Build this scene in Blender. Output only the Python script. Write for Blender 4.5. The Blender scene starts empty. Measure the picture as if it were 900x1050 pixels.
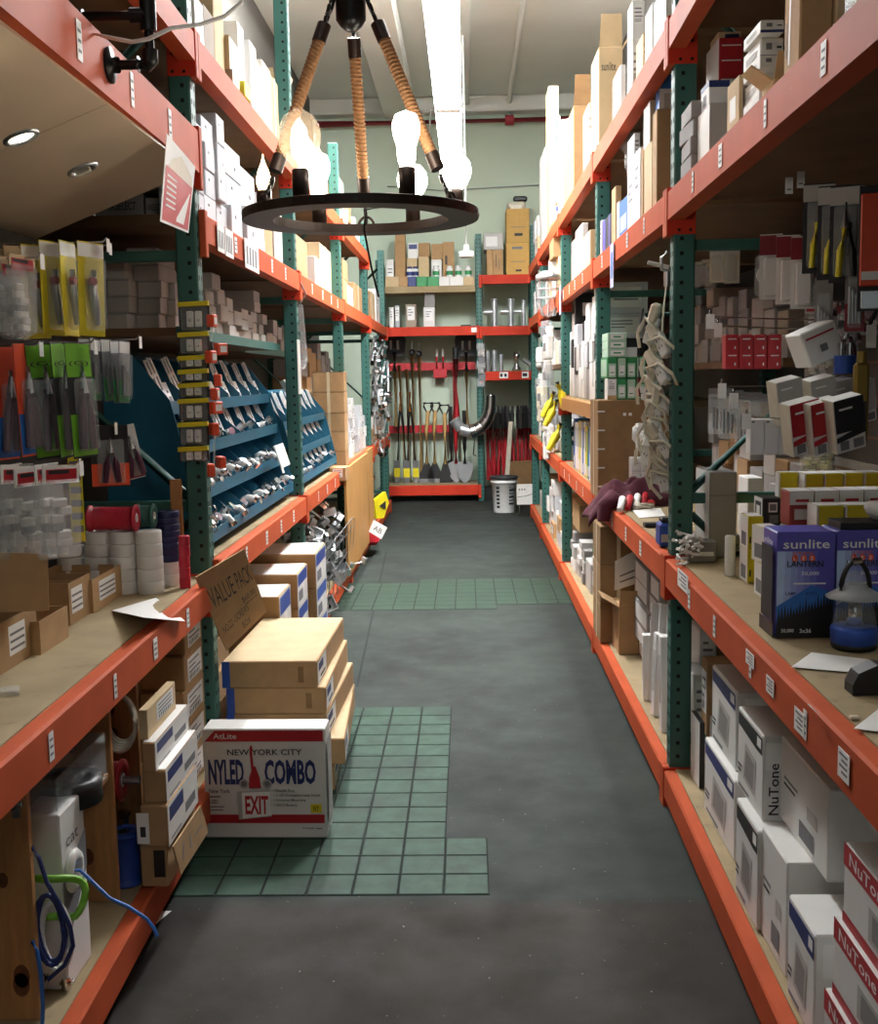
import bpy, math, random
from mathutils import Vector, Matrix, Euler
random.seed(7)
S = bpy.context.scene
COL = S.collection
PI = math.pi

# ------------------------------------------------------------------ camera
F, CX, CY, EYE = 1150.0, 450.0, 525.0, 1.60
yaw, pitch, roll = 0.026245, 0.118992, 0.017453
_f = Vector((-math.sin(yaw)*math.cos(pitch), math.cos(yaw)*math.cos(pitch), -math.sin(pitch)))
_r0 = Vector((math.cos(yaw), math.sin(yaw), 0)); _u0 = _r0.cross(_f)
_r = _r0*math.cos(roll) - _u0*math.sin(roll); _u = _r0*math.sin(roll) + _u0*math.cos(roll)
cd = bpy.data.cameras.new('camera'); cam = bpy.data.objects.new('camera', cd); COL.objects.link(cam)
cam.matrix_world = Matrix.Translation((0, 0, EYE)) @ Matrix((_r, _u, -_f)).transposed().to_4x4()
cd.sensor_fit = 'HORIZONTAL'; cd.sensor_width = 36.0; cd.lens = F/900*36.0; cd.clip_start = 0.05
S.camera = cam

def ray(px, py):
    return _f + _r*((px-CX)/F) + _u*((CY-py)/F)
def onX(px, py, X):
    d = ray(px, py); t = X/d.x; return Vector((X, d.y*t, EYE+d.z*t))
def onY(px, py, Y):
    d = ray(px, py); t = Y/d.y; return Vector((d.x*t, Y, EYE+d.z*t))
def onZ(px, py, Z):
    d = ray(px, py); t = (Z-EYE)/d.z; return Vector((d.x*t, d.y*t, Z))
POST = [4.08, 6.42, 8.76, 11.1, 13.44]
def Xf(side, Y):
    k = max(0.0, 4.08-Y)/2.34
    return 0.735-0.039*k if side > 0 else -0.95+0.047*k

# ------------------------------------------------------------------ materials
def srgb(c):
    if isinstance(c, str): c = [int(c[i:i+2], 16)/255 for i in (0, 2, 4)]
    return [(x/12.92 if x <= 0.04045 else ((x+0.055)/1.055)**2.4) for x in c]
MATS = {}
def mat(name, col, rough=0.6, metal=0.0, var=0.06, scale=30, bump=0.0, dirt=None, rnd=0.06, emit=0, spec=0.5, stretch=None):
    m = bpy.data.materials.new(name); m.use_nodes = True
    nt = m.node_tree; N = nt.nodes; Lk = nt.links
    b = N['Principled BSDF']; c = srgb(col)
    b.inputs['Roughness'].default_value = rough; b.inputs['Metallic'].default_value = metal
    b.inputs['Specular IOR Level'].default_value = spec
    tc = N.new('ShaderNodeTexCoord'); src = tc.outputs['Object']
    if stretch:
        mp = N.new('ShaderNodeMapping'); mp.inputs['Scale'].default_value = stretch; Lk.new(src, mp.inputs['Vector']); src = mp.outputs[0]
    nz = N.new('ShaderNodeTexNoise'); nz.inputs['Scale'].default_value = scale; nz.inputs['Detail'].default_value = 5
    Lk.new(src, nz.inputs['Vector'])
    mr = N.new('ShaderNodeMapRange'); mr.inputs['From Min'].default_value = 0.3; mr.inputs['From Max'].default_value = 0.7
    mr.inputs['To Min'].default_value = 1-var; mr.inputs['To Max'].default_value = 1+var
    Lk.new(nz.outputs['Fac'], mr.inputs['Value'])
    oi = N.new('ShaderNodeObjectInfo')
    m2 = N.new('ShaderNodeMapRange'); m2.inputs['To Min'].default_value = 1-rnd; m2.inputs['To Max'].default_value = 1+rnd
    Lk.new(oi.outputs['Random'], m2.inputs['Value'])
    mu = N.new('ShaderNodeMath'); mu.operation = 'MULTIPLY'; Lk.new(mr.outputs[0], mu.inputs[0]); Lk.new(m2.outputs[0], mu.inputs[1])
    vm = N.new('ShaderNodeVectorMath'); vm.operation = 'SCALE'; vm.inputs[0].default_value = c[:3]
    Lk.new(mu.outputs[0], vm.inputs['Scale']); out = vm.outputs[0]
    if dirt:
        n2 = N.new('ShaderNodeTexNoise'); n2.inputs['Scale'].default_value = dirt[1]; n2.inputs['Detail'].default_value = 8; n2.inputs['Roughness'].default_value = 0.7
        Lk.new(src, n2.inputs['Vector'])
        rp = N.new('ShaderNodeMapRange'); rp.inputs['From Min'].default_value = dirt[2]; rp.inputs['From Max'].default_value = dirt[2]+0.18
        Lk.new(n2.outputs['Fac'], rp.inputs['Value'])
        mx = N.new('ShaderNodeMix'); mx.data_type = 'RGBA'; Lk.new(rp.outputs[0], mx.inputs[0])
        Lk.new(out, mx.inputs[6]); mx.inputs[7].default_value = srgb(dirt[0])+[1]; out = mx.outputs[2]
    Lk.new(out, b.inputs['Base Color'])
    if bump:
        bp = N.new('ShaderNodeBump'); bp.inputs['Strength'].default_value = bump; bp.inputs['Distance'].default_value = 0.01
        Lk.new(nz.outputs['Fac'], bp.inputs['Height']); Lk.new(bp.outputs[0], b.inputs['Normal'])
    if emit:
        b.inputs['Emission Color'].default_value = c+[1]; b.inputs['Emission Strength'].default_value = emit
    MATS[name] = m; return m
def glassy(name, col, rough=0.08, alpha=0.3):
    m = bpy.data.materials.new(name); m.use_nodes = True; nt = m.node_tree; N = nt.nodes
    b = N['Principled BSDF']; b.inputs['Base Color'].default_value = srgb(col)+[1]; b.inputs['Roughness'].default_value = rough
    b.inputs['Alpha'].default_value = alpha; b.inputs['Specular IOR Level'].default_value = 0.8
    MATS[name] = m; return m
M = MATS
mat('kraft', 'b08d63', .85, var=.08, scale=18, bump=.05, rnd=.12)
mat('kraft_dark', '8a6a45', .88, var=.1, scale=18, rnd=.12)
mat('kraft_pale', 'cdb48c', .85, var=.06, scale=15, rnd=.1)
mat('card_white', 'e3e2de', .55, var=.03, scale=12, rnd=.05)
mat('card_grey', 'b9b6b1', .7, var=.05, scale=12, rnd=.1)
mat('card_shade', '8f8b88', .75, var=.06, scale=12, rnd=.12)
mat('paper', 'f0efec', .6, var=.03, scale=9, rnd=.02)
mat('ink', '26262a', .6, rnd=0)
mat('ink_grey', '77777a', .7, rnd=0)
mat('navy', '27356f', .5, rnd=.05)
mat('blue', '2f6fbf', .45, rnd=.08)
mat('blue_bin', '1b6885', .42, var=.06, scale=8, rnd=.03)
mat('red', 'b8222c', .45, rnd=.06)
mat('maroon_card', '8c2530', .5)
mat('orange', 'e2502a', .5, rnd=.05)
mat('yellow', 'e0cf1f', .45, rnd=.06)
mat('lime', '7dbb35', .45)
mat('green_card', '2f8a4f', .5, rnd=.06)
mat('black', '191919', .45, rnd=0)
mat('black_satin', '141312', .35, metal=.4, rnd=0)
mat('beam', 'bd5634', .6, var=.08, scale=6, dirt=('cf8f76', 14, .66), rnd=.04, spec=.1)
mat('beam_red', 'c43a26', .55, var=.07, scale=6, dirt=('8e2018', 14, .64), rnd=.04, spec=.15)
mat('post', '31635a', .5, var=.06, scale=5, dirt=('58837a', 22, .66), rnd=.04)
mat('hole', '0a0f0d', .9, rnd=0)
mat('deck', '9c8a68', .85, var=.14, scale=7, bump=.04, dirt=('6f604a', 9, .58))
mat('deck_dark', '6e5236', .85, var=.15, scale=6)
mat('wood', 'b8844f', .6, var=.2, scale=9, stretch=(6, 6, .7), dirt=('7d4c26', 7, .62))
mat('ply', 'b98a4e', .6, var=.18, scale=8, stretch=(5, 5, .6))
mat('wood_pale', 'c9a468', .55, var=.12, scale=20, stretch=(4, 4, .5))
mat('chrome', 'd7d9db', .18, metal=1, var=.02)
mat('steel', 'a9adb0', .32, metal=.9, var=.06)
mat('galv', 'c4c8ca', .38, metal=.75, var=.1, scale=20)
mat('white_plastic', 'e6e6e2', .35, rnd=.03)
mat('grey_plastic', '9fa3a5', .4)
mat('ivory', 'd8d0bb', .45)
mat('rope', 'a2754d', .9, var=.18, scale=60, bump=.2)
mat('bronze', '33261f', .42, metal=.5, var=.1)
mat('maroon_cloth', '4a1526', .95, var=.2, scale=40, bump=.2)
mat('tape', 'd8c9a6', .3)
mat('blue_tape', '2b4fa8', .4)
mat('purple', '5a56b4', .35, rnd=0)
mat('night', '14204a', .4, rnd=0)
mat('skyblue', 'b4cdf2', .35, rnd=0)
mat('spool_navy', '262a55', .4)
mat('pink_red', 'c4283f', .4)
mat('pipe_red', '9c2531', .5)
glassy('clear', 'e6ecec', .08, .17)
glassy('clear_bag', 'eceeee', .2, .27)
glassy('acrylic', 'cdd6d8', .05, .22)
glassy('amber_glass', 'ecd2b4', .04, .13)
mat('lamp', 'fff6e6', .4, emit=28, var=0, rnd=0)
mat('bulb_warm', 'ffd9a0', .4, emit=16, var=0, rnd=0)
mat('tube', 'fbfdff', .4, emit=33, var=0, rnd=0)
mat('down', 'fff3da', .4, emit=9, var=0, rnd=0)

# ------------------------------------------------------------------ text outlines
_TX = {}
def text_poly(s, bold=0.0):
    k = (s, bold)
    if k not in _TX:
        c = bpy.data.curves.new('t', 'FONT'); c.body = s; c.size = 1; c.resolution_u = 2; c.offset = bold
        o = bpy.data.objects.new('t', c); COL.objects.link(o)
        dg = bpy.context.evaluated_depsgraph_get(); me = o.evaluated_get(dg).to_mesh()
        v = [(p.co.x, p.co.y) for p in me.vertices]; f = [tuple(p.vertices) for p in me.polygons]
        o.evaluated_get(dg).to_mesh_clear(); bpy.data.objects.remove(o); bpy.data.curves.remove(c)
        x0 = min(a for a, _ in v); x1 = max(a for a, _ in v); y0 = min(b for _, b in v); y1 = max(b for _, b in v)
        _TX[k] = ([((a-x0)/(x1-x0), (b-y0)/(y1-y0)) for a, b in v], f, (x1-x0)/(y1-y0))
    return _TX[k]

# ------------------------------------------------------------------ mesh builder
def frame_of(d):
    d = Vector(d).normalized(); a = Vector((0, 0, 1)) if abs(d.z) < .9 else Vector((1, 0, 0))
    x = d.cross(a).normalized(); return x, x.cross(d).normalized(), d
class MB:
    def __init__(s): s.v = []; s.f = []; s.m = []; s.s = []; s.mats = []
    def mi(s, m):
        if m not in s.mats: s.mats.append(m)
        return s.mats.index(m)
    def add(s, vs, fs, m, smooth=False):
        o = len(s.v); i = s.mi(m); s.v += [tuple(p) for p in vs]
        for f in fs: s.f.append(tuple(o+k for k in f)); s.m.append(i); s.s.append(smooth)
        return s
    def box(s, a, b, m, bev=0.0, R=None, c=None):
        """a, b: opposite corners; R: optional 3x3 rotation about c"""
        C = [(a[i]+b[i])/2 for i in range(3)]; H = [abs(b[i]-a[i])/2 for i in range(3)]
        bev = min(bev, min(H)*.6)
        vs = []; idx = {}
        for sx in (-1, 1):
            for sy in (-1, 1):
                for sz in (-1, 1):
                    sg = (sx, sy, sz)
                    if bev <= 0:
                        idx[sg] = [len(vs)]*3; vs.append([C[k]+sg[k]*H[k] for k in range(3)])
                    else:
                        idx[sg] = []
                        for ax in range(3):
                            idx[sg].append(len(vs)); vs.append([C[k]+sg[k]*(H[k] if k == ax else H[k]-bev) for k in range(3)])
        fs = []
        for ax in range(3):
            o1, o2 = (ax+1) % 3, (ax+2) % 3
            for q in (-1, 1):
                loop = []
                for (p1, p2) in ((-1, -1), (1, -1), (1, 1), (-1, 1)):
                    g = [0]*3; g[ax] = q; g[o1] = p1; g[o2] = p2; loop.append(idx[tuple(g)][ax])
                fs.append(loop if q > 0 else loop[::-1])
        if bev > 0:
            for ax in range(3):
                o1, o2 = (ax+1) % 3, (ax+2) % 3
                for p1 in (-1, 1):
                    for p2 in (-1, 1):
                        g = [0]*3; g[o1] = p1; g[o2] = p2
                        g[ax] = -1; A = idx[tuple(g)]; g[ax] = 1; B = idx[tuple(g)]
                        lp = [A[o1], A[o2], B[o2], B[o1]]
                        fs.append(lp if p1*p2 < 0 else lp[::-1])
            for g, I in idx.items():
                fs.append(I if g[0]*g[1]*g[2] > 0 else I[::-1])
        if R is not None:
            c = Vector(c if c is not None else C); vs = [c + R @ (Vector(p)-c) for p in vs]
        return s.add(vs, fs, m)
    def quad(s, p, m): return s.add(p, [tuple(range(len(p)))], m)
    def cyl(s, p0, p1, r0, m, r1=None, n=12, caps=True, smooth=True):
        p0, p1 = Vector(p0), Vector(p1); r1 = r0 if r1 is None else r1; x, y, d = frame_of(p1-p0)
        vs = []
        for p, r in ((p0, r0), (p1, r1)):
            for k in range(n): a = 2*PI*k/n; vs.append(p + x*(r*math.cos(a)) + y*(r*math.sin(a)))
        s.add(vs, [(k, n+k, n+(k+1) % n, (k+1) % n)[::-1] for k in range(n)], m, smooth)
        if caps: s.add(vs, [tuple(range(n))[::-1], tuple(range(n, 2*n))], m)
        return s
    def lathe(s, c, prof, m, n=18, axis=(0, 0, 1), smooth=True):
        """prof: list of (radius, height) along axis from c"""
        x, y, d = frame_of(axis); c = Vector(c); vs = []
        for r, h in prof:
            for k in range(n): a = 2*PI*k/n; vs.append(c + d*h + x*(r*math.cos(a)) + y*(r*math.sin(a)))
        fs = []
        for i in range(len(prof)-1):
            for k in range(n): fs.append((i*n+k, i*n+(k+1) % n, (i+1)*n+(k+1) % n, (i+1)*n+k))
        return s.add(vs, fs, m, smooth)
    def tube(s, pts, r, m, n=8, closed=False, rs=None):
        pts = [Vector(p) for p in pts]; L = len(pts); vs = []; px = None
        for i, p in enumerate(pts):
            a = pts[(i-1) % L] if (closed or i > 0) else p; b = pts[(i+1) % L] if (closed or i < L-1) else p
            d = (b-a).normalized() if (b-a).length > 1e-9 else Vector((0, 0, 1))
            if px is None: x, y, _ = frame_of(d)
            else:
                x = px - d*px.dot(d)
                x = x.normalized() if x.length > 1e-6 else frame_of(d)[0]
                y = d.cross(x)
            px = x; rr = rs[i] if rs else r
            for k in range(n): t = 2*PI*k/n; vs.append(p + x*(rr*math.cos(t)) + y*(rr*math.sin(t)))
        fs = []
        for i in range(L if closed else L-1):
            j = (i+1) % L
            for k in range(n): fs.append((i*n+k, i*n+(k+1) % n, j*n+(k+1) % n, j*n+k))
        s.add(vs, fs, m, True)
        if not closed: s.add(vs, [tuple(range(n))[::-1], tuple(range((L-1)*n, L*n))], m)
        return s
    def prism(s, poly, p, u, w, d, m):
        """extrude the 2-D polygon (in axes u, w from p) along vector d"""
        p, u, w, d = Vector(p), Vector(u), Vector(w), Vector(d); n = len(poly)
        A = [p+u*a+w*b for a, b in poly]; B = [q+d for q in A]
        fs = [tuple(range(n))[::-1], tuple(range(n, 2*n))] + [(k, (k+1) % n, n+(k+1) % n, n+k) for k in range(n)]
        ar = sum(poly[k][0]*poly[(k+1) % n][1]-poly[(k+1) % n][0]*poly[k][1] for k in range(n))
        if u.cross(w).dot(d)*ar < 0: fs = [f[::-1] for f in fs]
        return s.add(A+B, fs, m)
    def text(s, txt, p, u, w, h, m, width=None, bold=0.0):
        """lettering with lower-left corner p, running along u, up along w, cap height h"""
        v, f, asp = text_poly(txt, bold); p = Vector(p); u = Vector(u).normalized(); w = Vector(w).normalized()
        W = h*asp if width is None else width
        return s.add([p+u*(a*W)+w*(b*h) for a, b in v], f, m)
    def build(s, name, parent=None, loc=(0, 0, 0), rz=0.0, rot=None):
        me = bpy.data.meshes.new(name); me.from_pydata(s.v, [], s.f)
        for m in s.mats: me.materials.append(MATS[m])
        me.polygons.foreach_set('material_index', s.m); me.polygons.foreach_set('use_smooth', s.s); me.update()
        o = bpy.data.objects.new(name, me); COL.objects.link(o)
        if parent is not None: o.parent = parent
        o.location = loc; o.rotation_euler = rot if rot is not None else (0, 0, rz)
        return o
def empty(name, loc, rz=0.0, rot=None):
    o = bpy.data.objects.new(name, None); COL.objects.link(o); o.location = loc
    o.rotation_euler = rot if rot is not None else (0, 0, rz); o.empty_display_size = .05; return o
TAGGED = []
def tag(o, label, cat, group=None, key=None, base=None):
    """key: what the ordinal counts along when several things would carry the same label"""
    o['label'] = label; o['category'] = cat
    if group: o['group'] = group
    TAGGED.append((o, key, base)); return o
def struct(o): o['kind'] = 'structure'; return o
def dup(o, loc, rz=None, rot=None, parent=None):
    c = o.copy(); COL.objects.link(c); c.parent = parent
    if parent is None:
        c.location = loc
        if rot is not None: c.rotation_euler = rot
        elif rz is not None: c.rotation_euler = (0, 0, rz)
    for ch in list(o.children): dup(ch, None, parent=c)
    return c
ORD = 'first second third fourth fifth sixth seventh eighth ninth tenth eleventh twelfth thirteenth fourteenth fifteenth sixteenth seventeenth eighteenth nineteenth twentieth'.split()
ORD += ['twenty-'+w for w in ORD[:9]] + ['thirtieth'] + ['thirty-'+w for w in ORD[:9]] + ['fortieth'] + ['forty-'+w for w in ORD[:9]]

# ------------------------------------------------------------------ cartons
FACE = {'-y': ((1, 0, 0), (0, 0, 1), (0, -1, 0)), '+y': ((-1, 0, 0), (0, 0, 1), (0, 1, 0)), '+x': ((0, 1, 0), (0, 0, 1), (1, 0, 0)),
        '-x': ((0, -1, 0), (0, 0, 1), (-1, 0, 0)), '+z': ((1, 0, 0), (0, 1, 0), (0, 0, 1))}
def face_pt(sz, face, u, v, e=.0008):
    U, W, Nn = [Vector(q) for q in FACE[face]]; h = Vector((sz[0]/2, sz[1]/2, sz[2]/2)); c = Vector((0, 0, sz[2]/2))
    hu = abs(U.dot(h)) if True else 0; hw = abs(W.dot(h)); hn = abs(Nn.dot(h))
    return c + U*((u*2-1)*hu) + W*((v*2-1)*hw) + Nn*(hn+e)
def decorate(mb, sz, decos):
    for i, d in enumerate(decos):
        fc = d[0]; U, W, Nn = [Vector(q) for q in FACE[fc]]
        e = .0008+.00025*i
        if d[1] == 'text':   # face, 'text', string, u, v, width fraction, height fraction, material [, vertical]
            _, _, t, u, v, wf, hf, m = d[:8]
            fu = abs(U.dot(Vector(sz))); fw = abs(W.dot(Vector(sz)))
            if len(d) > 8 and d[8]: mb.text(t, face_pt(sz, fc, u+wf, v, e), W, -U, wf*fu, m, width=hf*fw, bold=.01)
            else: mb.text(t, face_pt(sz, fc, u, v, e), U, W, hf*fw, m, width=wf*fu, bold=d[9] if len(d) > 9 else .01)
        elif d[1] == 'poly':
            mb.quad([face_pt(sz, fc, a, b, e) for a, b in d[2]], d[3])
        else:
            u0, v0, u1, v1, m = d[1:6]
            mb.quad([face_pt(sz, fc, a, b, e) for a, b in ((u0, v0), (u1, v0), (u1, v1), (u0, v1))], m)
BOXES = []
CN = {'kraft': 'brown', 'kraft_dark': 'brown', 'kraft_pale': 'pale_brown', 'kraft_grey': 'grey_brown', 'kraft_och': 'ochre', 'card_white': 'white', 'card_cool': 'cool_white', 'card_grey': 'grey', 'card_shade': 'grey', 'clear_bag': 'film_wrapped', 'ivory': 'ivory', 'wood_pale': 'straw', 'steel': 'silver', 'ink': 'black', 'green_pale': 'green', 'brick_red': 'red'}
def carton(name, sz, m, decos=(), loc=(0, 0, 0), rz=0.0, top=None, parts=None, rot=None, tape=None):
    """a closed carton with rounded edges; decos are printed on it"""
    if name == 'carton': name = CN.get(m, m.split('_')[0])+'_carton'
    mb = MB(); w, d, h = sz
    mb.box((-w/2, -d/2, 0), (w/2, d/2, h), m, bev=min(.004, min(sz)*.06))
    dl = list(decos)
    if top: dl.append(('+z', .02, .02, .98, .98, top))
    if tape: dl += [('+z', 0.0, .46, 1, .54, tape)] if w >= d else [('+z', .46, 0, .54, 1, tape)]
    decorate(mb, sz, dl)
    o = mb.build(name, None, loc, rz, rot); BOXES.append(o)
    for pn, dd in (parts or {}).items():
        for k in dd:
            q = MB(); decorate(q, sz, k if isinstance(k, list) else [k]); q.build(pn, o)
    return o
def sticker(face, u0, v0, u1, v1, lines=3, bar=True, ink='ink_grey'):
    """a white label with print on it"""
    L = [(face, u0, v0, u1, v1, 'paper')]; du, dv = u1-u0, v1-v0
    for k in range(lines):
        y = v1-dv*(.18+.2*k); L.append((face, u0+.1*du, y-dv*.07, u0+du*random.choice((.55, .8, .9)), y, ink))
    if bar:
        for k in range(7): L.append((face, u0+du*(.12+.1*k), v0+dv*.08, u0+du*(.16+.1*k), v0+dv*.28, 'ink'))
    return L
def rbox(side, xn, xf, yb, yt, st=.03, dep=.3, xd=None, z0=None, m='card_white', name='white_carton', label='', cat='box', group=None,
         key='Y', decos=(), top=None, parts=None, gap=.003, tape=None, tilt=0, X=None, hgt=None, length=None):
    """a box on a rack: its aisle face spans pixel columns xn (near corner) .. xf (far corner), foot yb and top yt at the near corner"""
    Y = 3.5
    for _ in range(4):
        Xp = X if X is not None else Xf(side, Y)+side*st
        p = onX(xn, yb, Xp); Y = p.y
    far = onX(xf, yb, Xp); zt = onY(xn, yt, p.y).z
    zb = p.z if z0 is None else z0
    if xd is not None: dep = abs(onY(xd, yb, p.y).x - Xp)
    ln = max(.012, (length or far.y-p.y)-gap); hh = max(.012, (hgt or zt-zb)-.001)
    sz = (dep, ln, hh)
    o = carton(name, sz, m, decos, (Xp+side*dep/2, p.y+ln/2+gap/2, zb), tilt, top, parts, tape=tape)
    if label: tag(o, label, cat, group, key)
    o['_t'] = zb+hh
    return o
# ------------------------------------------------------------------ room shell
def floor_mat():
    m = bpy.data.materials.new('floor_concrete'); m.use_nodes = True; nt = m.node_tree; N = nt.nodes; L = nt.links
    b = N['Principled BSDF']; tc = N.new('ShaderNodeTexCoord')
    def noise(sc, det=6, rough=.6):
        n = N.new('ShaderNodeTexNoise'); n.inputs['Scale'].default_value = sc; n.inputs['Detail'].default_value = det; n.inputs['Roughness'].default_value = rough
        L.new(tc.outputs['Object'], n.inputs['Vector']); return n.outputs['Fac']
    def rng(v, a, b_, c, d):
        r = N.new('ShaderNodeMapRange'); r.inputs[1].default_value = a; r.inputs[2].default_value = b_; r.inputs[3].default_value = c; r.inputs[4].default_value = d
        L.new(v, r.inputs[0]); return r.outputs[0]
    def mix(f, a, c):
        x = N.new('ShaderNodeMix'); x.data_type = 'RGBA'; L.new(f, x.inputs[0])
        for i, q in ((6, a), (7, c)):
            if isinstance(q, str): x.inputs[i].default_value = srgb(q)+[1]
            else: L.new(q, x.inputs[i])
        return x.outputs[2]
    base = mix(rng(noise(1.3), .35, .65, 0, 1), '272b29', '333935')
    base = mix(rng(noise(3.1, 8, .7), .56, .72, 0, .7), base, '292b29')
    base = mix(rng(noise(11, 8, .75), .64, .72, 0, .45), base, '646863')
    # browner, darker floor colour along the near end of the aisle
    sx = N.new('ShaderNodeSeparateXYZ'); L.new(tc.outputs['Object'], sx.inputs[0])
    base = mix(rng(sx.outputs['Y'], 3.24, 3.31, 1, 0), base, mix(rng(noise(4), .4, .7, 0, 1), '322e2a', '282522'))
    base = mix(rng(noise(60, 3, .6), .71, .74, 0, .5), base, 'a9aaa4')
    L.new(base, b.inputs['Base Color']); b.inputs['Roughness'].default_value = .55
    L.new(rng(noise(5), .3, .7, .65, .85), b.inputs['Roughness']); b.inputs['Specular IOR Level'].default_value = .12
    bp = N.new('ShaderNodeBump'); bp.inputs['Strength'].default_value = .12; bp.inputs['Distance'].default_value = .004; L.new(noise(25), bp.inputs['Height']); L.new(bp.outputs[0], b.inputs['Normal'])
    MATS['floor'] = m
floor_mat()
mat('wall_mint', 'cad9c4', .8, var=.03, scale=2, rnd=0)
mat('wall_dark', '5e5b55', .85, var=.04, scale=2, rnd=0)
mat('ceil_white', 'eaece5', .8, var=.03, scale=1.5, rnd=0)
mat('tile', '31493c', .65, spec=.15, var=.2, scale=14, dirt=('27362e', 3, .48), rnd=0)
mat('tile_far', '2d3c31', .65, spec=.15, var=.1, scale=9, dirt=('2a3530', 3, .5), rnd=0)
mat('grout', '232926', .85, rnd=0, spec=.1)

f = MB().box((-2.3, -4, -.1), (2.2, 15.3, 0), 'floor').build('floor'); struct(f)
# the two patches of old green quarry tile, flush in the concrete
def tiles(name, x0, y0, nx, ny, s, cells, m):
    mb = MB()
    for (i, j) in cells:
        g = .004
        mb.box((x0+i*s+g, y0+j*s+g, -.002), (x0+(i+1)*s-g, y0+(j+1)*s-g, .0035), m, bev=.0015)
    xs = [c[0] for c in cells]; 
    for (i, j) in cells: mb.box((x0+i*s, y0+j*s, -.002), (x0+(i+1)*s, y0+(j+1)*s, .0015), 'grout')
    o = mb.build(name); struct(o); return o
s_ = .1436
cells = [(i, j) for i in range(-6, 0) for j in range(14)] + [(0, j) for j in range(3)]
tiles('floor_tile_patch', -.094, 3.325, 0, 0, s_, cells, 'tile')
cells = [(i, j) for i in range(-6, 6) for j in range(8) if not (j == 7 and i < -2) and not (j == 0 and i > 1)]
tiles('floor_tile_patch', -.10, 7.66, 0, 0, .146, cells, 'tile_far')
a_, b_ = onZ(396, 565, .0006), onZ(366, 704, .0006)
struct(MB().quad([a_+Vector((-.008, 0, 0)), b_+Vector((-.006, 0, 0)), b_+Vector((.006, 0, 0)), a_+Vector((.008, 0, 0))], 'grout').build('floor_joint'))
struct(MB().box((-2.3, 15.2, 0), (2.2, 15.35, 5.2), 'wall_mint').build('wall_back'))
struct(MB().box((-2.3, -4, 0), (-1.97, 15.2, 5.2), 'wall_dark').build('wall_left'))
struct(MB().box((1.755, -4, 0), (2.2, 15.2, 5.2), 'wall_dark').build('wall_right'))
mb = MB().box((-2.45, -4, 5.2), (2.35, 15.35, 5.35), 'ceil_white')
struct(mb.build('ceiling'))
struct(MB().box((-1.02, 6, 4.98), (-.62, 15.2, 5.2), 'ceil_white', bev=.01).build('trim_1'))
struct(MB().box((-.02, 6, 5.08), (.09, 15.2, 5.2), 'ceil_white', bev=.01).build('trim_2'))
struct(MB().box((-2.3, 14.95, 5.0), (2.2, 15.2, 5.2), 'ceil_white', bev=.02).build('trim_3'))
# sprinkler main and its branch
e = empty('sprinkler_pipe', (0, 15.05, 4.9))
MB().tube([(-1.9, 0, 0), (1.7, 0, .0)], .045, 'pipe_red', n=10).build('pipe', e)
MB().cyl((.55, 0, 0), (.66, 0, 0), .065, 'pipe_red').build('coupling', e)
MB().tube([(.605, 0, .04), (.605, 0, .2), (.605, -.6, .26), (.605, -4, .28)], .03, 'ceil_white').build('branch_pipe', e)
tag(e, 'red sprinkler pipe running across the back wall under the ceiling', 'pipe')
e = MB().tube([(-.42, 14.9, 4.45), (-.42, 14.9, 4.9), (-.40, 14.9, 5.02), (-.3, 14.8, 5.08), (.3, 14.6, 5.1)], .012, 'ceil_white').build('ceiling_conduit')
tag(e, 'thin white conduit bent across the ceiling near the back wall', 'conduit')
e = MB().tube([(-1.0, 15.17, 4.12), (-.3, 15.17, 4.05), (.5, 15.17, 4.08), (1.2, 15.17, 4.1)], .007, 'grey_plastic', n=6).build('wall_cable')
tag(e, 'thin grey cable strung across the pale green back wall', 'cable')

# ------------------------------------------------------------------ pallet racks
PW = .076
def post_mesh(h, side):
    """one perforated upright: wide face towards -y, teardrop face towards the aisle"""
    mb = MB(); x0, x1 = (0, PW) if side > 0 else (-PW, 0)
    mb.box((x0, -PW/2, 0), (x1, PW/2, h), 'post', bev=.006)
    a = x0 if side > 0 else x1; sg = -1 if side > 0 else 1
    z = .09
    while z < h-.03:
        cx = (x0+x1)/2 - side*.010
        mb.box((cx-.0065, -PW/2-.0006, z-.0065), (cx+.0065, -PW/2+.002, z+.0065), 'hole')
        for dy in (-.017, .017):
            mb.box((a+sg*.0006, dy-.006, z-.009), (a-sg*.002, dy+.006, z+.009), 'hole')
        z += .0508
    return mb
def frame(side, Y, h, label, dep=1.0, hole_dx=0):
    e = empty('rack_upright', (Xf(side, Y), Y, 0))
    post_mesh(h, side).build('post', e)
    post_mesh(h, side).build('post', e, (side*(dep-PW), 0, 0))
    for x in (0, dep-PW):
        MB().box((side*x if side > 0 else -x-PW-.01, -.06, 0), (x+PW+.01 if side > 0 else -x+.01, .06, .008), 'post').build('foot_plate', e)
    a, b = side*PW, side*(dep-PW); z = .25; k = 0
    while z < h-.2:
        MB().box((min(a, b), -.019, z-.019), (max(a, b), .019, z+.019), 'post', bev=.004).build('horizontal_brace', e)
        if z+.9 < h:
            MB().tube([(a, 0, z+.03), (b, 0, z+.84)] if k % 2 else [(b, 0, z+.03), (a, 0, z+.84)], .017, 'post', n=6).build('diagonal_brace', e)
        z += .9; k += 1
    return tag(e, label, 'rack frame', 'green rack frames')
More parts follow.
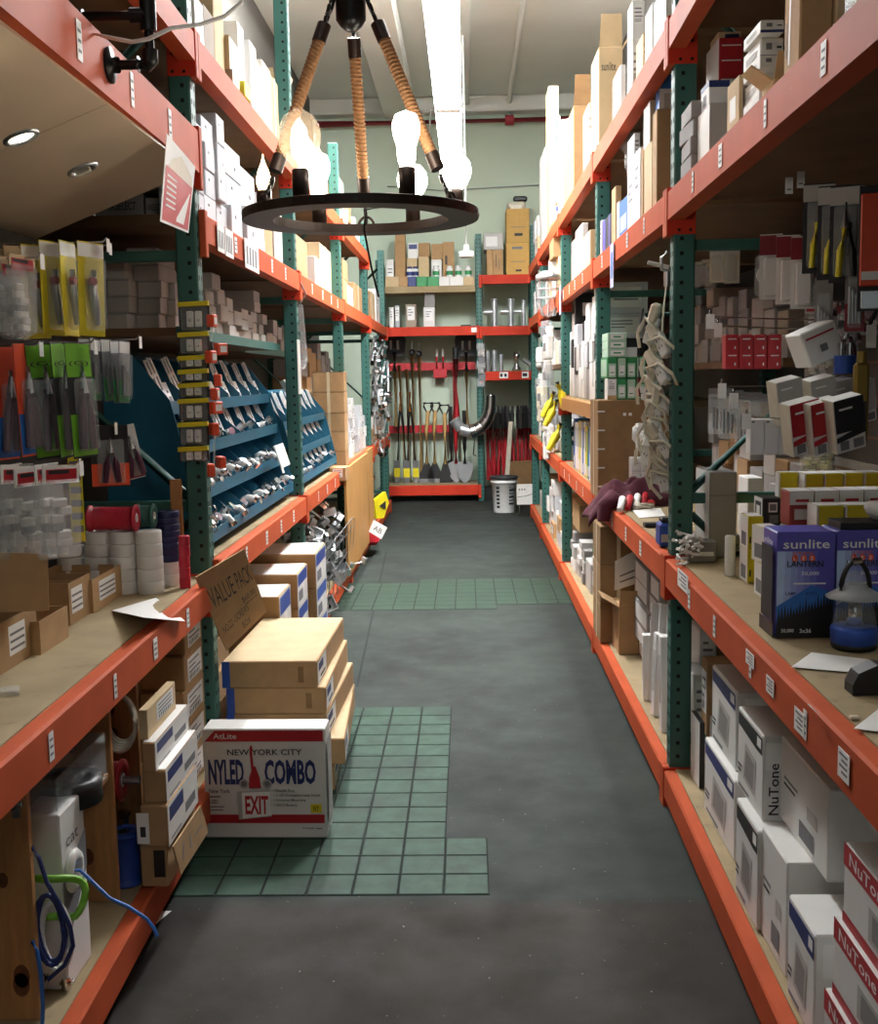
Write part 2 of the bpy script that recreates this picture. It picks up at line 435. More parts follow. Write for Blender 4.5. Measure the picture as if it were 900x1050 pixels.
def beam(side, Y0, Y1, zt, label, hgt=.1, m='beam', tags=0, conn=True):
    """a shelf beam from the post at Y0 to the one at Y1 with its hooked end connectors"""
    X0, X1 = Xf(side, Y0), Xf(side, Y1); ln = Y1-Y0; rz = math.atan2(-(X1-X0), ln)
    e = empty('shelf_beam', (X0, Y0, 0), rz); q = -side; L = math.hypot(ln, X1-X0)
    mb = MB(); pr = [(0, zt-hgt), (0, zt-.006), (.006, zt), (.042, zt), (.042, zt-.035), (.058, zt-.035), (.058, zt-hgt)]
    # stepped section: the aisle face stands a little proud of the posts
    mb.prism([(side*(a-.022), b) for a, b in pr], (0, PW/2+.004, 0), (1, 0, 0), (0, 0, 1), (0, L-PW-.008, 0), m)
    mb.build('beam', e)
    if conn:
        for y0, y1 in ((.0005, PW/2+.004), (L-PW/2-.004, L-.0005)):
            c = MB()
            c.box((min(-side*.026, -side*.001), y0, zt-hgt-.055), (max(-side*.026, -side*.001), y1, zt+.012), m, bev=.003)
            c.build('connector', e)
        # side wrap of the connector at the near post of the next bay
        c = MB(); c.box((min(-side*.024, side*PW), L-PW/2-.006, zt-hgt-.05), (max(-side*.024, side*PW), L-PW/2-.001, zt+.01), 'beam_red', bev=.002)
        for zz in (-.01, -.06, -.12):
            for xx in (.018, .058): c.box((side*xx-.005, L-PW/2-.0068, zt+zz-.02), (side*xx+.005, L-PW/2-.005, zt+zz-.01), 'hole')
        c.build('connector_plate', e)
    for t in range(tags):
        y = L*(.12+.76*(t+.5)/tags)+random.uniform(-.05, .05); w = random.uniform(.02, .05); s = MB()
        x = -side*.0235
        a, b = zt-hgt*.82, zt-hgt*.2
        s.box((min(x, x-side*.001), y, a), (max(x, x-side*.001), y+w, b), 'paper')
        for r in range(3): s.box((x-side*.0016, y+.2*w, a+(b-a)*(.2+.25*r)), (x-side*.001, y+.8*w, a+(b-a)*(.28+.25*r)), 'ink_grey')
        s.build('price_tag', e)
    return tag(e, label, 'shelf beam', 'orange shelf beams')
def deck(side, Y0, Y1, zt, label, dep=.95, m='deck', th=.039, st=.02, name='shelf_board'):
    mb = MB(); a, b = Xf(side, (Y0+Y1)/2)+side*st, Xf(side, (Y0+Y1)/2)+side*dep
    X0, X1 = Xf(side, Y0)+side*st, Xf(side, Y1)+side*st
    B = Xf(side, 6)+side*dep
    g = PW/2+.006; k = PW+.012
    if side > 0: poly = [(X0, Y0+g), (B, Y0+g), (B, Y1-g), (X1, Y1-g)]
    else: poly = [(X0, Y0+g), (X1, Y1-g), (B, Y1-g), (B, Y0+g)]
    mb.prism(poly, (0, 0, zt-th), (1, 0, 0), (0, 1, 0), (0, 0, th), m)
    return tag(mb.build(name), label, 'shelf')
RB = ['lantern bay', 'power strip bay', 'bay past the brown carton', 'bay with the yellow grips', 'bay before the back wall']
LB = ['bay of hanging tool packs', 'blue bin bay', 'small blue bin bay', 'plywood bay', 'last bay by the shovels']
PR = POST[:4]+[12.75]
for i, Y in enumerate(POST):
    nm = ['with the string of power strips', 'beside the tall brown carton', 'by the yellow grips', 'beyond the yellow grips'][min(i, 3)]
    frame(1, PR[i], [4.0, 2.86, 2.86, 2.86][min(i, 3)], 'green perforated rack frame '+(nm if i < 4 else 'in the corner by the bolt cutters'))
    nm = ['holding the strip of outlet packs', 'between the two blue bin racks', 'behind the stacked brown cartons', 'past the plywood panels', 'in the corner by the shovels'][i]
    frame(-1, Y, [4.0, 3.75, 3.38, 3.1, 3.1][i], 'green perforated rack frame '+nm)
for s, Bn in ((1, RB), (-1, LB)):
    ends = [1.74]+(PR if s > 0 else POST)
    for i, nm in enumerate(Bn):
        Y0, Y1 = ends[i], ends[i+1]
        near = i == 0
        lv = {'floor level': .14, 'counter level': .935, 'head level': 2.235 if s > 0 else (2.48 if near else 2.2), 'top level': 2.81}
        for ln, z in lv.items():
            if near and ln == 'top level' and s < 0: z = 2.81
            if s < 0 and near and ln == 'counter level': z = .89
            if s < 0 and near and ln == 'floor level': z = .17
            if i == len(Bn)-1 and ln == 'top level' and s < 0: continue
            red = 'beam'
            b = beam(s, Y0, Y1, z, f'orange shelf beam at {ln} of the {nm}', m=red, hgt=.15 if (s < 0 and near and ln == 'head level') else .1,
                     tags={'counter level': 4, 'head level': 4}.get(ln, 0) if i < 3 else 0, conn=True)
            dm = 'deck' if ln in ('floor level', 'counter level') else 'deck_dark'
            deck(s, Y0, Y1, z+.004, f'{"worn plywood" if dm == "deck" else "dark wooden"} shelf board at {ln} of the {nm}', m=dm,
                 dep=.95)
# ================================================================== left side
def cut(s, n): return s
# ---- canopy with downlights under the upper beam of the first bay
e = empty('display_canopy', (-.95, 2.0, 2.318))
mb = MB(); A, B_ = Vector((.03, 0, .0)), Vector((-.64, 0, -.26)); t = Vector((.012, 0, -.024))
mb.quad([A, A+Vector((-.035, 1.96, 0)), B_+Vector((0, 1.96, 0)), B_], 'canopy') if False else None
mat('canopy', 'd9c4a8', .6, var=.03, scale=4, rnd=0)
def slab(a, b, y0, y1):
    q = MB(); n = Vector((b-a)).cross(Vector((0, 1, 0))).normalized()*.012
    q.prism([(0, 0), (1, 0), (1, 1), (0, 1)], a+Vector((0, y0, 0)), b-a, n*-1, Vector((0, y1-y0, 0)), 'canopy'); return q
slab(A, B_, 0, .985).build('panel', e); slab(A, B_, .988, 1.93).build('panel', e)
def downlight(px, py, lit):
    for k in range(40):      # where the pixel's ray meets the sloping panel
        q = k/40; X = -.92-.67*q; P = onX(px, py, X)
        if P.z <= 2.318-.26*q: break
    d = empty('recessed_downlight', P-Vector((.95*0, 0, .004)), rot=(0, -math.atan2(.26, .67), 0))
    MB().lathe((0, 0, 0), [(.031, .004), (.038, .004), (.039, 0), (.032, -.003), (.028, .0), (.027, .006)], 'steel', n=24).build('trim_ring', d)
    MB().lathe((0, 0, 0), [(.001, .0), (.018, -.001), (.0275, .004)] if lit else [(.001, .006), (.027, .006)], 'down' if lit else 'black', n=24).build('lens' if lit else 'socket_cup', d)
    if not lit: MB().box((-.018, -.008, -.008), (.018, .008, .004), 'ivory', bev=.002).build('bracket', d)
    return tag(d, 'lit round downlight in the beige canopy over the tool packs' if lit else 'empty unlit downlight socket in the beige canopy over the tool packs', 'downlight')
tag(e, 'beige sloping canopy panel under the orange beam above the tool packs', 'canopy')
downlight(22, 140, True); downlight(85, 173, False)

# ---- black iron pipe bracket on the beam and its cable
P = onX(112, 67, -.902); e = empty('pipe_bracket', P)
MB().lathe((0, 0, 0), [(.001, 0), (.045, 0), (.045, .006), (.02, .009), (.02, .025)], 'black_satin', axis=(1, 0, 0), n=20).build('flange', e)
MB().cyl((.01, 0, 0), (.1, 0, 0), .0125, 'black_satin').build('pipe', e)
MB().tube([(.075, 0, 0), (.095, 0, 0), (.106, 0, .011), (.106, 0, .035)], .021, 'black_satin', n=12).build('elbow', e)
MB().cyl((.106, 0, .02), (.106, 0, .30), .0125, 'black_satin').build('pipe', e)
MB().cyl((.106, 0, .08), (.106, 0, .155), .021, 'black_satin').cyl((.106, 0, .12), (.06, 0, .12), .02, 'black_satin').build('tee', e)
MB().cyl((.07, 0, .12), (-.09, 0, .12), .0125, 'black_satin').build('pipe', e)
MB().cyl((-.06, 0, .12), (-.1, 0, .12), .02, 'black_satin').build('coupling', e)
tag(e, 'black iron pipe bracket with a round flange bolted to the orange beam', 'pipe bracket')
pts = [onY(84, 40, 2.9), onY(110, 38, 2.85), onY(135, 43, 2.8), onY(152, 40, 2.75), onY(175, 29, 2.75), onY(205, 25, 2.75), onY(230, 17, 2.75), onY(247, 3, 2.75), onY(255, -30, 2.75)]
pts[0].x = -1.0; pts[0].z = 2.487
o = MB().tube(pts, .005, 'white_plastic').build('power_cable'); tag(o, 'white cord sagging from the orange beam towards the chandelier', 'cord')

# ---- printed price sheet hung on the beam
def sheet(corners, thick, m, decos=(), name='paper', back=None, curl=0):
    """a flat sheet; corners TL, TR, BR, BL in the world; decos in (u right, v up)"""
    TL, TR, BR, BL = [Vector(c) for c in corners]; o0 = (TL+TR+BR+BL)/4; n = (TR-TL).cross(BL-TL).normalized()
    if n.y > 0: n = -n
    def at(u, v, e=0): return (BL*(1-u)+BR*u)*(1-v)+(TL*(1-u)+TR*u)*v - o0 + n*(e+curl*((u-.5)**2+(v-.5)**2))
    mb = MB(); K = 6
    for e, sgn in ((thick/2, 1), (-thick/2, -1)):
        vs = [at(i/K, j/K, e) for j in range(K+1) for i in range(K+1)]; fs = []
        for j in range(K):
            for i in range(K):
                q = (j*(K+1)+i, j*(K+1)+i+1, (j+1)*(K+1)+i+1, (j+1)*(K+1)+i); fs.append(q if sgn > 0 else q[::-1])
        mb.add(vs, fs, m if sgn > 0 else (back or m))
    rim = [(i/K, 0) for i in range(K+1)]+[(1, j/K) for j in range(1, K+1)]+[(1-i/K, 1) for i in range(1, K+1)]+[(0, 1-j/K) for j in range(1, K)]
    for a, b in zip(rim, rim[1:]+rim[:1]): mb.quad([at(*a, thick/2), at(*a, -thick/2), at(*b, -thick/2), at(*b, thick/2)], m)
    for i, d in enumerate(decos):
        e = thick/2+.0006+.0003*i
        if d[0] == 'text':
            _, t, u, v, wf, hf, mm = d[:7]; vv, ff, asp = text_poly(t, d[7] if len(d) > 7 else 0.0); sk = d[8] if len(d) > 8 else 0
            mb.add([at(u+a*wf, v+b*hf+sk*a, e) for a, b in vv], ff, mm)
        elif d[0] == 'poly': mb.quad([at(a, b, e) for a, b in d[1]], d[2])
        else:
            u0, v0, u1, v1, mm = d; mb.quad([at(u0, v0, e), at(u1, v0, e), at(u1, v1, e), at(u0, v1, e)], mm)
    return mb.build(name, None, o0)
o = sheet([onY(171, 137, 3.42), onY(200, 171, 3.74), onY(193, 239, 3.70), onY(164, 227, 3.34)], .0015, 'paper', [(.04, .03, .96, .66, 'red'), ('poly', [(.1, .66), (.95, .66), (.9, .8), (.5, .93), (.2, .78)], 'ivory'),
    ('poly', [(.5, .08), (.78, .08), (.9, .55), (.62, .58)], 'paper')]+[(.1, .55-.07*k, .42, .575-.07*k, 'card_white') for k in range(6)], 'hanging_price_sheet')
tag(o, 'red and white price sheet hung from the orange beam by the rack post', 'price sheet')

# ---- packs on hooks, first bay.  Local frame: the pack hangs from z=0, faces -y
def hanging_pack(name, w, h, card, bubble=.02, prod=None, head=.2, band=None, bag=False, txt=None, bcol=None):
    e = MB()
    if bag:
        e.box((-w/2, -bubble/2, -h), (w/2, bubble/2, -h*head*.8), 'clear_bag', bev=bubble*.4)
        e.box((-w/2, -.002, -h*head), (w/2, .002, 0), card)
    else:
        e.box((-w/2, -.0012, -h), (w/2, .0012, 0), card, bev=.0005)
    if band: e.quad([(-w/2, -.0018, -h*head), (w/2, -.0018, -h*head), (w/2, -.0018, -.004), (-w/2, -.0018, -.004)], band)
    if bcol: e.quad([(-w/2, -.0017, -h*.98), (w/2, -.0017, -h*.98), (w/2, -.0017, -h*.62), (-w/2, -.0017, -h*.62)], bcol)
    if txt: e.text(txt, (-w*.4, -.0024, -h*head*.7), (1, 0, 0), (0, 0, 1), h*.05, 'ink', width=w*.8)
    o = e.build(name)
    if prod:
        q = MB(); prod(q, w, h); q.build('product', o)
    if not bag and bubble:
        q = MB(); q.box((-w*.36, -bubble, -h*.94), (w*.36, -.0016, -h*head*1.05), 'clear', bev=bubble*.35); q.build('blister', o)
    return o
def p_knife(q, w, h):
    q.tube([(0, -.012, -h*.3), (-w*.08, -.014, -h*.5), (w*.02, -.014, -h*.7), (w*.1, -.012, -h*.88)], .01, 'steel', rs=[.008, .013, .012, .008])
    q.cyl((-.012, -.026, -h*.42), (-.012, -.01, -h*.42), .012, 'maroon_card')
mat('grip_plum', '4a1f33', .4)
def p_tool(q, w, h):
    q.tube([(-.008, -.012, -h*.4), (-.014, -.014, -h*.62), (-.022, -.012, -h*.92)], .009, 'grip_plum', rs=[.007, .013, .011]); q.tube([(.008, -.012, -h*.4), (.014, -.014, -h*.62), (.022, -.012, -h*.92)], .009, 'grip_plum', rs=[.007, .013, .011]); q.tube([(0, -.012, -h*.2), (0, -.012, -h*.44)], .006, 'steel', rs=[.004, .013])
def p_bits(q, w, h):
    for k in range(4): q.cyl((-w*.25+w*.16*k, -.008, -h*.88), (-w*.25+w*.16*k, -.008, -h*(.4+.05*k)), .005, 'steel')
def p_parts(q, w, h):
    r = random.Random(int(w*1e5)+int(h*1e4))
    for k in range(7): a = -w*.34+r.random()*w*.3; b = -h*(.36+.085*k); q.box((a, -.011, b-h*.1), (a+w*(.25+.2*r.random()), .008, b), ('white_plastic', 'paper', 'white_plastic', 'grey_plastic')[k % 4], bev=.004)
    q.box((-w*.42, -.0035, -h*.19), (w*.42, -.002, -h*.05), 'red').box((-w*.36, -.0042, -h*.1), (w*.2, -.0034, -h*.06), 'ink')
def hook(P0, P1, tagm='paper', label='', key='Y'):
    e = empty('hanging_hook', P0); d = Vector(P1)-Vector(P0)
    wr = MB().tube([(0, 0, 0), d*.97, d+Vector((0, 0, .012))], .0028, 'chrome', n=6).build('wire', e)
    n = d.normalized(); x = Vector((0, 1, 0))
    q = MB(); c = d+n*.002
    q.prism([(-.014, -.03), (.014, -.03), (.014, .008), (-.014, .008)], c, (0, 1, 0), (0, 0, 1), n*.0015, tagm); q.build('tag_holder', e)
    return tag(e, label, 'hook', 'chrome peg hooks', key)
mat('peg_dark', '3b352e', .8)
PB = -1.42   # back panel behind the hooks
bp = MB(); bp.box((PB-.02, 1.9, .95), (PB, 3.96, 2.08), 'peg_dark')
for k in range(9): bp.box((PB-.0005, 1.9, 1.0+k*.12), (PB+.0008, 3.96, 1.008+k*.12), 'black')
tag(bp.build('slatted_back_panel'), 'grey slatted back panel behind the hanging tool packs', 'panel')
def hang_row(kind, Yr, zpy, pxs, grp, lab, cat, mk, label_hook, xend=None, rod=True):
    z = None; proto = None
    P = onY(pxs[-1], zpy, Yr)
    for i, px in enumerate(pxs):
        p = onY(px, zpy, Yr+random.uniform(-.015, .015)); p.z = P.z-random.uniform(0, .012)
        if proto is None: o = proto = mk(); o.location = p; 
        else: o = dup(proto, p)
        o.rotation_euler = (random.uniform(-.05, .05), random.uniform(-.06, .06), PI/2+random.uniform(-.3, .12)-.2)
        tag(o, lab, cat, grp, 'X')
    if rod: hook(Vector((PB, Yr, P.z-.006)), Vector((P.x+.05, Yr, P.z-.006)), label=label_hook)
mat('pack_yellow', 'd8c52a', .4); mat('pack_lime', '6fb02f', .4); mat('pack_beige', 'c9b08b', .5)
hang_row('k', 3.30, 246, [34, 52, 68, 92], 'utility knives in yellow packs', 'yellow packed utility knife hanging on the top hook under the canopy', 'tool pack',
         lambda: hanging_pack('hanging_knife_pack', .10, .27, 'pack_yellow', .035, p_knife, .16, band='paper'), 'chrome hook carrying the yellow knife packs')
hang_row('g', 3.42, 252, [6, 18], 'beige packs by the knives', 'beige packed gloves hanging beside the yellow knife packs', 'glove pack',
         lambda: hanging_pack('hanging_glove_pack', .11, .2, 'pack_beige', .04, None, .2), 'chrome hook carrying the beige glove packs')
hang_row('g', 3.05, 350, [40, 60, 78], 'tool packs with green cards', 'black tool in a lime green pack on the middle hook', 'tool pack',
         lambda: hanging_pack('hanging_tool_pack', .10, .315, 'ink', .03, p_tool, .3, band='pack_lime', bcol='pack_lime', txt='(G)'), 'chrome hook carrying the lime green packs')
hang_row('b', 3.0, 352, [6, 22], 'packs beside the green tool packs', 'orange and blue tool pack beside the lime green packs', 'tool pack',
         lambda: hanging_pack('hanging_tool_pack', .09, .3, 'orange', .03, p_tool, .3, bcol='blue'), 'chrome hook carrying the orange and blue packs')
hang_row('s', 3.62, 346, [88, 97, 108, 117, 127], 'slim grey packs', 'slim grey and green blade pack hanging against the dark blue bin end', 'blade pack',
         lambda: hanging_pack('hanging_blade_pack', .07, .2, 'ink_grey', .02, p_bits, .2, bcol='green_card', band='card_white'), 'chrome hook carrying the slim blade packs')
hang_row('c', 2.82, 474, [2, 17, 32, 47, 62], 'bagged white fittings', 'clear bag of white fittings with a paper header below the green packs', 'bag',
         lambda: hanging_pack('hanging_parts_bag', .12, .24, 'card_white', .03, p_parts, .2, bag=True), 'chrome hook carrying the bags of white fittings')
o = hanging_pack('hanging_tool_pack', .12, .2, 'ink', .02, p_tool, .22, bcol='orange', band='black'); o.location = onY(111, 436, 3.6); o.rotation_euler = (0, 0, .5)
tag(o, 'black and orange tool pack hanging above the red wire spool', 'tool pack')
hook(onY(95, 436, 3.62), onY(118, 436, 3.6), label='chrome hook carrying the black and orange pack')
o = hanging_pack('hanging_tool_pack', .06, .18, 'card_white', .02, p_tool, .25, bcol='maroon_card'); o.location = onY(128, 436, 3.66); o.rotation_euler = (0, -.18, .6)
tag(o, 'white and maroon pack hanging beside the black and orange pack', 'tool pack')
# yellow strip
q = MB(); p = onY(76, 466, 3.4); q.box((-.02, -.002, -.27), (.02, .002, 0), 'yellow')
for k in range(6): q.box((-.016, -.0035, -.04-.04*k), (.016, -.002, -.02-.04*k), 'ink_grey')
tag(q.build('hanging_clip_strip', None, p, .35), 'long yellow hanging strip behind the bags of white fittings', 'strip')

hang_row('k', 3.62, 250, [64, 78, 96], 'clear packs behind the knives', 'clear pack with a yellow header behind the knife packs', 'tool pack',
         lambda: hanging_pack('hanging_tool_pack', .08, .22, 'ink_grey', .03, p_tool, .2, band='pack_yellow', bcol='paper'), 'chrome hook behind the yellow knife packs')
hang_row('t', 2.9, 262, [2, 12, 22], 'clear packs before the knives', 'pale bagged pack nearest the canopy joint'.replace('nearest', 'below'), 'bag',
         lambda: hanging_pack('hanging_parts_bag', .1, .2, 'pack_beige', .03, p_parts, .15, bag=True), 'chrome hook carrying the pale bagged packs')
# ---- spools and rolls on the counter
ZC = .894
def spool(name, r, ln, m, core='white_plastic', axis='x'):
    e = MB(); e.lathe((0, 0, 0), [(r*.35, 0), (r, 0), (r, .006), (r*.86, .008), (r*.86, ln-.008), (r, ln-.006), (r, ln), (r*.35, ln), (r*.35, 0)], m, n=20)
    k = .02
    while k < ln-.015: e.lathe((0, 0, k), [(r*.865, 0), (r*.885, .002), (r*.865, .004)], m, n=20); k += .007
    o = e.build(name); MB().lathe((0, 0, 0), [(r*.34, -.001), (r*.34, ln+.001), (r*.2, ln+.001), (r*.2, -.001), (r*.34, -.001)], core, n=16).build('core', o)
    return o
o = spool('wire_spool', .045, .16, 'pink_red'); o.rotation_euler = (0, PI/2, 0); o.location = Vector((onY(91, 520, 3.7).x, 3.7, 1.152)); tag(o, 'red wire spool lying on its side under the black and orange pack', 'spool')
o = spool('wire_spool', .042, .06, 'post'); o.rotation_euler = (0, PI/2, 0); o.location = Vector((onY(140, 520, 3.78).x, 3.78, 1.149)); tag(o, 'dark green wire spool beside the red one', 'spool')
def roll(name, r, h, m):
    e = MB(); e.lathe((0, 0, 0), [(r*.4, 0), (r*.97, 0), (r, .003), (r, h-.003), (r*.97, h), (r*.4, h), (r*.4, 0)], m, n=20)
    return e.build(name)
def rolls(px, py, n, r, h, m, name, lab, cat, grp, z0=ZC, Y=None):
    p = Vector((onY(px, py, Y).x, Y, z0)); proto = None
    for k in range(n):
        loc = p+Vector((random.uniform(-.002, .002), random.uniform(-.002, .002), k*(h+.0006)))
        if proto is None: o = proto = roll(name, r, h, m); o.location = loc
        else: o = dup(proto, loc)
        tag(o, lab, cat, grp, 'z', 'from the bottom')
for px, py, n, w in ((74, 592, 5, 'beneath the yellow strip'), (101, 590, 5, 'behind the tray with a handle hole'), (127, 588, 5, 'beneath the red spool'), (154, 585, 5, 'next to the navy rolls')):
    rolls(px, py, n, .044, .042, 'card_white', 'tape_roll', 'white tape roll in the stack '+w, 'tape roll', 'white tape rolls', Y=3.72)
rolls(174, 583, 2, .04, .042, 'card_white', 'tape_roll', 'white tape roll under the stack of navy rolls', 'tape roll', 'white rolls under the navy ones', Y=3.86)
rolls(173, 577, 8, .042, .0215, 'spool_navy', 'tape_roll', 'navy tape roll in the stack by the wood strip', 'tape roll', 'navy tape rolls', z0=ZC+.0855, Y=3.86)
rolls(190, 590, 5, .019, .036, 'pink_red', 'tape_roll', 'small crimson tape roll in the stack by the rack post', 'tape roll', 'crimson tape rolls', Y=3.8)
p = onY(183, 560, 4.0); tag(MB().box((-.02, -.01, 0), (.02, .01, .36), 'wood', bev=.002).build('wood_strip', None, (p.x, 4.0, ZC)), 'upright brown wood strip leaning beside the rack post', 'wood strip')

# ---- open cardboard trays
def tray(xn, yn, xf, dep, h, label, back=1.0, m='kraft', decos=(), lab=False, hole=False, slope=False):
    p = onZ(xn, yn, ZC); q = onX(xf, yn, p.x); L = q.y-p.y-.004; t = .004
    e = MB()      # local: x from -dep (back) to 0 (aisle), y 0..L
    e.box((-dep, 0, 0), (0, L, t), m)
    e.box((-t, 0, t), (0, L, h*.8 if slope else h), m)
    e.box((-dep, 0, t), (-dep+t, L, h*back), m)
    for y0 in (0, L-t):
        hb = h*back
        e.prism([(-dep+t, t), (-t, t), (-t, h*.8 if slope else h), (-dep*.45 if not slope else -t-.001, h if not slope else h*.8), (-dep+t, hb)], (0, y0, 0), (1, 0, 0), (0, 0, 1), (0, t, 0), m)
    if hole:
        e.prism([(.22*math.cos(a)-.0, .1*math.sin(a)) for a in [2*PI*k/16 for k in range(16)]], (-dep*.62, -.0012, h*back*.62), (.16, 0, -.05), (0, 0, .1), (0, .001, 0), 'ink')
    o = e.build('cardboard_tray', None, (p.x, p.y+.002, ZC))
    if lab:
        s_ = MB(); s_.box((.0002, L*lab[0], h*.25), (.001, L*lab[1], h*.85), 'paper')
        for k in range(3): s_.box((.001, L*(lab[0]+.02), h*(.35+.15*k)), (.0014, L*(lab[1]-.02), h*(.4+.15*k)), 'ink_grey')
        s_.build('label', o)
    for d in decos: pass
    return tag(o, label, 'tray')
tray(-22, 707, 42, .3, .125, 'cardboard tray with a white label, foremost on the counter', lab=(.5, .78))
tray(42, 672, 72, .22, .09, 'low cardboard tray with handwriting between two labelled trays', back=1.1)
tray(72, 642, 95, .22, .125, 'cardboard tray with a torn label in the row below the plastic bags', back=1.0, lab=(.1, .6))
tray(96, 629, 127, .22, .105, 'cardboard tray with a half white label before the tray with a handle hole', lab=(.2, .75))
tray(127, 606, 143, .14, .075, 'small empty cardboard tray against the tray with a handle hole')
tray(142, 600, 176, .28, .085, 'slanted cardboard tray with a handle hole in its tall end', back=2.2, hole=True, slope=True)
o = sheet([onY(-10, 566, 2.75), onY(49, 568, 2.78), onY(50, 626, 2.78), onY(-10, 628, 2.75)], .004, 'kraft', name='cardboard_sheet'); tag(o, 'blank cardboard sheet standing behind the foremost trays', 'cardboard')
p = [onZ(115, 626, ZC+.004), onZ(160, 613, ZC+.005), onX(190, 637, -.895), onX(146, 633, -.902)]
o = sheet(p, .0012, 'paper', name='hanging_paper_sheet'); tag(o, 'blank white paper sheet drooping over the counter edge', 'paper')
o = MB(); p = onZ(6, 712, ZC)
o.box((-.03, -.03, 0), (.03, .03, .012), 'clear_bag', bev=.004); tag(o.build('plastic_bag', None, p, .4), 'small crumpled clear plastic bag on the worn counter', 'bag')

mat('knot', '6b3d1e', .6, var=.2, scale=60)
# ---- cable cupboard below the counter
def partition(Y, label, locks=(), x1=-.955):
    r = random.Random(int(Y*100))
    e = empty('wooden_partition', (0, Y, 0)); mb = MB()
    mb.box((-1.9, 0, .176), (x1, .02, .785), 'wood', bev=.0015)
    for k in range(3):
        cx, cz, rr = x1-.03-.1*r.random(), .25+.5*r.random(), r.uniform(.012, .02)
        mb.prism([(rr*math.cos(2*PI*j/14), rr*1.5*math.sin(2*PI*j/14)) for j in range(14)], (cx, -.0006, cz), (1, 0, 0), (0, 0, 1), (0, .0005, 0), 'knot')
    mb.build('board', e)
    for (px, py) in locks:
        P = onY(px, py, Y); q = MB(); c = (P.x, -.001, P.z)
        q.cyl((P.x, 0, P.z), (P.x, -.018, P.z), .013, 'chrome', n=16); q.cyl((P.x-.014, -.008, P.z), (P.x+.02, -.008, P.z+.002), .009, 'chrome', n=10)
        q.box((P.x-.006, -.006, P.z-.035), (P.x+.012, 0, P.z-.01), 'steel', bev=.002); q.build('cam_lock', e)
    return tag(e, label, 'partition')
partition(2.355, 'brown knotty board foremost under the counter, with a chrome lock', [(15, 823)], x1=onY(32, 900, 2.355).x)
partition(2.93, 'brown knotty board behind the clear acrylic box', [], x1=onY(115, 800, 2.93).x)
partition(3.2, 'brown knotty board with two chrome locks beside the box stack', [(130, 690), (128, 833)], x1=onY(144, 800, 3.2).x)
# acrylic tray
P0 = onY(28, 850, 2.52)
e = empty('acrylic_box', (P0.x, 2.50, P0.z)); W = onY(63, 850, 2.52).x-P0.x; Hh = .125; D = .36; t = .004
for nm, a, b in (('base', (0, 0, 0), (W, D, t)), ('side_panel', (0, 0, t), (W, t, Hh)), ('side_panel', (W-t, t, t), (W, D, Hh)), ('side_panel', (0, D-t, t), (W-t, D, Hh)), ('side_panel', (0, t, t), (t, D-t, Hh))):
    MB().box(a, b, 'acrylic').build(nm, e)
for y in (.04, .3): MB().cyl((W, y, .03), (W+.008, y, .03), .009, 'chrome').build('bolt', e)
tag(e, 'clear acrylic box bolted to the board above the white cable carton', 'acrylic box')
o = MB(); o.lathe((0, 0, 0), [(.04, 0), (.085, 0), (.085, .06), (.04, .06), (.04, 0)], 'black', n=20); tag(o.build('cable_coil', None, (P0.x+W*.5, 2.68, P0.z+.006)), 'black cable coil inside the clear acrylic box', 'cable coil')
bk = MB(); bk.box((P0.x+.01, 2.515, P0.z-.02), (P0.x+W-.01, 2.9, P0.z-.002), 'wood'); tag(bk.build('wooden_ledge'), 'thin wooden ledge carrying the acrylic box', 'ledge')
ZB = .176
o = rbox(-1, 70, 96, 1006, 836, X=-.96, xd=30, z0=ZB, m='card_white', name='cable_carton', label='tall white cable carton with a grey band and round reel hole', decos=[('+x', 'poly', [(0, .22), (1, .56), (1, .78), (0, .62)], 'ink_grey'), ('+x', 'text', 'cat', .2, .78, .5, .06, 'ink_grey'), ('-y', 'text', 'WM', .2, .05, .3, .05, 'ink')], cat='carton')
MB().lathe((0, 0, 0), [(.022, 0), (.05, 0), (.052, .006), (.046, .014), (.03, .016), (.022, .012), (.02, 0)], 'white_plastic', axis=(1, 0, 0), n=24).build('reel_hole', o, (o.dimensions.x/2, -.02, .27))
RH = Vector(o.location)+Vector((o.dimensions.x/2, -.02, .27))
pts = [RH+Vector((-.03, 0, 0)), RH+Vector((.02, 0, 0)), onY(112, 921, RH.y), onY(132, 930, RH.y), onY(150, 942, RH.y), onY(158, 952, RH.y), onY(161, 960, RH.y)]
tag(MB().tube(pts, .0045, 'blue', n=8).build('network_cable'), 'blue cable poking out of the reel hole over the aisle', 'cable')
C0 = onY(54, 925, 2.44)
tag(MB().tube([(C0.x+.075*math.cos(a), C0.y+.02*math.sin(3*a), C0.z+.01+.055*math.sin(a)) for a in [2*PI*k/28 for k in range(28)]], .009, 'lime', closed=True).build('cable_hoop'), 'lime green cable hoop in front of the white cable carton', 'cable')
def coil(px, py, Y, rx, rz, m, label, n=3, r=.006):
    c = onY(px, py, Y); pts = []
    for k in range(n*20+1):
        a = 2*PI*k/20; pts.append((c.x+rx*math.cos(a)*(1-.04*(k//20)), Y+.010*(k/20), c.z+rz*math.sin(a)*(1-.05*(k//20))))
    return tag(MB().tube(pts, r, m, n=7).build('hanging_cable_coil'), label, 'cable coil')
coil(56, 962, 2.39, .036, .082, 'paper', 'white cable coil leaning on the white carton', 2)
coil(50, 955, 2.375, .032, .085, 'navy', 'dark navy cable coil beside the white cable coil', 2)
pts = [onY(x, y, 2.37) for x, y in ((32, 868), (40, 880), (48, 905), (60, 925), (72, 950), (75, 970), (66, 990), (50, 1004))]
tag(MB().tube(pts, .005, 'navy').build('loose_cable'), 'loose dark blue cable trailing down in front of the white carton', 'cable')
pts = [onY(x, y, 2.345) for x, y in ((33, 965), (38, 975), (42, 1000), (44, 1030), (43, 1060))]
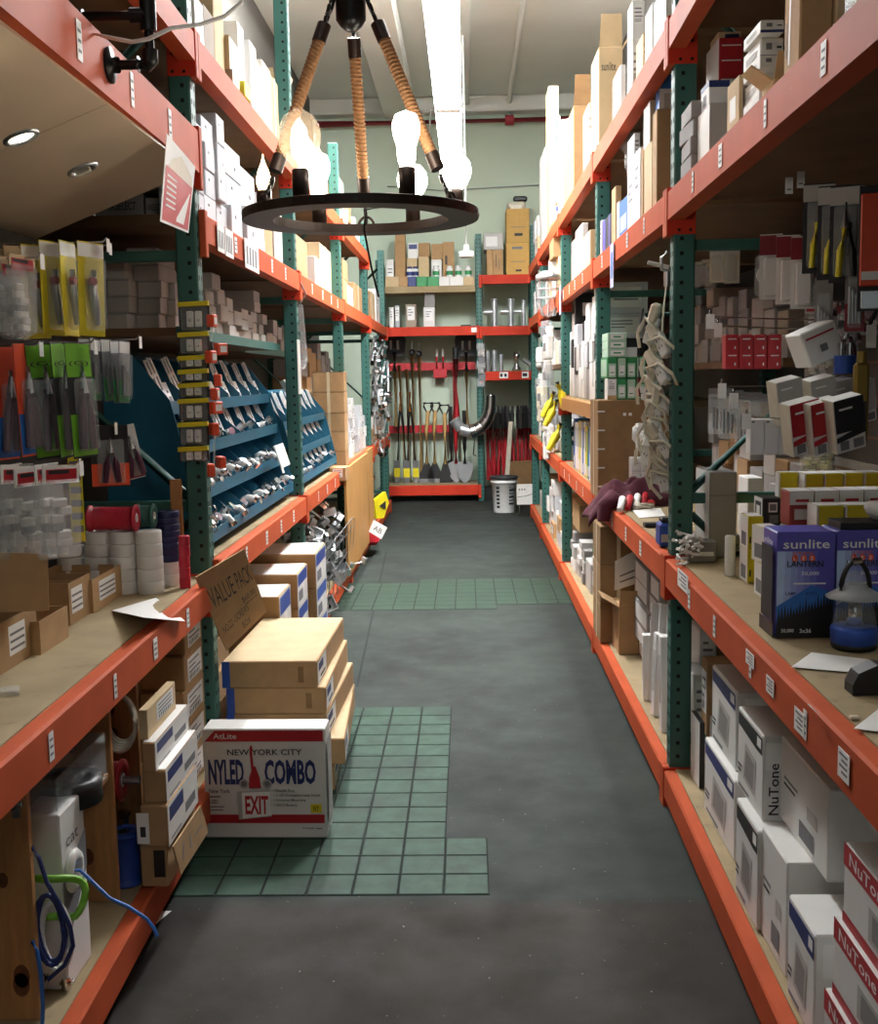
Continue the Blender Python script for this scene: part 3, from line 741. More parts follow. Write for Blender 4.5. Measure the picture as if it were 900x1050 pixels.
tag(MB().tube(pts, .005, 'blue').build('loose_cable'), 'loose bright blue cable hanging past the foremost board edge', 'cable')
tag(MB().cyl((0, 0, 0), (0, 0, .03), .012, 'chrome').box((-.014, -.01, .012), (.014, .01, .022), 'chrome', bev=.002).build('chrome_knob', None, onZ(68, 1014, ZB)), 'small chrome knob lying on the bottom shelf', 'knob')
coil(120, 742, 3.06, .05, .085, 'ivory', 'cream cable coil hung between two brown boards', 5, .006)
o = spool('hanging_wire_spool', .06, .07, 'red'); o.rotation_euler = (0, PI/2, 0); o.location = onY(112, 800, 3.06)+Vector((-.03, 0, 0)); tag(o, 'red wire spool between two brown boards', 'spool')
tag(MB().cyl((-1.2, 3.06, o.location.z), (-.945, 3.06, o.location.z), .012, 'steel').build('spool_rod'), 'steel rod through the red wire spool', 'rod')
o = spool('wire_spool', .052, .15, 'blue_tape', core='black'); o.location = (onY(130, 930, 3.06).x, 3.06, ZB); tag(o, 'dark blue wire spool wrapped in film on the bottom shelf', 'spool')
o = sheet([onZ(140, 935, .004), onZ(176, 934, .004), onZ(160, 947, .004), onZ(135, 945, .004)], .0012, 'paper', name='paper_sheet'); tag(o, 'white paper lying on the floor under the rack', 'paper')
# ---- label boxes beside the cupboard
def lbox(xn, xf, yb, yt, X, label, xd, z0=None, face='blue', m='kraft', **k):
    d = [('+x', 0, 0, 1, 1, 'card_white'), ('+x', .05, .55, .5, .9, 'navy'), ('+x', .55, .2, .9, .45, 'ink_grey'), ('+x', .08, .1, .4, .14, 'ink_grey')]
    return rbox(-1, xn, xf, yb, yt, X=X, xd=xd, z0=z0, m=m, name='fixture_carton', label=label, cat='carton', decos=d, top='card_white' if face == 'blue' else None, **k)
b1 = rbox(-1, 173, 204, 905, 866, X=-.865, xd=145, z0=ZB, m='kraft', name='fixture_carton', label='brown carton with a black clip at the foot of the box stack', cat='carton', group='cartons beside the cable cupboard')
MB().box((-.02, 0, 0), (.012, .002, .08), 'black', bev=.001).build('clip', b1, (b1.dimensions.x/2-.02, -b1.dimensions.y/2-.002, .03))
b2 = lbox(173, 205, 866, 826, -.855, 'brown carton with a barcode label second in the box stack', 145, z0=b1['_t'], face='', group='cartons beside the cable cupboard')
MB().box((-.05, -.001, .01), (-.015, 0, .1), 'paper').box((-.04, -.0016, .03), (-.025, -.001, .06), 'ink').build('label', b2, (0, -b2.dimensions.y/2, 0))
b3 = lbox(171, 205, 826, 790, -.86, 'white and blue carton third in the box stack', 147, z0=b2['_t'], group='cartons beside the cable cupboard')
b4 = lbox(160, 196, 800, 762, -.885, 'white and blue carton fourth in the box stack', 147, z0=b3['_t'], group='cartons beside the cable cupboard')
b5 = rbox(-1, 153, 183, 780, 728, X=-.91, xd=144, z0=b4['_t'], m='kraft_pale', name='fixture_carton', label='pale brown carton with a torn label topmost in the box stack', cat='carton', group='cartons beside the cable cupboard', decos=sticker('+x', .3, .3, .9, .9))
o = sheet([onX(177, 868, -.835), onX(205, 826, -.83), onX(213, 853, -.825), onX(185, 897, -.83)], .004, 'kraft', [('poly', [(.12, .3), (.16, .3), (.3, .75), (.26, .75)], 'ink_grey'), ('poly', [(.4, .3), (.44, .3), (.5, .7), (.46, .7)], 'ink_grey'), (.6, .45, .85, .5, 'ink_grey')], 'cardboard_sign'); tag(o, 'faded handwritten cardboard sign leaning on the box stack', 'sign')
z0 = ZB
for i, (yb, yt, lab) in enumerate(((840, 800, 'bottom'), (800, 762, 'second'), (762, 722, 'third'), (722, 684, 'fourth'), (684, 650, 'topmost'))):
    o = rbox(-1, 190, 214, yb, yt, X=-.99, xd=144, z0=z0 if i else ZB, m='kraft', name='fixture_carton', label=f'brown carton with shipping labels, {lab} in the stack behind the box stack', cat='carton', hgt=.121,
             group='cartons under the counter by the post', decos=sticker('+x', .15, .15, .9, .85)); z0 = o['_t']

# ---- on the floor: five long cartons, the exit sign carton, the value pack sign
zf = 0.0; specs = [(-.015, .40, .03), (.01, .42, .05), (-.01, .39, -.03), (-.02, .385, .0), (-.035, .37, -.02)]
P = onZ(270, 858, 0)
mat('kraft_top', 'c3ab84', .8, var=.1, scale=9, rnd=.03)
for i, (dx, w, rz) in enumerate(specs):
    nm = ['bottom', 'second', 'middle', 'fourth', 'topmost'][i]
    o = carton('fixture_carton', (w, .8, .104), 'kraft', [('+z', .01, .01, .99, .99, 'kraft_top'), ('+x', .02, .1, .3, .9, 'paper'), ('+x', .05, .5, .2, .8, 'navy'), ('+x', .1, .2, .26, .3, 'ink'), ('-y', .8, .2, .86, .8, 'kraft_dark')], (-.735+dx, 4.62, zf), rz)
    q = MB(); q.box((-w/2-.001, -.4012, .0), (-w/2+.03, -.4, .104), 'blue_tape'); q.build('tape', o)
    if i == 4:
        q = MB()
        q.box((-.1, -.1, .1042), (.02, .2, .1046), 'card_white'); q.box((.07, -.27, .1042), (.12, -.24, .1046), 'paper'); q.box((.11, -.32, .1042), (.14, -.30, .1046), 'paper'); q.build('label', o)
    zf += .1045
    tag(o, f'long brown carton with blue tape, {nm} in the stack behind the exit sign box', 'carton', 'long cartons stacked on the aisle floor')
# exit-sign carton
W, D, Hh = .43, .115, .392
P = onZ(274, 860, 0)
dec = [('-y', .015, .885, .985, .985, 'red'), ('-y', .0, .885, .1, .99, 'card_white'), ('-y', 'poly', [(.015, .885), (.985, .885), (.985, .985), (.1, .985)], 'red'),
       ('-y', .02, .13, .98, .21, 'red'), ('-y', 'poly', [(.0, .0), (1, .0), (1, .1), (0, .1)], 'card_white'), ('-y', 'text', 'AtLite', .09, .91, .19, .05, 'paper'),
       ('-y', 'text', 'NEW YORK CITY', .2, .76, .61, .055, 'ink'), ('-y', 'text', 'NYLED', .04, .49, .29, .23, 'navy', False, .035), ('-y', 'text', 'COMBO', .5, .49, .42, .23, 'navy', False, .035),
       ('-y', 'text', 'New York', .04, .41, .17, .04, 'ink'), ('-y', .04, .37, .13, .385, 'ink_grey'), ('-y', 'text', 'LED', .04, .315, .07, .035, 'ink'), ('-y', .04, .28, .16, .29, 'ink_grey'), ('-y', .04, .25, .15, .26, 'ink_grey'),
       ('-y', 'text', '• Double Face', .57, .42, .17, .028, 'ink'), ('-y', 'text', '• 2 LED Emergency Lamp Heads', .57, .375, .38, .03, 'ink'), ('-y', 'text', '• Universal Mounting', .57, .33, .26, .03, 'ink'), ('-y', 'text', '• NiCd Battery', .57, .285, .19, .028, 'ink'),
       ('-y', .87, .23, .96, .31, 'yellow'), ('-y', 'text', 'NY', .89, .245, .05, .05, 'ink'), ('-y', 'text', 'Cooper', .8, .075, .1, .025, 'ink'), ('-y', .91, .08, .96, .09, 'ink_grey'),
       ('+x', .1, .1, .9, .9, 'card_grey')]
# red raised-arm torch figure shape behind the exit sign, two lamp heads and the sign itself
dec += [('-y', 'poly', [(.37, .46), (.47, .46), (.46, .56), (.43, .66), (.415, .66), (.405, .8), (.385, .8), (.395, .62), (.375, .56)], 'red'), ('-y', 'poly', [(.39, .8), (.41, .8), (.41, .84), (.40, .86), (.385, .83)], 'red')]
for cx in (.33, .52): dec.append(('-y', 'poly', [(cx+.04*math.cos(2*PI*k/14), .50+.045*math.sin(2*PI*k/14)) for k in range(14)], 'card_grey')); dec.append(('-y', 'poly', [(cx+.025*math.cos(2*PI*k/14), .50+.028*math.sin(2*PI*k/14)) for k in range(14)], 'ink_grey'))
dec += [('-y', 'poly', [(.28, .17), (.55, .2), (.54, .44), (.27, .43)], 'card_grey'), ('-y', 'poly', [(.31, .18), (.55, .21), (.54, .43), (.31, .42)], 'paper'), ('-y', 'text', 'EXIT', .335, .22, .19, .17, 'red', False, .03)]
o = carton('exit_sign_carton', (W, D, Hh), 'card_white', dec, (P.x, P.y+D/2+.002, 0.006), -.02)
MB().box((-.2, -.05, -.006), (-.06, .05, 0), 'card_white').box((.03, -.05, -.006), (.2, .05, 0), 'card_white').build('flap', o)
tag(o, 'white exit sign carton with red bands standing on the aisle floor', 'carton')
TL, TR, BL = onY(200, 592, 3.77), onY(250, 563, 4.0), onY(232, 667, 4.16)
n_ = (TR-TL).cross(BL-TL); d_ = ray(273, 627); o_ = Vector((0, 0, EYE)); t_ = (TL-o_).dot(n_)/d_.dot(n_); BR = o_+d_*t_
def hand(s, u, v, w, h, sk=0): return ('text', s, u, v, w, h, 'ink', -.004, sk)
o = sheet([TL, TR, BR, BL], .004, 'kraft', [hand('VALUE', .08, .55, .5, .25), hand('PACK', .64, .56, .32, .24), hand('$60.00', .62, .36, .3, .09), (.66, .33, .93, .34, 'ink'), hand('NO.22 - SCREWS', .08, .2, .6, .1, .04), hand('BOX', .46, .07, .18, .09)], 'cardboard_sign')
tag(o, 'brown cardboard sign handwritten VALUE PACK above the long cartons', 'sign')
# ================================================================== left side, behind the first post
# ---- strip of outlet packs on the post
p0 = onY(199, 306, 4.02)
def outlet_pack(h, w=.108):
    e = empty('hanging_outlet_pack', (0, 0, 0))
    MB().box((-w*.44, -.022, -h+.002), (w*.44, -.004, -.018), 'clear', bev=.004).build('blister', e)
    cd_ = MB().box((-w/2, -.004, -h), (w/2, -.001, 0), 'ink').build('card', e)
    MB().prism([(-w/2, -.02), (w/2, -.016), (w/2, 0), (-w/2, -.004)], (0, -.026, 0), (1, 0, 0), (0, 0, 1), (0, .022, 0), 'yellow').build('header', e)
    for x in (-.026, .004):
        q = MB(); q.box((x, -.020, -h*.88), (x+.024, -.006, -h*.34), 'white_plastic', bev=.003)
        q.box((x+.008, -.0208, -h*.7), (x+.010, -.019, -h*.6), 'ink').box((x+.014, -.0208, -h*.7), (x+.016, -.019, -h*.6), 'ink'); q.build('outlet', cd_)
    return e
for (y0, y1) in ((309, 340), (340, 364), (364, 378), (378, 392), (392, 408), (408, 432), (432, 457), (457, 474)):
    P = onY(199, y0, 4.02); h = P.z-onY(199, y1, 4.02).z-.003
    o = outlet_pack(h); o.location = P; o.rotation_euler = (0, 0, random.uniform(-.04, .04))
    tag(o, 'yellow topped twin outlet pack hanging on the rack post', 'outlet pack', 'outlet packs on the post strip', 'z')
for (x, y) in ((217, 329), (226, 358), (216, 366), (223, 390), (220, 404), (221, 418), (226, 474), (216, 482), (219, 440)):
    P = onX(x, y, -.905); q = MB(); q.box((-.012, -.028, -.022), (.014, .028, .022), 'orange', bev=.004).box((.0145, -.018, -.012), (.0152, .018, .012), 'card_white')
    o = q.build('hanging_clip_box', None, P, random.uniform(-.5, .5)); tag(o, 'small orange clip box hanging beside the outlet packs', 'clip box', 'orange clip boxes', 'z')
tag(MB().tube([onX(216, 318, -.925), onX(221, 400, -.925), onX(219, 500, -.925)], .004, 'clear_bag', n=6).build('hanging_clip_strip'), 'clear plastic strip carrying the orange clip boxes', 'strip')
for (x, y) in ((214, 520), (216, 530), (215, 540)):
    P = onX(x, y, -.93); tag(MB().tube([P+Vector((.0, 0, .0)), P+Vector((.02, -.004, .006)), P+Vector((.028, 0, -.01)), P+Vector((.014, 0, -.022))], .0035, 'chrome', n=6).build('hanging_ring_hook'), 'small chrome hook on the post above the counter edge', 'hook', 'small chrome post hooks', 'z')

# ---- blue bin racks
def bin_rack(Y0, Y1, tiers, zt, ncol, label):
    """cascade of open bins; tiers: list of (lip height z, lip x)"""
    e = empty('bin_rack', (0, Y0, 0)); L = Y1-Y0; Xb = -1.36
    for y in (0, L-.006):
        MB().prism([(tiers[0][1], tiers[0][0]-.02), (tiers[0][1], tiers[0][0]+.04), (tiers[-1][1], tiers[-1][0]+.05), (tiers[-1][1]-.13, zt), (Xb, zt), (Xb, tiers[0][0]-.02)], (0, y, 0), (1, 0, 0), (0, 0, 1), (0, .006, 0), 'blue_bin').build('side_panel', e)
    MB().box((Xb, .006, tiers[0][0]-.02), (Xb+.005, L-.006, zt), 'blue_bin').build('back_panel', e)
    spots = []
    for k, (z, x) in enumerate(tiers):
        nz = tiers[k+1][0] if k+1 < len(tiers) else zt
        q = MB()
        q.prism([(x, z-.005), (x, z+.045), (x-.004, z+.045), (x-.006, z+.003), (x-.17, z+.05), (x-.17, z+.042), (x-.01, z-.005)], (0, .007, 0), (1, 0, 0), (0, 0, 1), (0, L-.014, 0), 'blue_bin'); tray_ = q.build('bin_tray', e)
        q = MB(); q.prism([(x-.17, z+.04), (x-.165, z+.04), (x-.225, nz+.01), (x-.23, nz+.01)], (0, .007, 0), (1, 0, 0), (0, 0, 1), (0, L-.014, 0), 'blue_bin'); q.build('tray_back', e)
        for c in range(1, ncol):
            y = L*c/ncol
            MB().prism([(x-.006, z+.005), (x-.006, z+.06), (x-.15, min(z+.2, nz+.02)), (x-.22, nz+.0), (x-.17, z+.04)], (0, y, 0), (1, 0, 0), (0, 0, 1), (0, .004, 0), 'blue_bin').build('divider', tray_)
        for c in range(ncol): spots.append((k, x, Y0+L*(c+.5)/ncol, z, L/ncol))
    tag(e, label, 'bin rack'); return spots
def m_strap(q, r):      # slotted steel strap leaning in the bin
    h = r.uniform(.19, .25); w = r.uniform(.019, .024)
    for s in (-1, 1): q.box((-.002, s*w-.010, 0), (.002, s*w+.010, h), 'galv_w')
    for k in range(4): z = h*k/3; q.box((-.002, -w, max(0, z-.007)), (.002, w, min(h, z+.007)), 'galv_w')
def m_clamp(q, r):      # conduit fitting
    q.cyl((0, 0, .012), (0, 0, .05), .017, 'galv_w', n=10).cyl((0, 0, 0), (0, 0, .014), .021, 'chrome', n=6, smooth=False).cyl((0, 0, .05), (0, 0, .058), .020, 'chrome', n=10).cyl((.015, 0, .03), (.03, 0, .03), .004, 'steel', n=6)
def m_elbow(q, r):
    q.tube([(0, 0, 0), (0, 0, .04), (.012, 0, .058), (.045, 0, .065)], .016, 'galv_w', n=10); q.cyl((.035, 0, .065), (.052, 0, .065), .021, 'chrome', n=10)
def m_plate(q, r):
    q.box((-.003, -.035, 0), (.003, .035, .11), 'paper', bev=.002); q.box((.0032, -.02, .02), (.0036, .02, .05), 'ink_grey').box((.0032, -.02, .065), (.0036, .01, .075), 'ink')
mat('galv_w', 'e4e7e8', .4, metal=.15, var=.06)
r_ = random.Random(3)
FIT = {}
def fit(kind, i):
    k = (kind, i % 3)
    if k not in FIT:
        q = MB(); {'s': m_strap, 'c': m_clamp, 'e': m_elbow, 'p': m_plate}[kind](q, random.Random(i)); FIT[k] = q
        o = q.build({'s': 'slotted_steel_strap', 'c': 'conduit_fitting', 'e': 'conduit_elbow', 'p': 'price_card'}[kind]); FIT[k] = o; return o
    return dup(FIT[k], (0, 0, 0))
LABF = {'s': ('slotted steel strap', 'strap'), 'c': ('round steel conduit fitting', 'conduit fitting'), 'e': ('bent steel conduit elbow', 'conduit elbow'), 'p': ('white printed price card', 'price card')}
TN = ['bottom', 'second', 'third', 'top']
def fill_bins(spots, pat, rackname, grp, lean=-.38):
    for j, (k, x, y, z, wd) in enumerate(spots):
        for a, kind in enumerate(pat[k]):
            n = len(pat[k]); yy = y+wd*((a+.5)/n-.5)*.74+r_.uniform(-.004, .004)
            o = fit(kind, j+a)
            if kind in 'sp': o.location = (x-.030-.003*a, yy, z+.014); o.rotation_euler = (r_.uniform(-.06, .06), lean, r_.uniform(-.05, .05))
            else: o.location = (x-.062+r_.uniform(-.006, .006), yy, z+.042); o.rotation_euler = (r_.uniform(-.3, .3), .9+r_.uniform(-.5, .5), r_.uniform(-.6, .6))
            tag(o, f'{LABF[kind][0]} in the {TN[k]} tray of the {rackname}', LABF[kind][1], grp)
t1 = [(.985, -.99), (1.145, -1.03), (1.315, -1.07), (1.485, -1.11)]
sp = bin_rack(4.19, 6.32, t1, 1.70, 8, 'large blue bin rack of steel fittings on the counter')
fill_bins(sp, ['cecc', 'cccec', 'ssc', 'ssp'], 'large blue bin rack', 'fittings in the large blue bin rack')
t2 = [(.985, -.99), (1.145, -1.03), (1.315, -1.07)]
sp = bin_rack(6.52, 8.45, t2, 1.53, 8, 'small blue bin rack of steel fittings past the second post')
fill_bins(sp, ['sssc', 'ssss', 'sss'], 'small blue bin rack', 'fittings in the small blue bin rack')
P = onX(302, 397, -1.0); o = carton('outlet_box', (.03, .16, .09), 'card_white', sticker('+x', .1, .1, .9, .9), P+Vector((-.02, 0, -.04))); o.rotation_euler = (0, -.5, 0); tag(o, 'white carton card sticking out of the large blue bin rack top', 'card')
P = onX(289, 467, -.955); o = MB().box((-.004, -.13, -.06), (.004, .13, .06), 'paper', bev=.002).box((-.002, -.14, -.085), (.002, -.09, -.06), 'paper').build('hanging_cover_plate', None, P, 0, (0, -.3, 0)); tag(o, 'large white cover plate hanging off the large blue bin rack', 'plate')

# ---- shelves of cartons
mat('card_cool', 'c9ccd0', .6, var=.04, scale=12, rnd=.08)
def dots(f='+x'): return [(f, .3, .62, .42, .72, 'ink')] if random.random() < .6 else [(f, .55, .3, .66, .42, 'ink')]
def colstack(side, xn, xf, ybase, ytop, n, z0, st, xd=None, dep=.3, m='card_cool', name='white_carton', lab='', grp=None, deco=None, jit=.012, cat='box', tape=None):
    Y = 4
    top = None
    p = None
    for _ in range(4): p = onX(xn, ybase, Xf(side, Y)+side*st); Y = p.y
    H = onY(xn, ytop, Y).z - z0; h = H/n; z = z0
    for k in range(n):
        # each tier is its own carton, a little out of line
        s = st+random.uniform(-jit, jit)
        o = rbox(side, xn, xf, ybase, 0, st=s, dep=dep, xd=xd, z0=z, m=m, name=name, label=lab, cat=cat, group=grp, decos=deco() if deco else (), hgt=h, tape=tape)
        if lab and n > 1:
            t = {0: 'bottom', n-1: 'topmost'}.get(k, ORD[k]); o['label'] = f'{lab}, {t} of its stack'
        z = o['_t']
    return o
Z2 = 2.206
# white cartons past the post, under the red price sheet
for i, (xn, xf, yt, n) in enumerate(((200, 210, 117, 4), (210, 222, 113, 4), (222, 233, 112, 4), (233, 248, 141, 3), (248, 262, 166, 2))):
    colstack(-1, xn, xf, 225, yt, n, Z2, .03, dep=.13 if i < 2 else .32, lab='white fixture carton over the blue bins', grp='white cartons over the blue bins', deco=dots)
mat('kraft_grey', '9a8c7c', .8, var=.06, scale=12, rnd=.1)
Z2w = 'on the shelf over the small blue bins'
for i, (xn, xf, yt, n, m) in enumerate(((263, 272, 196, 2, 'card_white'), (272, 280, 215, 1, 'kraft'), (280, 290, 205, 1, 'card_grey'), (290, 300, 232, 1, 'kraft_grey'))):
    colstack(-1, xn, xf, 262, yt, n, Z2, .04, dep=.3, m=m, name='carton', lab=f'{"white" if m=="card_white" else "brown" if m=="kraft" else "grey"} carton at the far end over the blue bins', grp='cartons over the blue bins')
for i, (xn, xf, yt, m, nm) in enumerate(((305, 316, 239, 'kraft', 'printed brown'), (324, 329, 262, 'card_white', 'slim white'), (329, 340, 248, 'kraft_pale', 'tall pale brown'), (340, 348, 254, 'kraft_pale', 'pale brown'), (356, 362, 291, 'card_white', 'small white lamp'), (363, 371, 289, 'kraft', 'brown'), (371, 379, 292, 'kraft', 'brown'), (379, 384, 297, 'kraft_pale', 'pale brown'), (385, 389, 296, 'card_white', 'white'))):
    rbox(-1, xn, xf, 300, yt, st=.03, dep=.3, z0=Z2, m=m, name='carton', label=f'{nm} carton past the second post at head level', cat='carton', group='cartons at head level past the second post',
         decos=([('-y', .12, .3, .6, .36, 'ink_grey'), ('-y', .12, .2, .45, .24, 'ink_grey'), ('-y', 'poly', [(.0, .9), (.03, .9), (.9, .5), (.9, .47)], 'kraft_dark')] if i == 0 else sticker('+x', .2, .4, .8, .8, 2, False) if m == 'card_white' else [('+x', .4, 0, .6, 1, 'tape')]))
lo_ = rbox(-1, 348, 356, 300, 282, st=.0, dep=.22, z0=Z2, m='kraft', name='carton', label='brown carton under an open one past the third post', cat='carton')
rbox(-1, 350, 357, 300, 262, st=.0, dep=.2, z0=lo_['_t'], m='kraft', name='carton', label='brown carton overhanging the shelf past the third post', cat='carton')
# hanging price labels on that beam
for (a, b, y0, y1) in ((222, 229, 228, 257), (230, 238, 233, 262), (250, 264, 243, 274)):
    p, q = onX(a, y0, -.922), onX(b, y0, -.922); h = p.z-onY(a, y1, p.y).z
    m_ = MB(); m_.box((0, 0, -h), (.002, q.y-p.y, 0), 'paper')
    for k in range(4): m_.box((.002, (q.y-p.y)*(.12+.2*k), -h*.85), (.0026, (q.y-p.y)*(.22+.2*k), -h*.25), 'ink_grey')
    tag(m_.build('hanging_price_label', None, p), 'white barcode label hung on the beam over the blue bins', 'label', 'barcode labels over the blue bins')
# cartons with printed ends seen behind the first post
for i, (xa, xb, yb, yt, t) in enumerate(((96, 147, 212, 188, 1), (148, 166, 211, 191, 1), (108, 147, 188, 170, 1), (148, 167, 190, 167, 0))):
    a = onY(xa, yb, 4.18); b = onY(xb, yb, 4.18); h = onY(xa, yt, 4.18).z-a.z
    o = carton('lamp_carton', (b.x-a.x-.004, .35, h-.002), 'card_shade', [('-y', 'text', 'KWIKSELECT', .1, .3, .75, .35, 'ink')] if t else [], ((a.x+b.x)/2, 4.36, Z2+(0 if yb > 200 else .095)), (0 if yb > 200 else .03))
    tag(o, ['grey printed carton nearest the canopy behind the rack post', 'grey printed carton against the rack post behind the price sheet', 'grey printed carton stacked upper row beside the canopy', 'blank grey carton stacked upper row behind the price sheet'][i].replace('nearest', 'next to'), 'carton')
# middle shelf in the blue bin bay with shaded cartons
ZM = 1.80
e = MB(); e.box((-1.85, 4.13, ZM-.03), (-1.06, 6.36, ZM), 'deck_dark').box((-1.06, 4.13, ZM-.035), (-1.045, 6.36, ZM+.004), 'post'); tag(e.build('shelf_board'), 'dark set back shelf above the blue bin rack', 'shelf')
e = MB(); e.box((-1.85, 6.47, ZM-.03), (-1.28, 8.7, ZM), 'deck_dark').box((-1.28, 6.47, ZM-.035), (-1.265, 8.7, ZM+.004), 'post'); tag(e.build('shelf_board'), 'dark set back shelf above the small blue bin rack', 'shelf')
def grid_cartons(X, Y0, Y1, z0, z1, side, m, lab, grp, w=(.12, .2), h=(.05, .075), d=.3, miss=.12, cat='carton', nm='carton', seed=1, face=None):
    r = random.Random(seed); y = Y0
    while y < Y1-.08:
        ww = min(r.uniform(*w), Y1-y); hh = r.uniform(*h); z = z0; zt = z0+(z1-z0)*r.uniform(.55, 1.0); k = 0
        while z+hh < zt+.01:
            s = r.uniform(0, .035)
            o = carton(nm, (d, ww-.006, hh-.001), m if isinstance(m, str) else r.choice(m), (sticker(face, .2, .2, .8, .8, 2, False) if face and r.random() < .5 else []), (X+side*(d/2+s), y+ww/2, z))
            tag(o, lab, cat, grp, 'Y'); z += hh; k += 1
        y += ww
# near ends of stacks facing the camera behind the post (px 110-182)
for c, (xa, xb, n) in enumerate(((108, 133, 4), (133, 166, 5), (166, 181, 3))):
    a = onY(xa, 327, 4.24+.1*c); b = onY(xb, 327, 4.24+.1*c); z = ZM+.001
    for k in range(n):
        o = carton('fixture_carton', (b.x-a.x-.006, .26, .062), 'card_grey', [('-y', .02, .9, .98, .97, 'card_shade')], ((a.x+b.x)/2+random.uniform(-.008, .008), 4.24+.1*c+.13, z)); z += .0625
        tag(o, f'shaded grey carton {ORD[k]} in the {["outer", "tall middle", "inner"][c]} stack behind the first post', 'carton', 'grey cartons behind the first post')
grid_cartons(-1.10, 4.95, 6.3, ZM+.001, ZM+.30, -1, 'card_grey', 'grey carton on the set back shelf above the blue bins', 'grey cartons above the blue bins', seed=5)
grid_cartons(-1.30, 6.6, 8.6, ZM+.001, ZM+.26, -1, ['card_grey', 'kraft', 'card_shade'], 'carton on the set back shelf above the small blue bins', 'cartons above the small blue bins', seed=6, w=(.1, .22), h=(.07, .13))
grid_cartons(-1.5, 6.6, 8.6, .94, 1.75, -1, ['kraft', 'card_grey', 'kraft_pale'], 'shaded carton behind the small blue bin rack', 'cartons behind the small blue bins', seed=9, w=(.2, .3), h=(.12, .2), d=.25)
# hanging things by the second post (px 300-322)
q = MB(); P = onX(307, 292, -.93)
q.tube([P+Vector((0, 0, .02)), P+Vector((.03, .03, -.05)), P+Vector((0, .02, -.1)), P], .006, 'steel'); tag(q.build('hanging_strap_loop'), 'grey strap loop hanging from the beam by the second post', 'strap')
P = onX(306, 312, -.93)
o = MB().prism([(0, 0), (.03, 0), (.17, -.3), (.03, -.36)], (0, 0, 0), (0, 1, 0), (0, 0, 1), (.02, 0, 0), 'clear_bag').build('hanging_film_bag', None, P); tag(o, 'long cloudy plastic bag hanging by the second post', 'bag')
P = onX(304, 348, -.93)
o = MB().box((0, 0, -.3), (.004, .1, 0), 'paper').build('hanging_price_list', None, P); tag(o, 'narrow white paper list hanging on the second post', 'paper')

# ---- top level on the left
ZT = 2.816
for i, (xn, xf, yt, m, nm, xd) in enumerate(((203, 212, -8, 'card_white', 'white glossy', None), (212, 222, 2, 'kraft_grey', 'grey brown', None), (222, 232, -30, 'kraft_pale', 'pale brown', None), (246, 252, 20, 'card_white', 'slim white', None), (258, 264, 40, 'card_white', 'white', None), (264, 270, 60, 'kraft_pale', 'pale brown', None))):
    rbox(-1, xn, xf, 100, yt, st=.03, dep=.3, z0=ZT, m=m, name='carton', label=f'{nm} carton on the top shelf over the blue bins', cat='carton', group='cartons on the top shelf over the blue bins', xd=xd)
o = rbox(-1, 232, 246, 100, 60, st=.0, dep=.28, z0=ZT, m='card_white', name='carton', label='white carton with grey ends low on the top shelf over the blue bins', cat='carton', decos=[('-y', 0, 0, 1, 1, 'kraft_grey')])
rbox(-1, 232, 247, 60, 30, st=.01, dep=.26, z0=o['_t'], m='card_white', name='carton', label='white carton stacked on the one with grey ends', cat='carton', decos=[('-y', 0, 0, 1, 1, 'kraft_pale')])
rbox(-1, 252, 258, 118, 82, st=-.02, dep=.1, z0=ZT, m='yellow', name='carton', label='bright yellow carton on the top shelf over the blue bins', cat='carton')
mat('teal', '6fb9ab', .5)
for k, (xn, xf, yt, m) in enumerate(((273, 281, 60, 'card_white'), (281, 288, 75, 'kraft'), (288, 297, 95, 'card_white'), (306, 316, 120, 'kraft_pale'), (318, 326, 140, 'card_white'), (328, 336, 150, 'kraft'), (338, 345, 170, 'kraft'), (346, 352, 178, 'card_white'))):
    rbox(-1, xn, xf, 190, yt, st=.03, dep=.3, z0=ZT, m=m, name='carton', label=f'{"white" if m=="card_white" else "brown"} carton on the top shelf beyond the yellow one', cat='carton', group='cartons on the top shelf beyond the yellow one', decos=sticker('+x', .2, .3, .8, .8, 2) if m == 'card_white' else [('+x', .42, 0, .58, 1, 'tape')])
def open_carton(side, xn, xf, yb, yt, z0, m, label, flap=.12, st=.02, dep=.32, name='open_carton', xd=None, decos=(), group=None, sides='abc'):
    o = rbox(side, xn, xf, yb, yt, st=st, dep=dep, z0=z0, m=m, name=name, label=label, cat='carton', xd=xd, decos=decos, group=group)
    d, L, h = o.data.vertices[0].co, 0, 0
    bb = [max(abs(v.co[i]) for v in o.data.vertices) for i in range(3)]; hx, hy, hz = bb
    for (sx, sy) in [dict(a=(-side, 0), b=(0, -1), c=(side, 0))[c_] for c_ in sides]:
        q = MB(); a = random.uniform(.5, 1.1)
        if sx:
            q.prism([(-hy*.95, 0), (hy*.95, 0), (hy*.85, flap), (-hy*.85, flap)], (sx*hx*.98, 0, hz), (0, 1, 0), (sx*math.cos(a), 0, math.sin(a)), (0.003*sx, 0, -.003), m)
        else:
            q.prism([(-hx*.95, 0), (hx*.95, 0), (hx*.85, flap), (-hx*.85, flap)], (0, sy*hy*.98, hz), (1, 0, 0), (0, sy*math.cos(1.3), math.sin(1.3)), (0, .003, -.003), m)
        q.build('flap', o)
    return o
open_carton(-1, 291, 303, 150, 88, ZT, 'kraft_pale', 'open brown carton with raised flaps on the top shelf behind the chandelier', flap=.16)


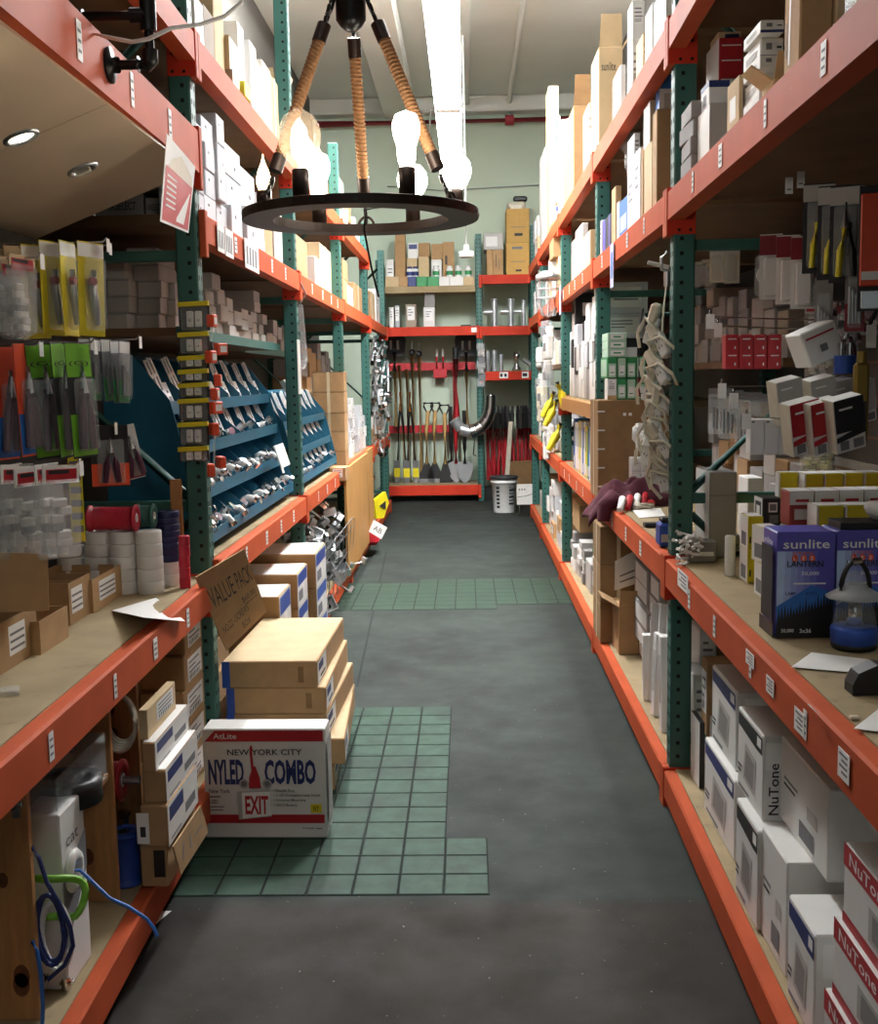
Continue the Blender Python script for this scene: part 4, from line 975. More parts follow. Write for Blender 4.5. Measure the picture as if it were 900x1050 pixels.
# ---- plywood bay and beyond, small things
z = .94
P = onX(339, 470, -.90)
for k, h in enumerate((.12, .15, .14, .16, .15)):
    o = carton('carton', (.24, .2, h-.001), 'kraft', [('-y', 0, .96, 1, 1, 'kraft_dark'), ('-y', .45, .0, .55, 1, 'tape')], (-1.045, 8.62, z)); z += h
    tag(o, 'square brown carton in the stack against the third post', 'carton', 'square brown cartons by the third post', 'z')
a, b = onX(354, 520, -.9), onX(376, 500, -.9)
e = MB(); e.box((-.905, a.y, .15), (-.887, b.y, .95), 'ply'); tag(e.build('plywood_panel', None, (0, 0, 0), 0), 'wide plywood panel closing the rack below the counter', 'panel')
e = MB(); e.box((-.905, b.y+.05, .15), (-.887, b.y+.55, .97), 'ply'); tag(e.build('plywood_panel'), 'narrow plywood panel beyond the wide one', 'panel')
P = onX(389, 522, -.88); e = MB(); e.prism([(-.13, .1), (.07, .17), (.12, .05), (.02, -.09), (-.11, -.08)], (0, 0, 0), (.5, .8, 0), (0, 0, 1), (.03, -.02, 0), 'yellow'); e.prism([(-.06, .04), (.05, .08), (.05, .0)], (.036, -.024, 0), (.5, .8, 0), (0, 0, 1), (.003, -.002, 0), 'ink'); tag(e.build('hanging_caution_sign', None, P), 'yellow folded caution sign at the foot of the last rack', 'sign')
P = onX(384, 545, -.86); e = MB(); e.box((-.1, -.2, -.1), (.05, .2, .05), 'red', bev=.03); tag(e.build('hanging_red_bag', None, P), 'dark red bag at the foot of the last rack', 'bag')
o = sheet([onY(383, 533, 9.7), onY(397, 541, 9.7), onY(391, 553, 9.7), onY(378, 545, 9.7)], .004, 'paper', [('text', 'AB', .2, .3, .6, .4, 'ink')], 'hanging_price_card'); tag(o, 'white tag with black letters sticking into the aisle', 'tag')
P = onX(349, 488, -.92); o = carton('carton', (.12, .2, .1), 'kraft', sticker('-y', .2, .3, .8, .9, 2), P+Vector((-.02, .1, -.04))); o['float'] = 1; tag(o, 'small orange brown carton at the counter edge by the third post', 'carton')
# hanging chrome brackets at the far end
r = random.Random(11)
def hanger(i):
    q = MB(); L = .16+.1*(i % 3)
    q.tube([(0, 0, 0), (.02, .02, -L*.4), (-.01, .03, -L)], .014, 'galv', n=7); q.box((-.03, -.01, -L-.05), (.03, .04, -L), 'chrome', bev=.006); q.cyl((0, 0, -L*.5), (.05, 0, -L*.55), .02, 'steel', n=8)
    return q.build('hanging_bracket')
HG = [hanger(i) for i in range(3)]
for i in range(30):
    Y = r.uniform(11.2, 13.1); z = 2.05-.16*(i % 7)-r.uniform(0, .1)
    o = HG[i] if i < 3 else dup(HG[i % 3], (0, 0, 0)); o.location = (-.90-r.uniform(0, .05), Y, z); o.rotation_euler = (r.uniform(-.2, .2), r.uniform(-.2, .2), r.uniform(0, 3))
    tag(o, 'galvanized bracket hanging in the last rack', 'bracket', 'galvanized brackets in the last rack')
# white goods past the small blue bins
grid_cartons(-.98, 8.85, 11.0, .94, 1.45, -1, ['card_white', 'card_cool', 'clear_bag'], 'white package past the square brown cartons', 'white packages past the brown cartons', w=(.12, .2), h=(.1, .22), d=.2, seed=21, face='+x')
grid_cartons(-1.3, 8.9, 11.0, 1.5, 2.0, -1, ['kraft', 'card_shade'], 'shaded carton high past the third post', 'shaded cartons past the third post', w=(.2, .3), h=(.12, .2), d=.2, seed=22)
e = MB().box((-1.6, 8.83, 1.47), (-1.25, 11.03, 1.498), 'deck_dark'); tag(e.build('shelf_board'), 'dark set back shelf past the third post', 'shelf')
grid_cartons(-1.0, 11.2, 13.3, .94, 1.3, -1, ['card_white', 'wood_pale', 'kraft'], 'package on the counter of the last rack', 'packages in the last rack', w=(.12, .2), h=(.12, .25), d=.2, seed=23)
grid_cartons(-1.0, 11.3, 13.2, Z2, Z2+.3, -1, ['card_white', 'kraft'], 'carton at head level in the last rack', 'cartons at head level in the last rack', w=(.15, .25), h=(.13, .25), d=.3, seed=24)
grid_cartons(-1.0, 8.9, 11.0, ZT, ZT+.4, -1, ['card_white', 'kraft'], 'carton on the top shelf past the open cartons', 'cartons on the top shelf past the open ones', w=(.15, .25), h=(.15, .3), d=.3, seed=25)
# second storey beams over the far racks are the same top shelf; below the counter past the post:
zz = .146
def lb(y0, y1, n, ztop, nm, X=-.84, m='kraft'):
    z = zz; h = (ztop-zz)/n
    for k in range(n):
        o = carton('fixture_carton', (.42, y1-y0-.006, h-.0015), m, [('+x', 0, 0, 1, 1, 'card_white'), ('+x', .05, .6, .95, .95, 'blue_tape'), ('+x', .1, .15, .5, .45, 'ink_grey')], (X-.21, (y0+y1)/2, z), 0, 'card_white' if k == n-1 else None); z += h
        MB().box((.2106, -.05, h*.3), (.2112, .05, h*.55), 'paper').build('label', o)
        tag(o, f'white ended blue banded carton, {TN[k] if k < n-1 else "top"} of the {nm} stack under the blue bins', 'carton', 'white ended cartons under the blue bins')
lb(4.95, 5.35, 2, .62, 'slanting', -.87); lb(5.38, 5.72, 3, .66, 'middle', -.84); lb(5.76, 6.18, 3, .70, 'tall', -.80)
o = carton('carton', (.03, .3, .62), 'kraft', [], (-.93, 4.72, zz)); tag(o, 'flat brown carton on edge under the blue bins', 'carton')
o = carton('carton', (.1, .16, .5), 'kraft_grey', sticker('-y', .2, .3, .9, .9), (-1.0, 5.9+.4, zz)); tag(o, 'grey carton standing behind the tall white ended stack', 'carton')
# heap of steel box brackets below the small blue bins
def steel_piece(i):
    r = random.Random(i); q = MB()
    if i % 3 == 0:
        q.box((-.05, -.05, 0), (.05, .05, .004), 'galv').box((-.05, -.05, .004), (-.046, .05, .05), 'galv').box((.046, -.05, .004), (.05, .05, .05), 'galv').box((-.046, .046, .004), (.046, .05, .05), 'galv').box((-.046, -.05, .004), (.046, -.046, .05), 'galv')
        q.cyl((0, 0, .004), (0, 0, .006), .015, 'hole', n=10)
    elif i % 3 == 1:
        q.tube([(-.2, 0, .01), (.2, .01, .01)], .007, 'galv', n=6).box((-.03, -.03, 0), (.03, .03, .04), 'steel', bev=.006).box((.18, -.02, 0), (.2, .02, .05), 'galv')
    else:
        q.box((-.12, -.015, 0), (.12, .015, .003), 'galv').box((-.12, -.015, .003), (-.117, .015, .08), 'galv').box((.117, -.015, .003), (.12, .015, .08), 'galv').box((-.03, -.03, .003), (.03, .03, .05), 'chrome', bev=.004)
    return q.build(('steel_outlet_box', 'bar_hanger', 'steel_bracket')[i % 3])
SP = [steel_piece(i) for i in range(3)]; r = random.Random(4); first = [True]*3
NM = ('galvanized outlet box', 'galvanized bar hanger', 'galvanized bracket'); CT = ('outlet box', 'bar hanger', 'bracket')
for i in range(54):
    k = i % 3; y = r.uniform(6.55, 8.5); lay = i/54
    x = -1.0-.25*r.random()+.0; z = .15+.52*lay+r.uniform(0, .03)
    o = SP[k] if first[k] else dup(SP[k], (0, 0, 0)); first[k] = False
    o.location = (x+.13*(1-lay), y, z); o.rotation_euler = (r.uniform(-1, 1), r.uniform(-1, 1), r.uniform(0, 6))
    tag(o, NM[k]+' in the heap under the small blue bins', CT[k], 'steel pieces heaped under the small blue bins')
# wire basket holding the heap
q = MB()
for k in range(9):
    y = 6.5+k*.25; q.tube([(-.90, y, .15), (-.87, y, .55)], .004, 'steel', n=5)
for z in (.2, .34, .48, .55): q.tube([(-.895+.03*(z-.2), 6.5, z), (-.895+.03*(z-.2), 8.5, z)], .004, 'steel', n=5)
tag(q.build('wire_basket_front'), 'steel wire guard holding back the heap of galvanized pieces', 'wire guard')
grid_cartons(-1.05, 4.2, 4.9, zz, .55, -1, ['kraft'], 'brown carton low under the blue bins by the first post', 'brown cartons by the first post', w=(.3, .36), h=(.12, .15), d=.3, seed=31)
# ================================================================== right side
ZA2 = 2.241; ZC2 = .941; ZB2 = .146; ZT2 = 2.816
GA = 'cartons on the upper shelf of the lantern bay'; WA = 'on the upper shelf over the lanterns'
# ---- upper shelf of the near bay
z = ZA2
for k, (yb, yt) in enumerate(((184, 168), (168, 153), (153, 138), (138, 122))):
    o = rbox(1, 709, 697, 184, 100, st=.0, dep=.075, z0=z, hgt=.056, m='card_shade', name='carton', label=f'{["bottom", "second", "third", "top"][k]} small grey carton of four stacked against the rack post', cat='carton', group='small grey cartons by the post', tilt=random.uniform(-.05, .05)); z = o['_t']
o = rbox(1, 727, 714, 164, 105, st=.02, xd=747, z0=ZA2, m='card_white', name='carton', label='tall white carton '+WA, cat='carton', group=GA, decos=[('-y', 0, 0, 1, 1, 'card_grey')])
q = rbox(1, 727, 715, 105, 82, st=.03, xd=748, z0=o['_t'], m='card_white', name='carton', label='white carton with a navy top on the tall white one', cat='carton', group=GA, decos=[('-y', 0, .75, 1, 1, 'navy'), ('-x', 0, .8, 1, 1, 'navy'), ('-x', .3, .2, .7, .6, 'ink_grey')])
o = rbox(1, 738, 727, 150, 80, st=.12, xd=764, z0=ZA2, m='card_white', name='carton', label='white carton beneath the red one '+WA, cat='carton', group=GA)
o = rbox(1, 737, 724, 80, 38, st=.12, xd=762, z0=max(o['_t'], q['_t']), m='red', name='carton', label='red carton with a white side '+WA, cat='carton', group=GA, decos=[('-x', 0, 0, 1, 1, 'card_white'), ('-y', .1, .8, .9, .83, 'paper'), ('-y', .1, .45, .9, .48, 'paper')])
rbox(1, 736, 728, 38, 30, st=.13, xd=760, z0=o['_t'], m='kraft_pale', name='carton', label='flat pale carton on top of the red one', cat='carton', group=GA, hgt=.04, decos=[('-y', .3, .2, .9, .8, 'navy')])
rbox(1, 757, 745, 142, 76, st=.02, xd=761, z0=ZA2, m='kraft_pale', name='carton', label='slim upright brown carton beside the white carton stack', cat='carton', group=GA, decos=[('-x', .25, .3, .75, .7, 'card_white')])
z = ZA2
ys = [130, 93, 74, 56, 38, 20]
for k in range(5):
    o = rbox(1, 778, 761, 132, ys[k+1], st=.03+.01*(k % 2), xd=802, z0=z, m='card_white', name='carton', label=f'white carton {["at the bottom", "second", "third", "fourth", "on top"][k]} of the five high stack over the lanterns', cat='carton', group=GA,
             decos=([('-y', 0, .0, 1, .22, 'navy')] if k >= 3 else [])+[('-y', .25, .45, .5, .75, 'ink_grey'), ('-y', .7, .5, .9, .6, 'ink'), ('-x', .2, .3, .8, .6, 'card_grey')]); z = o['_t']
o = open_carton(1, 792, 780, 118, 80, ZA2, 'kraft_pale', 'small open brown carton with dark contents over the lanterns', flap=.06, st=.01, dep=.08)
o = MB(); o.prism([(0, 0), (.18, .0), (.16, .08), (.02, .05)], (0, 0, 0), (1, 0, 0), (0, .2, .6), (0, .16, .02), 'black'); P = onX(800, 100, .78); tag(o.build('black_tray', None, (P.x, P.y, ZA2)), 'dark folded tray between the white stack and the large brown carton', 'tray')
rbox(1, 819, 803, 78, -30, st=.0, xd=853, z0=ZA2, m='kraft', name='carton', label='large brown carton at the front edge over the lanterns', cat='carton', group=GA, decos=[('-x', 'poly', [(.3, .1), (.4, .1), (.45, .9), (.35, .9)], 'card_white'), ('-x', .15, .2, .2, .6, 'ink')], tape='tape')
rbox(1, 851, 826, 45, -60, st=.06, xd=890, z0=ZA2, m='kraft_pale', name='carton', label='pale brown carton behind the large brown one over the lanterns', cat='carton', group=GA)
P = onX(884, 12, .76); tag(MB().box((-.02, -.12, 0), (.2, .12, .14), 'clear_bag', bev=.03).box((.0, -.09, .02), (.16, .09, .1), 'grey_plastic', bev=.02).build('bagged_bundle', None, (P.x, P.y-.05, ZA2)), 'grey plastic wrapped bundle next to the pale brown carton', 'bundle')
for (px, py) in ((809, 184), (821, 178)):
    P = onY(px, py, 3.3); o = MB(); o.box((-.011, -.001, -.04), (.011, 0, .006), 'paper').box((-.006, -.0016, -.03), (.006, -.001, -.026), 'ink_grey'); tag(o.build('hanging_price_tag', None, P), 'small white price tag hanging under the upper lantern bay shelf', 'tag', 'price tags under the upper shelf', 'X')

# ---- hanging goods over the lantern counter
PX = 1.30
bp = MB(); bp.box((PX, 1.95, .945), (PX+.02, 4.0, 1.3), 'card_shade').box((PX, 1.95, 1.302), (PX+.02, 4.0, 2.08), 'peg_dark')
for k in range(9): bp.box((PX-.001, 1.95, 1.02+k*.12), (PX+.001, 4.0, 1.03+k*.12), 'deck_dark')
tag(bp.build('slatted_back_panel'), 'grey slatted back panel behind the lantern counter', 'panel')
def hang(mk, spots, lab, cat, grp, X, rz=-PI/2+.35, jitter=.12, key='Y', rx=0):
    pr = None
    for (px, py) in spots:
        P = onX(px, py, X)
        if pr is None: o = pr = mk()
        else: o = dup(pr, (0, 0, 0))
        o.location = P+Vector((random.uniform(-.01, .01), 0, 0)); o.rotation_euler = (rx, 0, rz+random.uniform(-jitter, jitter)); tag(o, lab, cat, grp, key)
def p_long(q, w, h): q.box((-w*.3, -.018, -h*.95), (w*.3, -.003, -h*.36), 'paper', bev=.004)
# white tubes with red headers
hang(lambda: hanging_pack('hanging_refill_pack', .075, .22, 'card_white', .022, p_long, .32, band='maroon_card'), [(792, 240), (810, 241), (827, 242)], 'white pack with a dark red header over the red box row', 'refill pack', 'white packs with red headers', 1.05, rz=-.25)
hang(lambda: hanging_pack('hanging_bulb_pack', .06, .13, 'ivory', .03, None, .15, band='card_white'), [(737, 257), (751, 256)], 'ivory packed fitting hanging by the post', 'fitting pack', 'ivory packed fittings', 1.05, rz=-.3)
hang(lambda: hanging_pack('hanging_bulb_pack', .045, .12, 'ivory', .03, None, .15, bag=True), [(714, 268), (722, 266), (730, 270)], 'small bagged ivory fitting beside the rack post', 'fitting pack', 'bagged ivory fittings', 1.1, rz=-.3)
def big_hook():
    q = MB(); q.lathe((0, -.02, -.05), [(.001, 0), (.026, 0), (.03, .008), (.026, .016), (.001, .016)], 'card_white', axis=(0, -1, 0), n=16)
    q.box((-.032, -.02, -.12), (.032, .02, .02), 'clear_bag', bev=.01); o = q.build('hanging_dial_pack'); return o
hang(big_hook, [(782, 268)], 'round white dial pack between the ivory packs and the red headers', 'dial pack', None, 1.05, rz=-.2)
def multi_tool():
    o = hanging_pack('hanging_cutter_pack', .085, .25, 'ink', .02, None, .2, band='card_grey')
    q = MB(); q.tube([(0, -.014, -.10), (-.012, -.018, -.17), (-.016, -.016, -.235)], .009, 'yellow', rs=[.012, .01, .008]); q.tube([(.004, -.014, -.10), (.018, -.018, -.17), (.022, -.016, -.235)], .009, 'black', rs=[.012, .01, .008]); q.tube([(0, -.016, -.11), (0, -.016, -.045)], .012, 'steel', rs=[.014, .004]); q.build('cutter', o); return o
hang(multi_tool, [(838, 188), (856, 190), (868, 190)], 'black and yellow cutter pack hanging high over the lanterns', 'cutter pack', 'black and yellow cutter packs', 1.0, rz=-.35)
def saw():
    o = MB().box((-.03, -.004, -.30), (.03, 0, 0), 'ink', bev=.002).box((-.026, -.012, -.24), (.026, -.004, -.02), 'orange', bev=.006).box((-.022, -.0128, -.225), (.02, -.012, -.205), 'paper').build('hanging_orange_tool')
    MB().box((-.022, -.012, -.295), (.022, -.004, -.25), 'steel', bev=.004).build('blade', o); return o
hang(saw, [(892, 190)], 'orange tool pack hanging over the lantern boxes', 'tool pack', None, .98, rz=-.3)
def reel():
    q = MB(); q.lathe((0, 0, -.08), [(.02, -.03), (.075, -.03), (.08, 0), (.075, .03), (.02, .03), (.02, -.03)], 'black', axis=(0, 1, 0), n=20); q.tube([(0, 0, 0), (.0, .0, -.06)], .006, 'black'); return q.build('hanging_cord_reel')
hang(reel, [(862, 252)], 'black cord reel hanging below the cutter packs', 'cord reel', None, 1.08, rz=-.2)
hang(lambda: hanging_pack('hanging_blade_pack', .05, .2, 'card_shade', .015, p_bits, .2, bcol='maroon_card'), [(876, 262), (842, 285)], 'grey blade pack with a maroon foot near the cord reel', 'blade pack', 'grey blade packs', 1.02, rz=-.3)
# row of red boxes on a rod
for k in range(8):
    p = onY(744+k*14.5 if k < 4 else 744+(k-4)*14.5, 343 if k < 4 else 360, 3.42); b = onY(744+14.5, 343, 3.42).x-onY(744, 343, 3.42).x
    o = carton('hanging_red_box', (b-.002, .05, .054), 'red', [('-y', .2, .72, .8, .78, 'paper'), ('-y', .65, .2, .75, .35, 'paper')], (p.x+b/2, p.y+.03+.0*k, p.z-.054)); tag(o, f'red box in the {"upper" if k < 4 else "lower"} row hung on hooks over the lantern counter', 'box', 'red boxes on the hooks', 'X')
def rod(px0, py0, px1, py1, Y, lab):
    a, b = onY(px0, py0, Y), onY(px1, py1, Y); e = empty('hanging_hook', b); d = a-b
    MB().tube([(0, 0, 0), d], .003, 'chrome', n=6).build('wire', e); MB().tube([Vector((0, .03, 0)), d+Vector((0, .03, 0)), d+Vector((0, 0, .02)), d+Vector((0, 0, -.03))], .003, 'chrome', n=6).build('wire', e)
    MB().box((d.x-.012, -.004, d.z-.035), (d.x+.012, -.001, d.z+.008), 'paper').build('tag_holder', e); return tag(e, lab, 'hook', 'hooks over the lantern counter')
rod(728, 325, 850, 328, 3.35, 'long chrome double hook above the red boxes')
rod(736, 334, 840, 338, 3.5, 'long chrome double hook carrying the red boxes')
rod(740, 396, 822, 396, 3.3, 'chrome double hook below the red boxes')
rod(752, 406, 830, 410, 3.15, 'chrome double hook carrying the red topped cartons')
rod(765, 427, 812, 430, 3.05, 'short chrome hook above the plain white boxes')
o = carton('white_carton', (.11, .09, .1), 'card_white', [('-y', .1, .75, .9, .8, 'red'), ('-y', .4, .3, .6, .5, 'ink_grey')], onY(841, 370, 3.2)); o.rotation_euler = (0, -.38, .2); tag(o, 'white box tilted on end of the red box row', 'box')
# tipped red and white cartons
def tipped(px, py, s, lab, m='red', w=.085, h=.14):
    P = onY(px, py, s); o = carton('hanging_breaker_carton', (w, .05, h), 'card_white', [('-y', 0, .38, 1, 1, m), ('-y', 'poly', [(0, .30), (1, .45), (1, .3), (0, .2)], m), ('-y', .1, .05, .4, .22, 'ink_grey'), ('-y', .55, .05, .9, .22, 'ink_grey'), ('-y', .15, .8, .6, .84, 'paper'), ('-x', .0, .0, 1, 1, 'ivory')], P)
    o.rotation_euler = (.15, -.22, .25); return tag(o, lab, 'carton', 'tipped cartons over the lantern counter')
tipped(824, 463, 2.98, 'red and white carton tipped over the yellow boxes, outer one')
tipped(845, 463, 2.96, 'red and white carton tipped over the yellow boxes, middle one')
tipped(868, 460, 2.93, 'charcoal and red carton tipped beside the brass tool', m='ink')
for k, (x, y) in enumerate(((794, 432), (828, 430), (847, 432), (868, 432))):
    o = tipped(x+14, y, 3.1+.03*k, 'white and grey pack tipped above the red and white cartons', m='card_grey', w=.075, h=.12)
for k, x in enumerate((766, 781, 795)):
    p = onY(x, 466, 3.12); b = .042; o = carton('hanging_switch_carton', (.038, .05, .098), 'card_white', [('-y', .1, .9, .3, .95, 'ink_grey')], p+Vector((.02, 0, 0)), 0); tag(o, 'plain white box in the trio hanging under the short hook', 'box', 'plain white boxes', 'X')
# dark film packs
hang(lambda: hanging_pack('hanging_film_pack', .1, .2, 'ink_grey', .02, p_bits, .15, bag=True), [(738, 398), (752, 400), (766, 402), (780, 404)], 'dark bagged pack with steel rods beside the rack brace', 'bagged pack', 'dark bagged packs', 1.1, rz=-.5)
# brass tool, blue cap
P = onY(883, 372, 3.0); q = MB(); q.cyl((0, 0, 0), (0, 0, -.30), .016, 'brass', n=10) if False else None
mat('brass', '9c8240', .35, metal=.6)
q = MB(); q.box((-.02, -.012, -.22), (.02, .012, 0), 'brass', bev=.008).box((-.012, -.013, -.16), (.012, -.011, -.10), 'ink').cyl((0, 0, 0), (0, 0, .03), .012, 'brass'); tag(q.build('hanging_brass_lever', None, P), 'flat brass coloured lever hanging over the lantern boxes', 'lever')
P = onY(866, 372, 3.15); q = MB(); q.cyl((0, 0, 0), (0, 0, .05), .03, 'blue_tape', n=16).cyl((-.012, 0, .05), (-.012, 0, .085), .009, 'chrome').cyl((.012, 0, .05), (.012, 0, .085), .009, 'chrome'); tag(q.build('hanging_blue_capped_fitting', None, P+Vector((0, 0, -.03))), 'blue cap with two chrome fittings beside the brass lever', 'fitting')
P = onY(880, 335, 3.2); q = MB(); q.tube([(0, 0, 0), (-.03, 0, .04), (-.02, 0, .1), (.03, 0, .12), (.05, 0, .06), (.03, 0, 0)], .006, 'black', closed=True); tag(q.build('hanging_black_loop', None, P), 'black cord loop hanging above the brass lever', 'cord')
P = onY(893, 345, 3.05); tag(MB().box((-.013, -.001, -.03), (.013, .001, .03), 'paper').build('hanging_price_tag', None, P), 'white tag next to the black cord loop', 'tag')
r = random.Random(8)
for k in range(16):
    x, y = r.uniform(716, 765), r.uniform(330, 440); P = onX(x, y, 1.2+.06*r.random()); P.y = min(P.y, 3.98); q = None
    o = hanging_pack('hanging_parts_bag', .07, .12, r.choice(['card_white', 'ink_grey', 'card_grey', 'blue']), .02, p_parts, .25, bag=True); o.location = P; o.rotation_euler = (0, 0, -.4); tag(o, 'small bagged part hanging between post and red boxes', 'bag', 'bagged parts by the post', 'z')
for k in range(14):
    x, y = r.uniform(850, 905), r.uniform(280, 330); P = onX(x, y, 1.18+.06*r.random())
    o = hanging_pack('hanging_parts_bag', .06, .13, r.choice(['ink', 'ink_grey', 'maroon_card', 'black']), .02, p_tool, .2, bag=True); o.location = P; o.rotation_euler = (0, 0, -.5); tag(o, 'dark bagged tool hanging behind the cord reel', 'bag', 'dark bagged tools', 'z')
# ---- lantern counter
for k in range(6): a = [0xb8, 0xd0, 0xf2]; b_ = [0x5a, 0x56, 0xb4]; mat(f'box_sky_{k}', ''.join('%02x' % int(p*(1-k/6)+q_*k/6) for p, q_ in zip(a, b_)), .35, rnd=0)
def sunlite_box(px, py, lab):
    P = onZ(px, py, ZC2); W, D, Hh = .142, .13, .266
    tr = [(0.02, .18)]; rr = random.Random(5); x = .02; top = []
    while x < .97: top += [(x, .17+.16*x+rr.random()*.02), (min(x+.025, .98), .22+.2*x+rr.random()*.08), (min(x+.05, .98), .17+.16*x)]; x += .052
    dec = [('-y', 0, 0, 1, 1, 'night'), ('-y', 0, .12, 1, 1, 'purple'), *[('-y', 'poly', [(.11*k, .2), (.11*k+.11, .2), (.11*k+.15, .82), (.11*k+(.04 if k else 0), .82)], f'box_sky_{k}') for k in range(6)], ('-y', 'poly', [(0, .12), (1, .12), (1, .42), (.6, .5), (0, .3)], 'blue'),
           ('-y', 'poly', [(0, .1), (1, .1)]+top[::-1], 'black'), ('-y', 0, 0, 1, .12, 'black'), ('-y', 'text', 'sunlite', .1, .845, .8, .085, 'paper'), ('-y', 'text', 'SUPER BRIGHT', .26, .795, .38, .02, 'orange')]
    for c in (.3, .45, .6): dec.append(('-y', 'poly', [(c+.055*math.cos(2*PI*k/14), .755+.035*math.sin(2*PI*k/14)) for k in range(14)], 'orange'))
    for c, t in ((.275, 'L'), (.43, 'E'), (.575, 'D')): dec.append(('-y', 'text', t, c, .737, .045, .035, 'paper'))
    dec += [('-y', 'text', 'LANTERN', .17, .675, .62, .055, 'ink'), ('-y', 'text', '50,000', .42, .59, .3, .04, 'paper'), ('-y', .28, .51, .84, .525, 'paper'), ('-y', 'text', 'LAMP', .15, .41, .18, .03, 'navy'), ('-y', 'text', 'BODY', .5, .41, .2, .03, 'navy'),
            ('-y', 'text', '50,000', .08, .05, .22, .04, 'paper'), ('-y', 'text', '3x36', .4, .05, .2, .04, 'paper'), ('-x', .1, .15, .9, .85, 'ink'), ('-x', 0, 0, 1, .14, 'black'), ('-x', 'text', 'sunlite', .1, .87, .8, .06, 'paper')]
    o = carton('lantern_carton', (W, D, Hh), 'purple', dec, (P.x+W/2, P.y+D/2, ZC2), 0); return tag(o, lab, 'carton', 'purple lantern cartons')
sunlite_box(795, 654, 'purple lantern carton behind the small camping lantern')
b = sunlite_box(863, 652, 'purple lantern carton cut off at the photo edge'); b['label'] = 'second purple lantern carton, with the black box on top'
b.location.x = onZ(795, 654, ZC2).x+.142*1.5+.003; b.location.y = onZ(795, 654, ZC2).y+.07
o = carton('black_carton', (.13, .1, .018), 'black', [], (b.location.x+.01, b.location.y, ZC2+.2665)); tag(o, 'flat black box lying on the second lantern carton', 'box')
# lantern
P = onZ(875, 664, ZC2); e = empty('camping_lantern', P)
MB().lathe((0, 0, 0), [(.001, 0), (.05, 0), (.053, .006), (.053, .012), (.05, .014)], 'black', n=28).build('foot_ring', e)
MB().lathe((0, 0, .012), [(.05, 0), (.054, .004), (.055, .035), (.052, .042), (.001, .044)], 'blue_tape', n=28).build('base', e)
MB().lathe((0, 0, .056), [(.05, 0), (.051, .005), (.047, .03), (.038, .065), (.034, .07)], 'clear', n=28).build('globe', e)
MB().lathe((0, 0, .056), [(.001, 0), (.02, 0), (.016, .05), (.006, .06), (.001, .06)], 'chrome', n=16).build('reflector', e)
MB().lathe((0, 0, .122), [(.066, .0), (.068, .003), (.05, .014), (.03, .026), (.024, .034), (.001, .037), (.001, .03), (.06, .0), (.066, 0)], 'grey_plastic', n=28).build('shade', e)
MB().lathe((0, 0, .155), [(.026, 0), (.024, .022), (.014, .03), (.001, .031)], 'clear', n=20).build('cap', e)
MB().tube([(-.04*math.cos(t) if True else 0, .0, .135+.075*math.sin(t)) for t in [PI*k/12 for k in range(13)]], .006, 'black', n=8).build('handle', e)
MB().cyl((-.012, 0, .21), (.012, 0, .21), .0085, 'chrome', n=10).build('grip', [c for c in e.children if c.name.startswith('handle')][0])
e.rotation_euler = (0, 0, .3); tag(e, 'small blue and grey camping lantern with a black handle', 'lantern')
o = sheet([onZ(832, 669, ZC2+.002), onZ(905, 678, ZC2+.002), onZ(905, 692, ZC2+.002), onZ(811, 684, ZC2+.002)], .001, 'paper', name='paper_sheet'); tag(o, 'white paper lying before the camping lantern', 'paper')
o = sheet([onZ(902, 726, ZC2+.002), onZ(912, 728, ZC2+.002), onZ(900, 750, ZC2+.002), onZ(875, 747, ZC2+.002)], .001, 'paper', [(.4, .4, .5, .6, 'ink')], name='paper_slip'); tag(o, 'small paper slip near the black tape dispenser', 'paper')
P = onZ(893, 710, ZC2); q = MB(); q.prism([(0, 0), (.16, 0), (.16, .05), (.05, .062), (.012, .045), (0, .02)], (-.045, -.02, 0), (1, 0, 0), (0, 0, 1), (0, .05, 0), 'black'); tag(q.build('tape_dispenser', None, P), 'black tape dispenser on the counter before the paper', 'dispenser')
P = onZ(875, 737, ZC2); tag(MB().box((-.008, -.006, 0), (.01, .006, .006), 'ivory', bev=.002).build('wood_chip', None, P), 'tiny pale chip on the counter beside the paper slip', 'chip')
mat('box_yellow', 'd3c21e', .5, rnd=.05); mat('brick_red', '8f3430', .5)
def yb(px, py, w, d, h, lab, z0=ZC2, m='box_yellow', rz=0, grp='yellow cartons on the lantern counter', decos=None):
    P = onZ(px, py, ZC2); z = z0
    dd = decos if decos is not None else [('-x', 0, 0, 1, 1, 'card_white'), ('-x', .2, .1, .8, .5, 'ink_grey'), ('+z', .05, .05, .95, .95, 'card_white'), ('-y', .1, .2, .2, .4, 'ink')]
    o = carton('yellow_carton' if m == 'box_yellow' else 'carton', (w, d, h), m, dd, (P.x+w/2, P.y+d/2, z), rz); tag(o, lab, 'carton', grp); return o
a = yb(766, 598, .05, .1, .105, 'lower yellow and white carton at the counter side of the lanterns')
yb(766, 598, .048, .1, .105, 'upper yellow and white carton at the counter side of the lanterns', z0=a.location.z+.106)
a = yb(782, 614, .055, .1, .1, 'lower yellow carton nearest the lantern carton')
a['label'] = 'lower yellow carton touching the lantern carton'
yb(781, 613, .055, .1, .105, 'upper yellow carton tilted beside the lantern carton', z0=ZC2+.1015, rz=.15)
yb(800, 598, .055, .08, .12, 'yellow carton peeping behind the lantern carton')
def yrow(px, py, Y, n, w, d, h, z, lab, m, dec, grp, nm='yellow_carton'):
    P = onY(px, py, Y)
    for k in range(n):
        o = carton(nm, (w-.003, d, h-.001), m, dec, (P.x+w*(k+.5), Y+d/2+random.uniform(-.004, .004), z)); tag(o, lab, 'carton', grp, 'X', 'from the aisle')
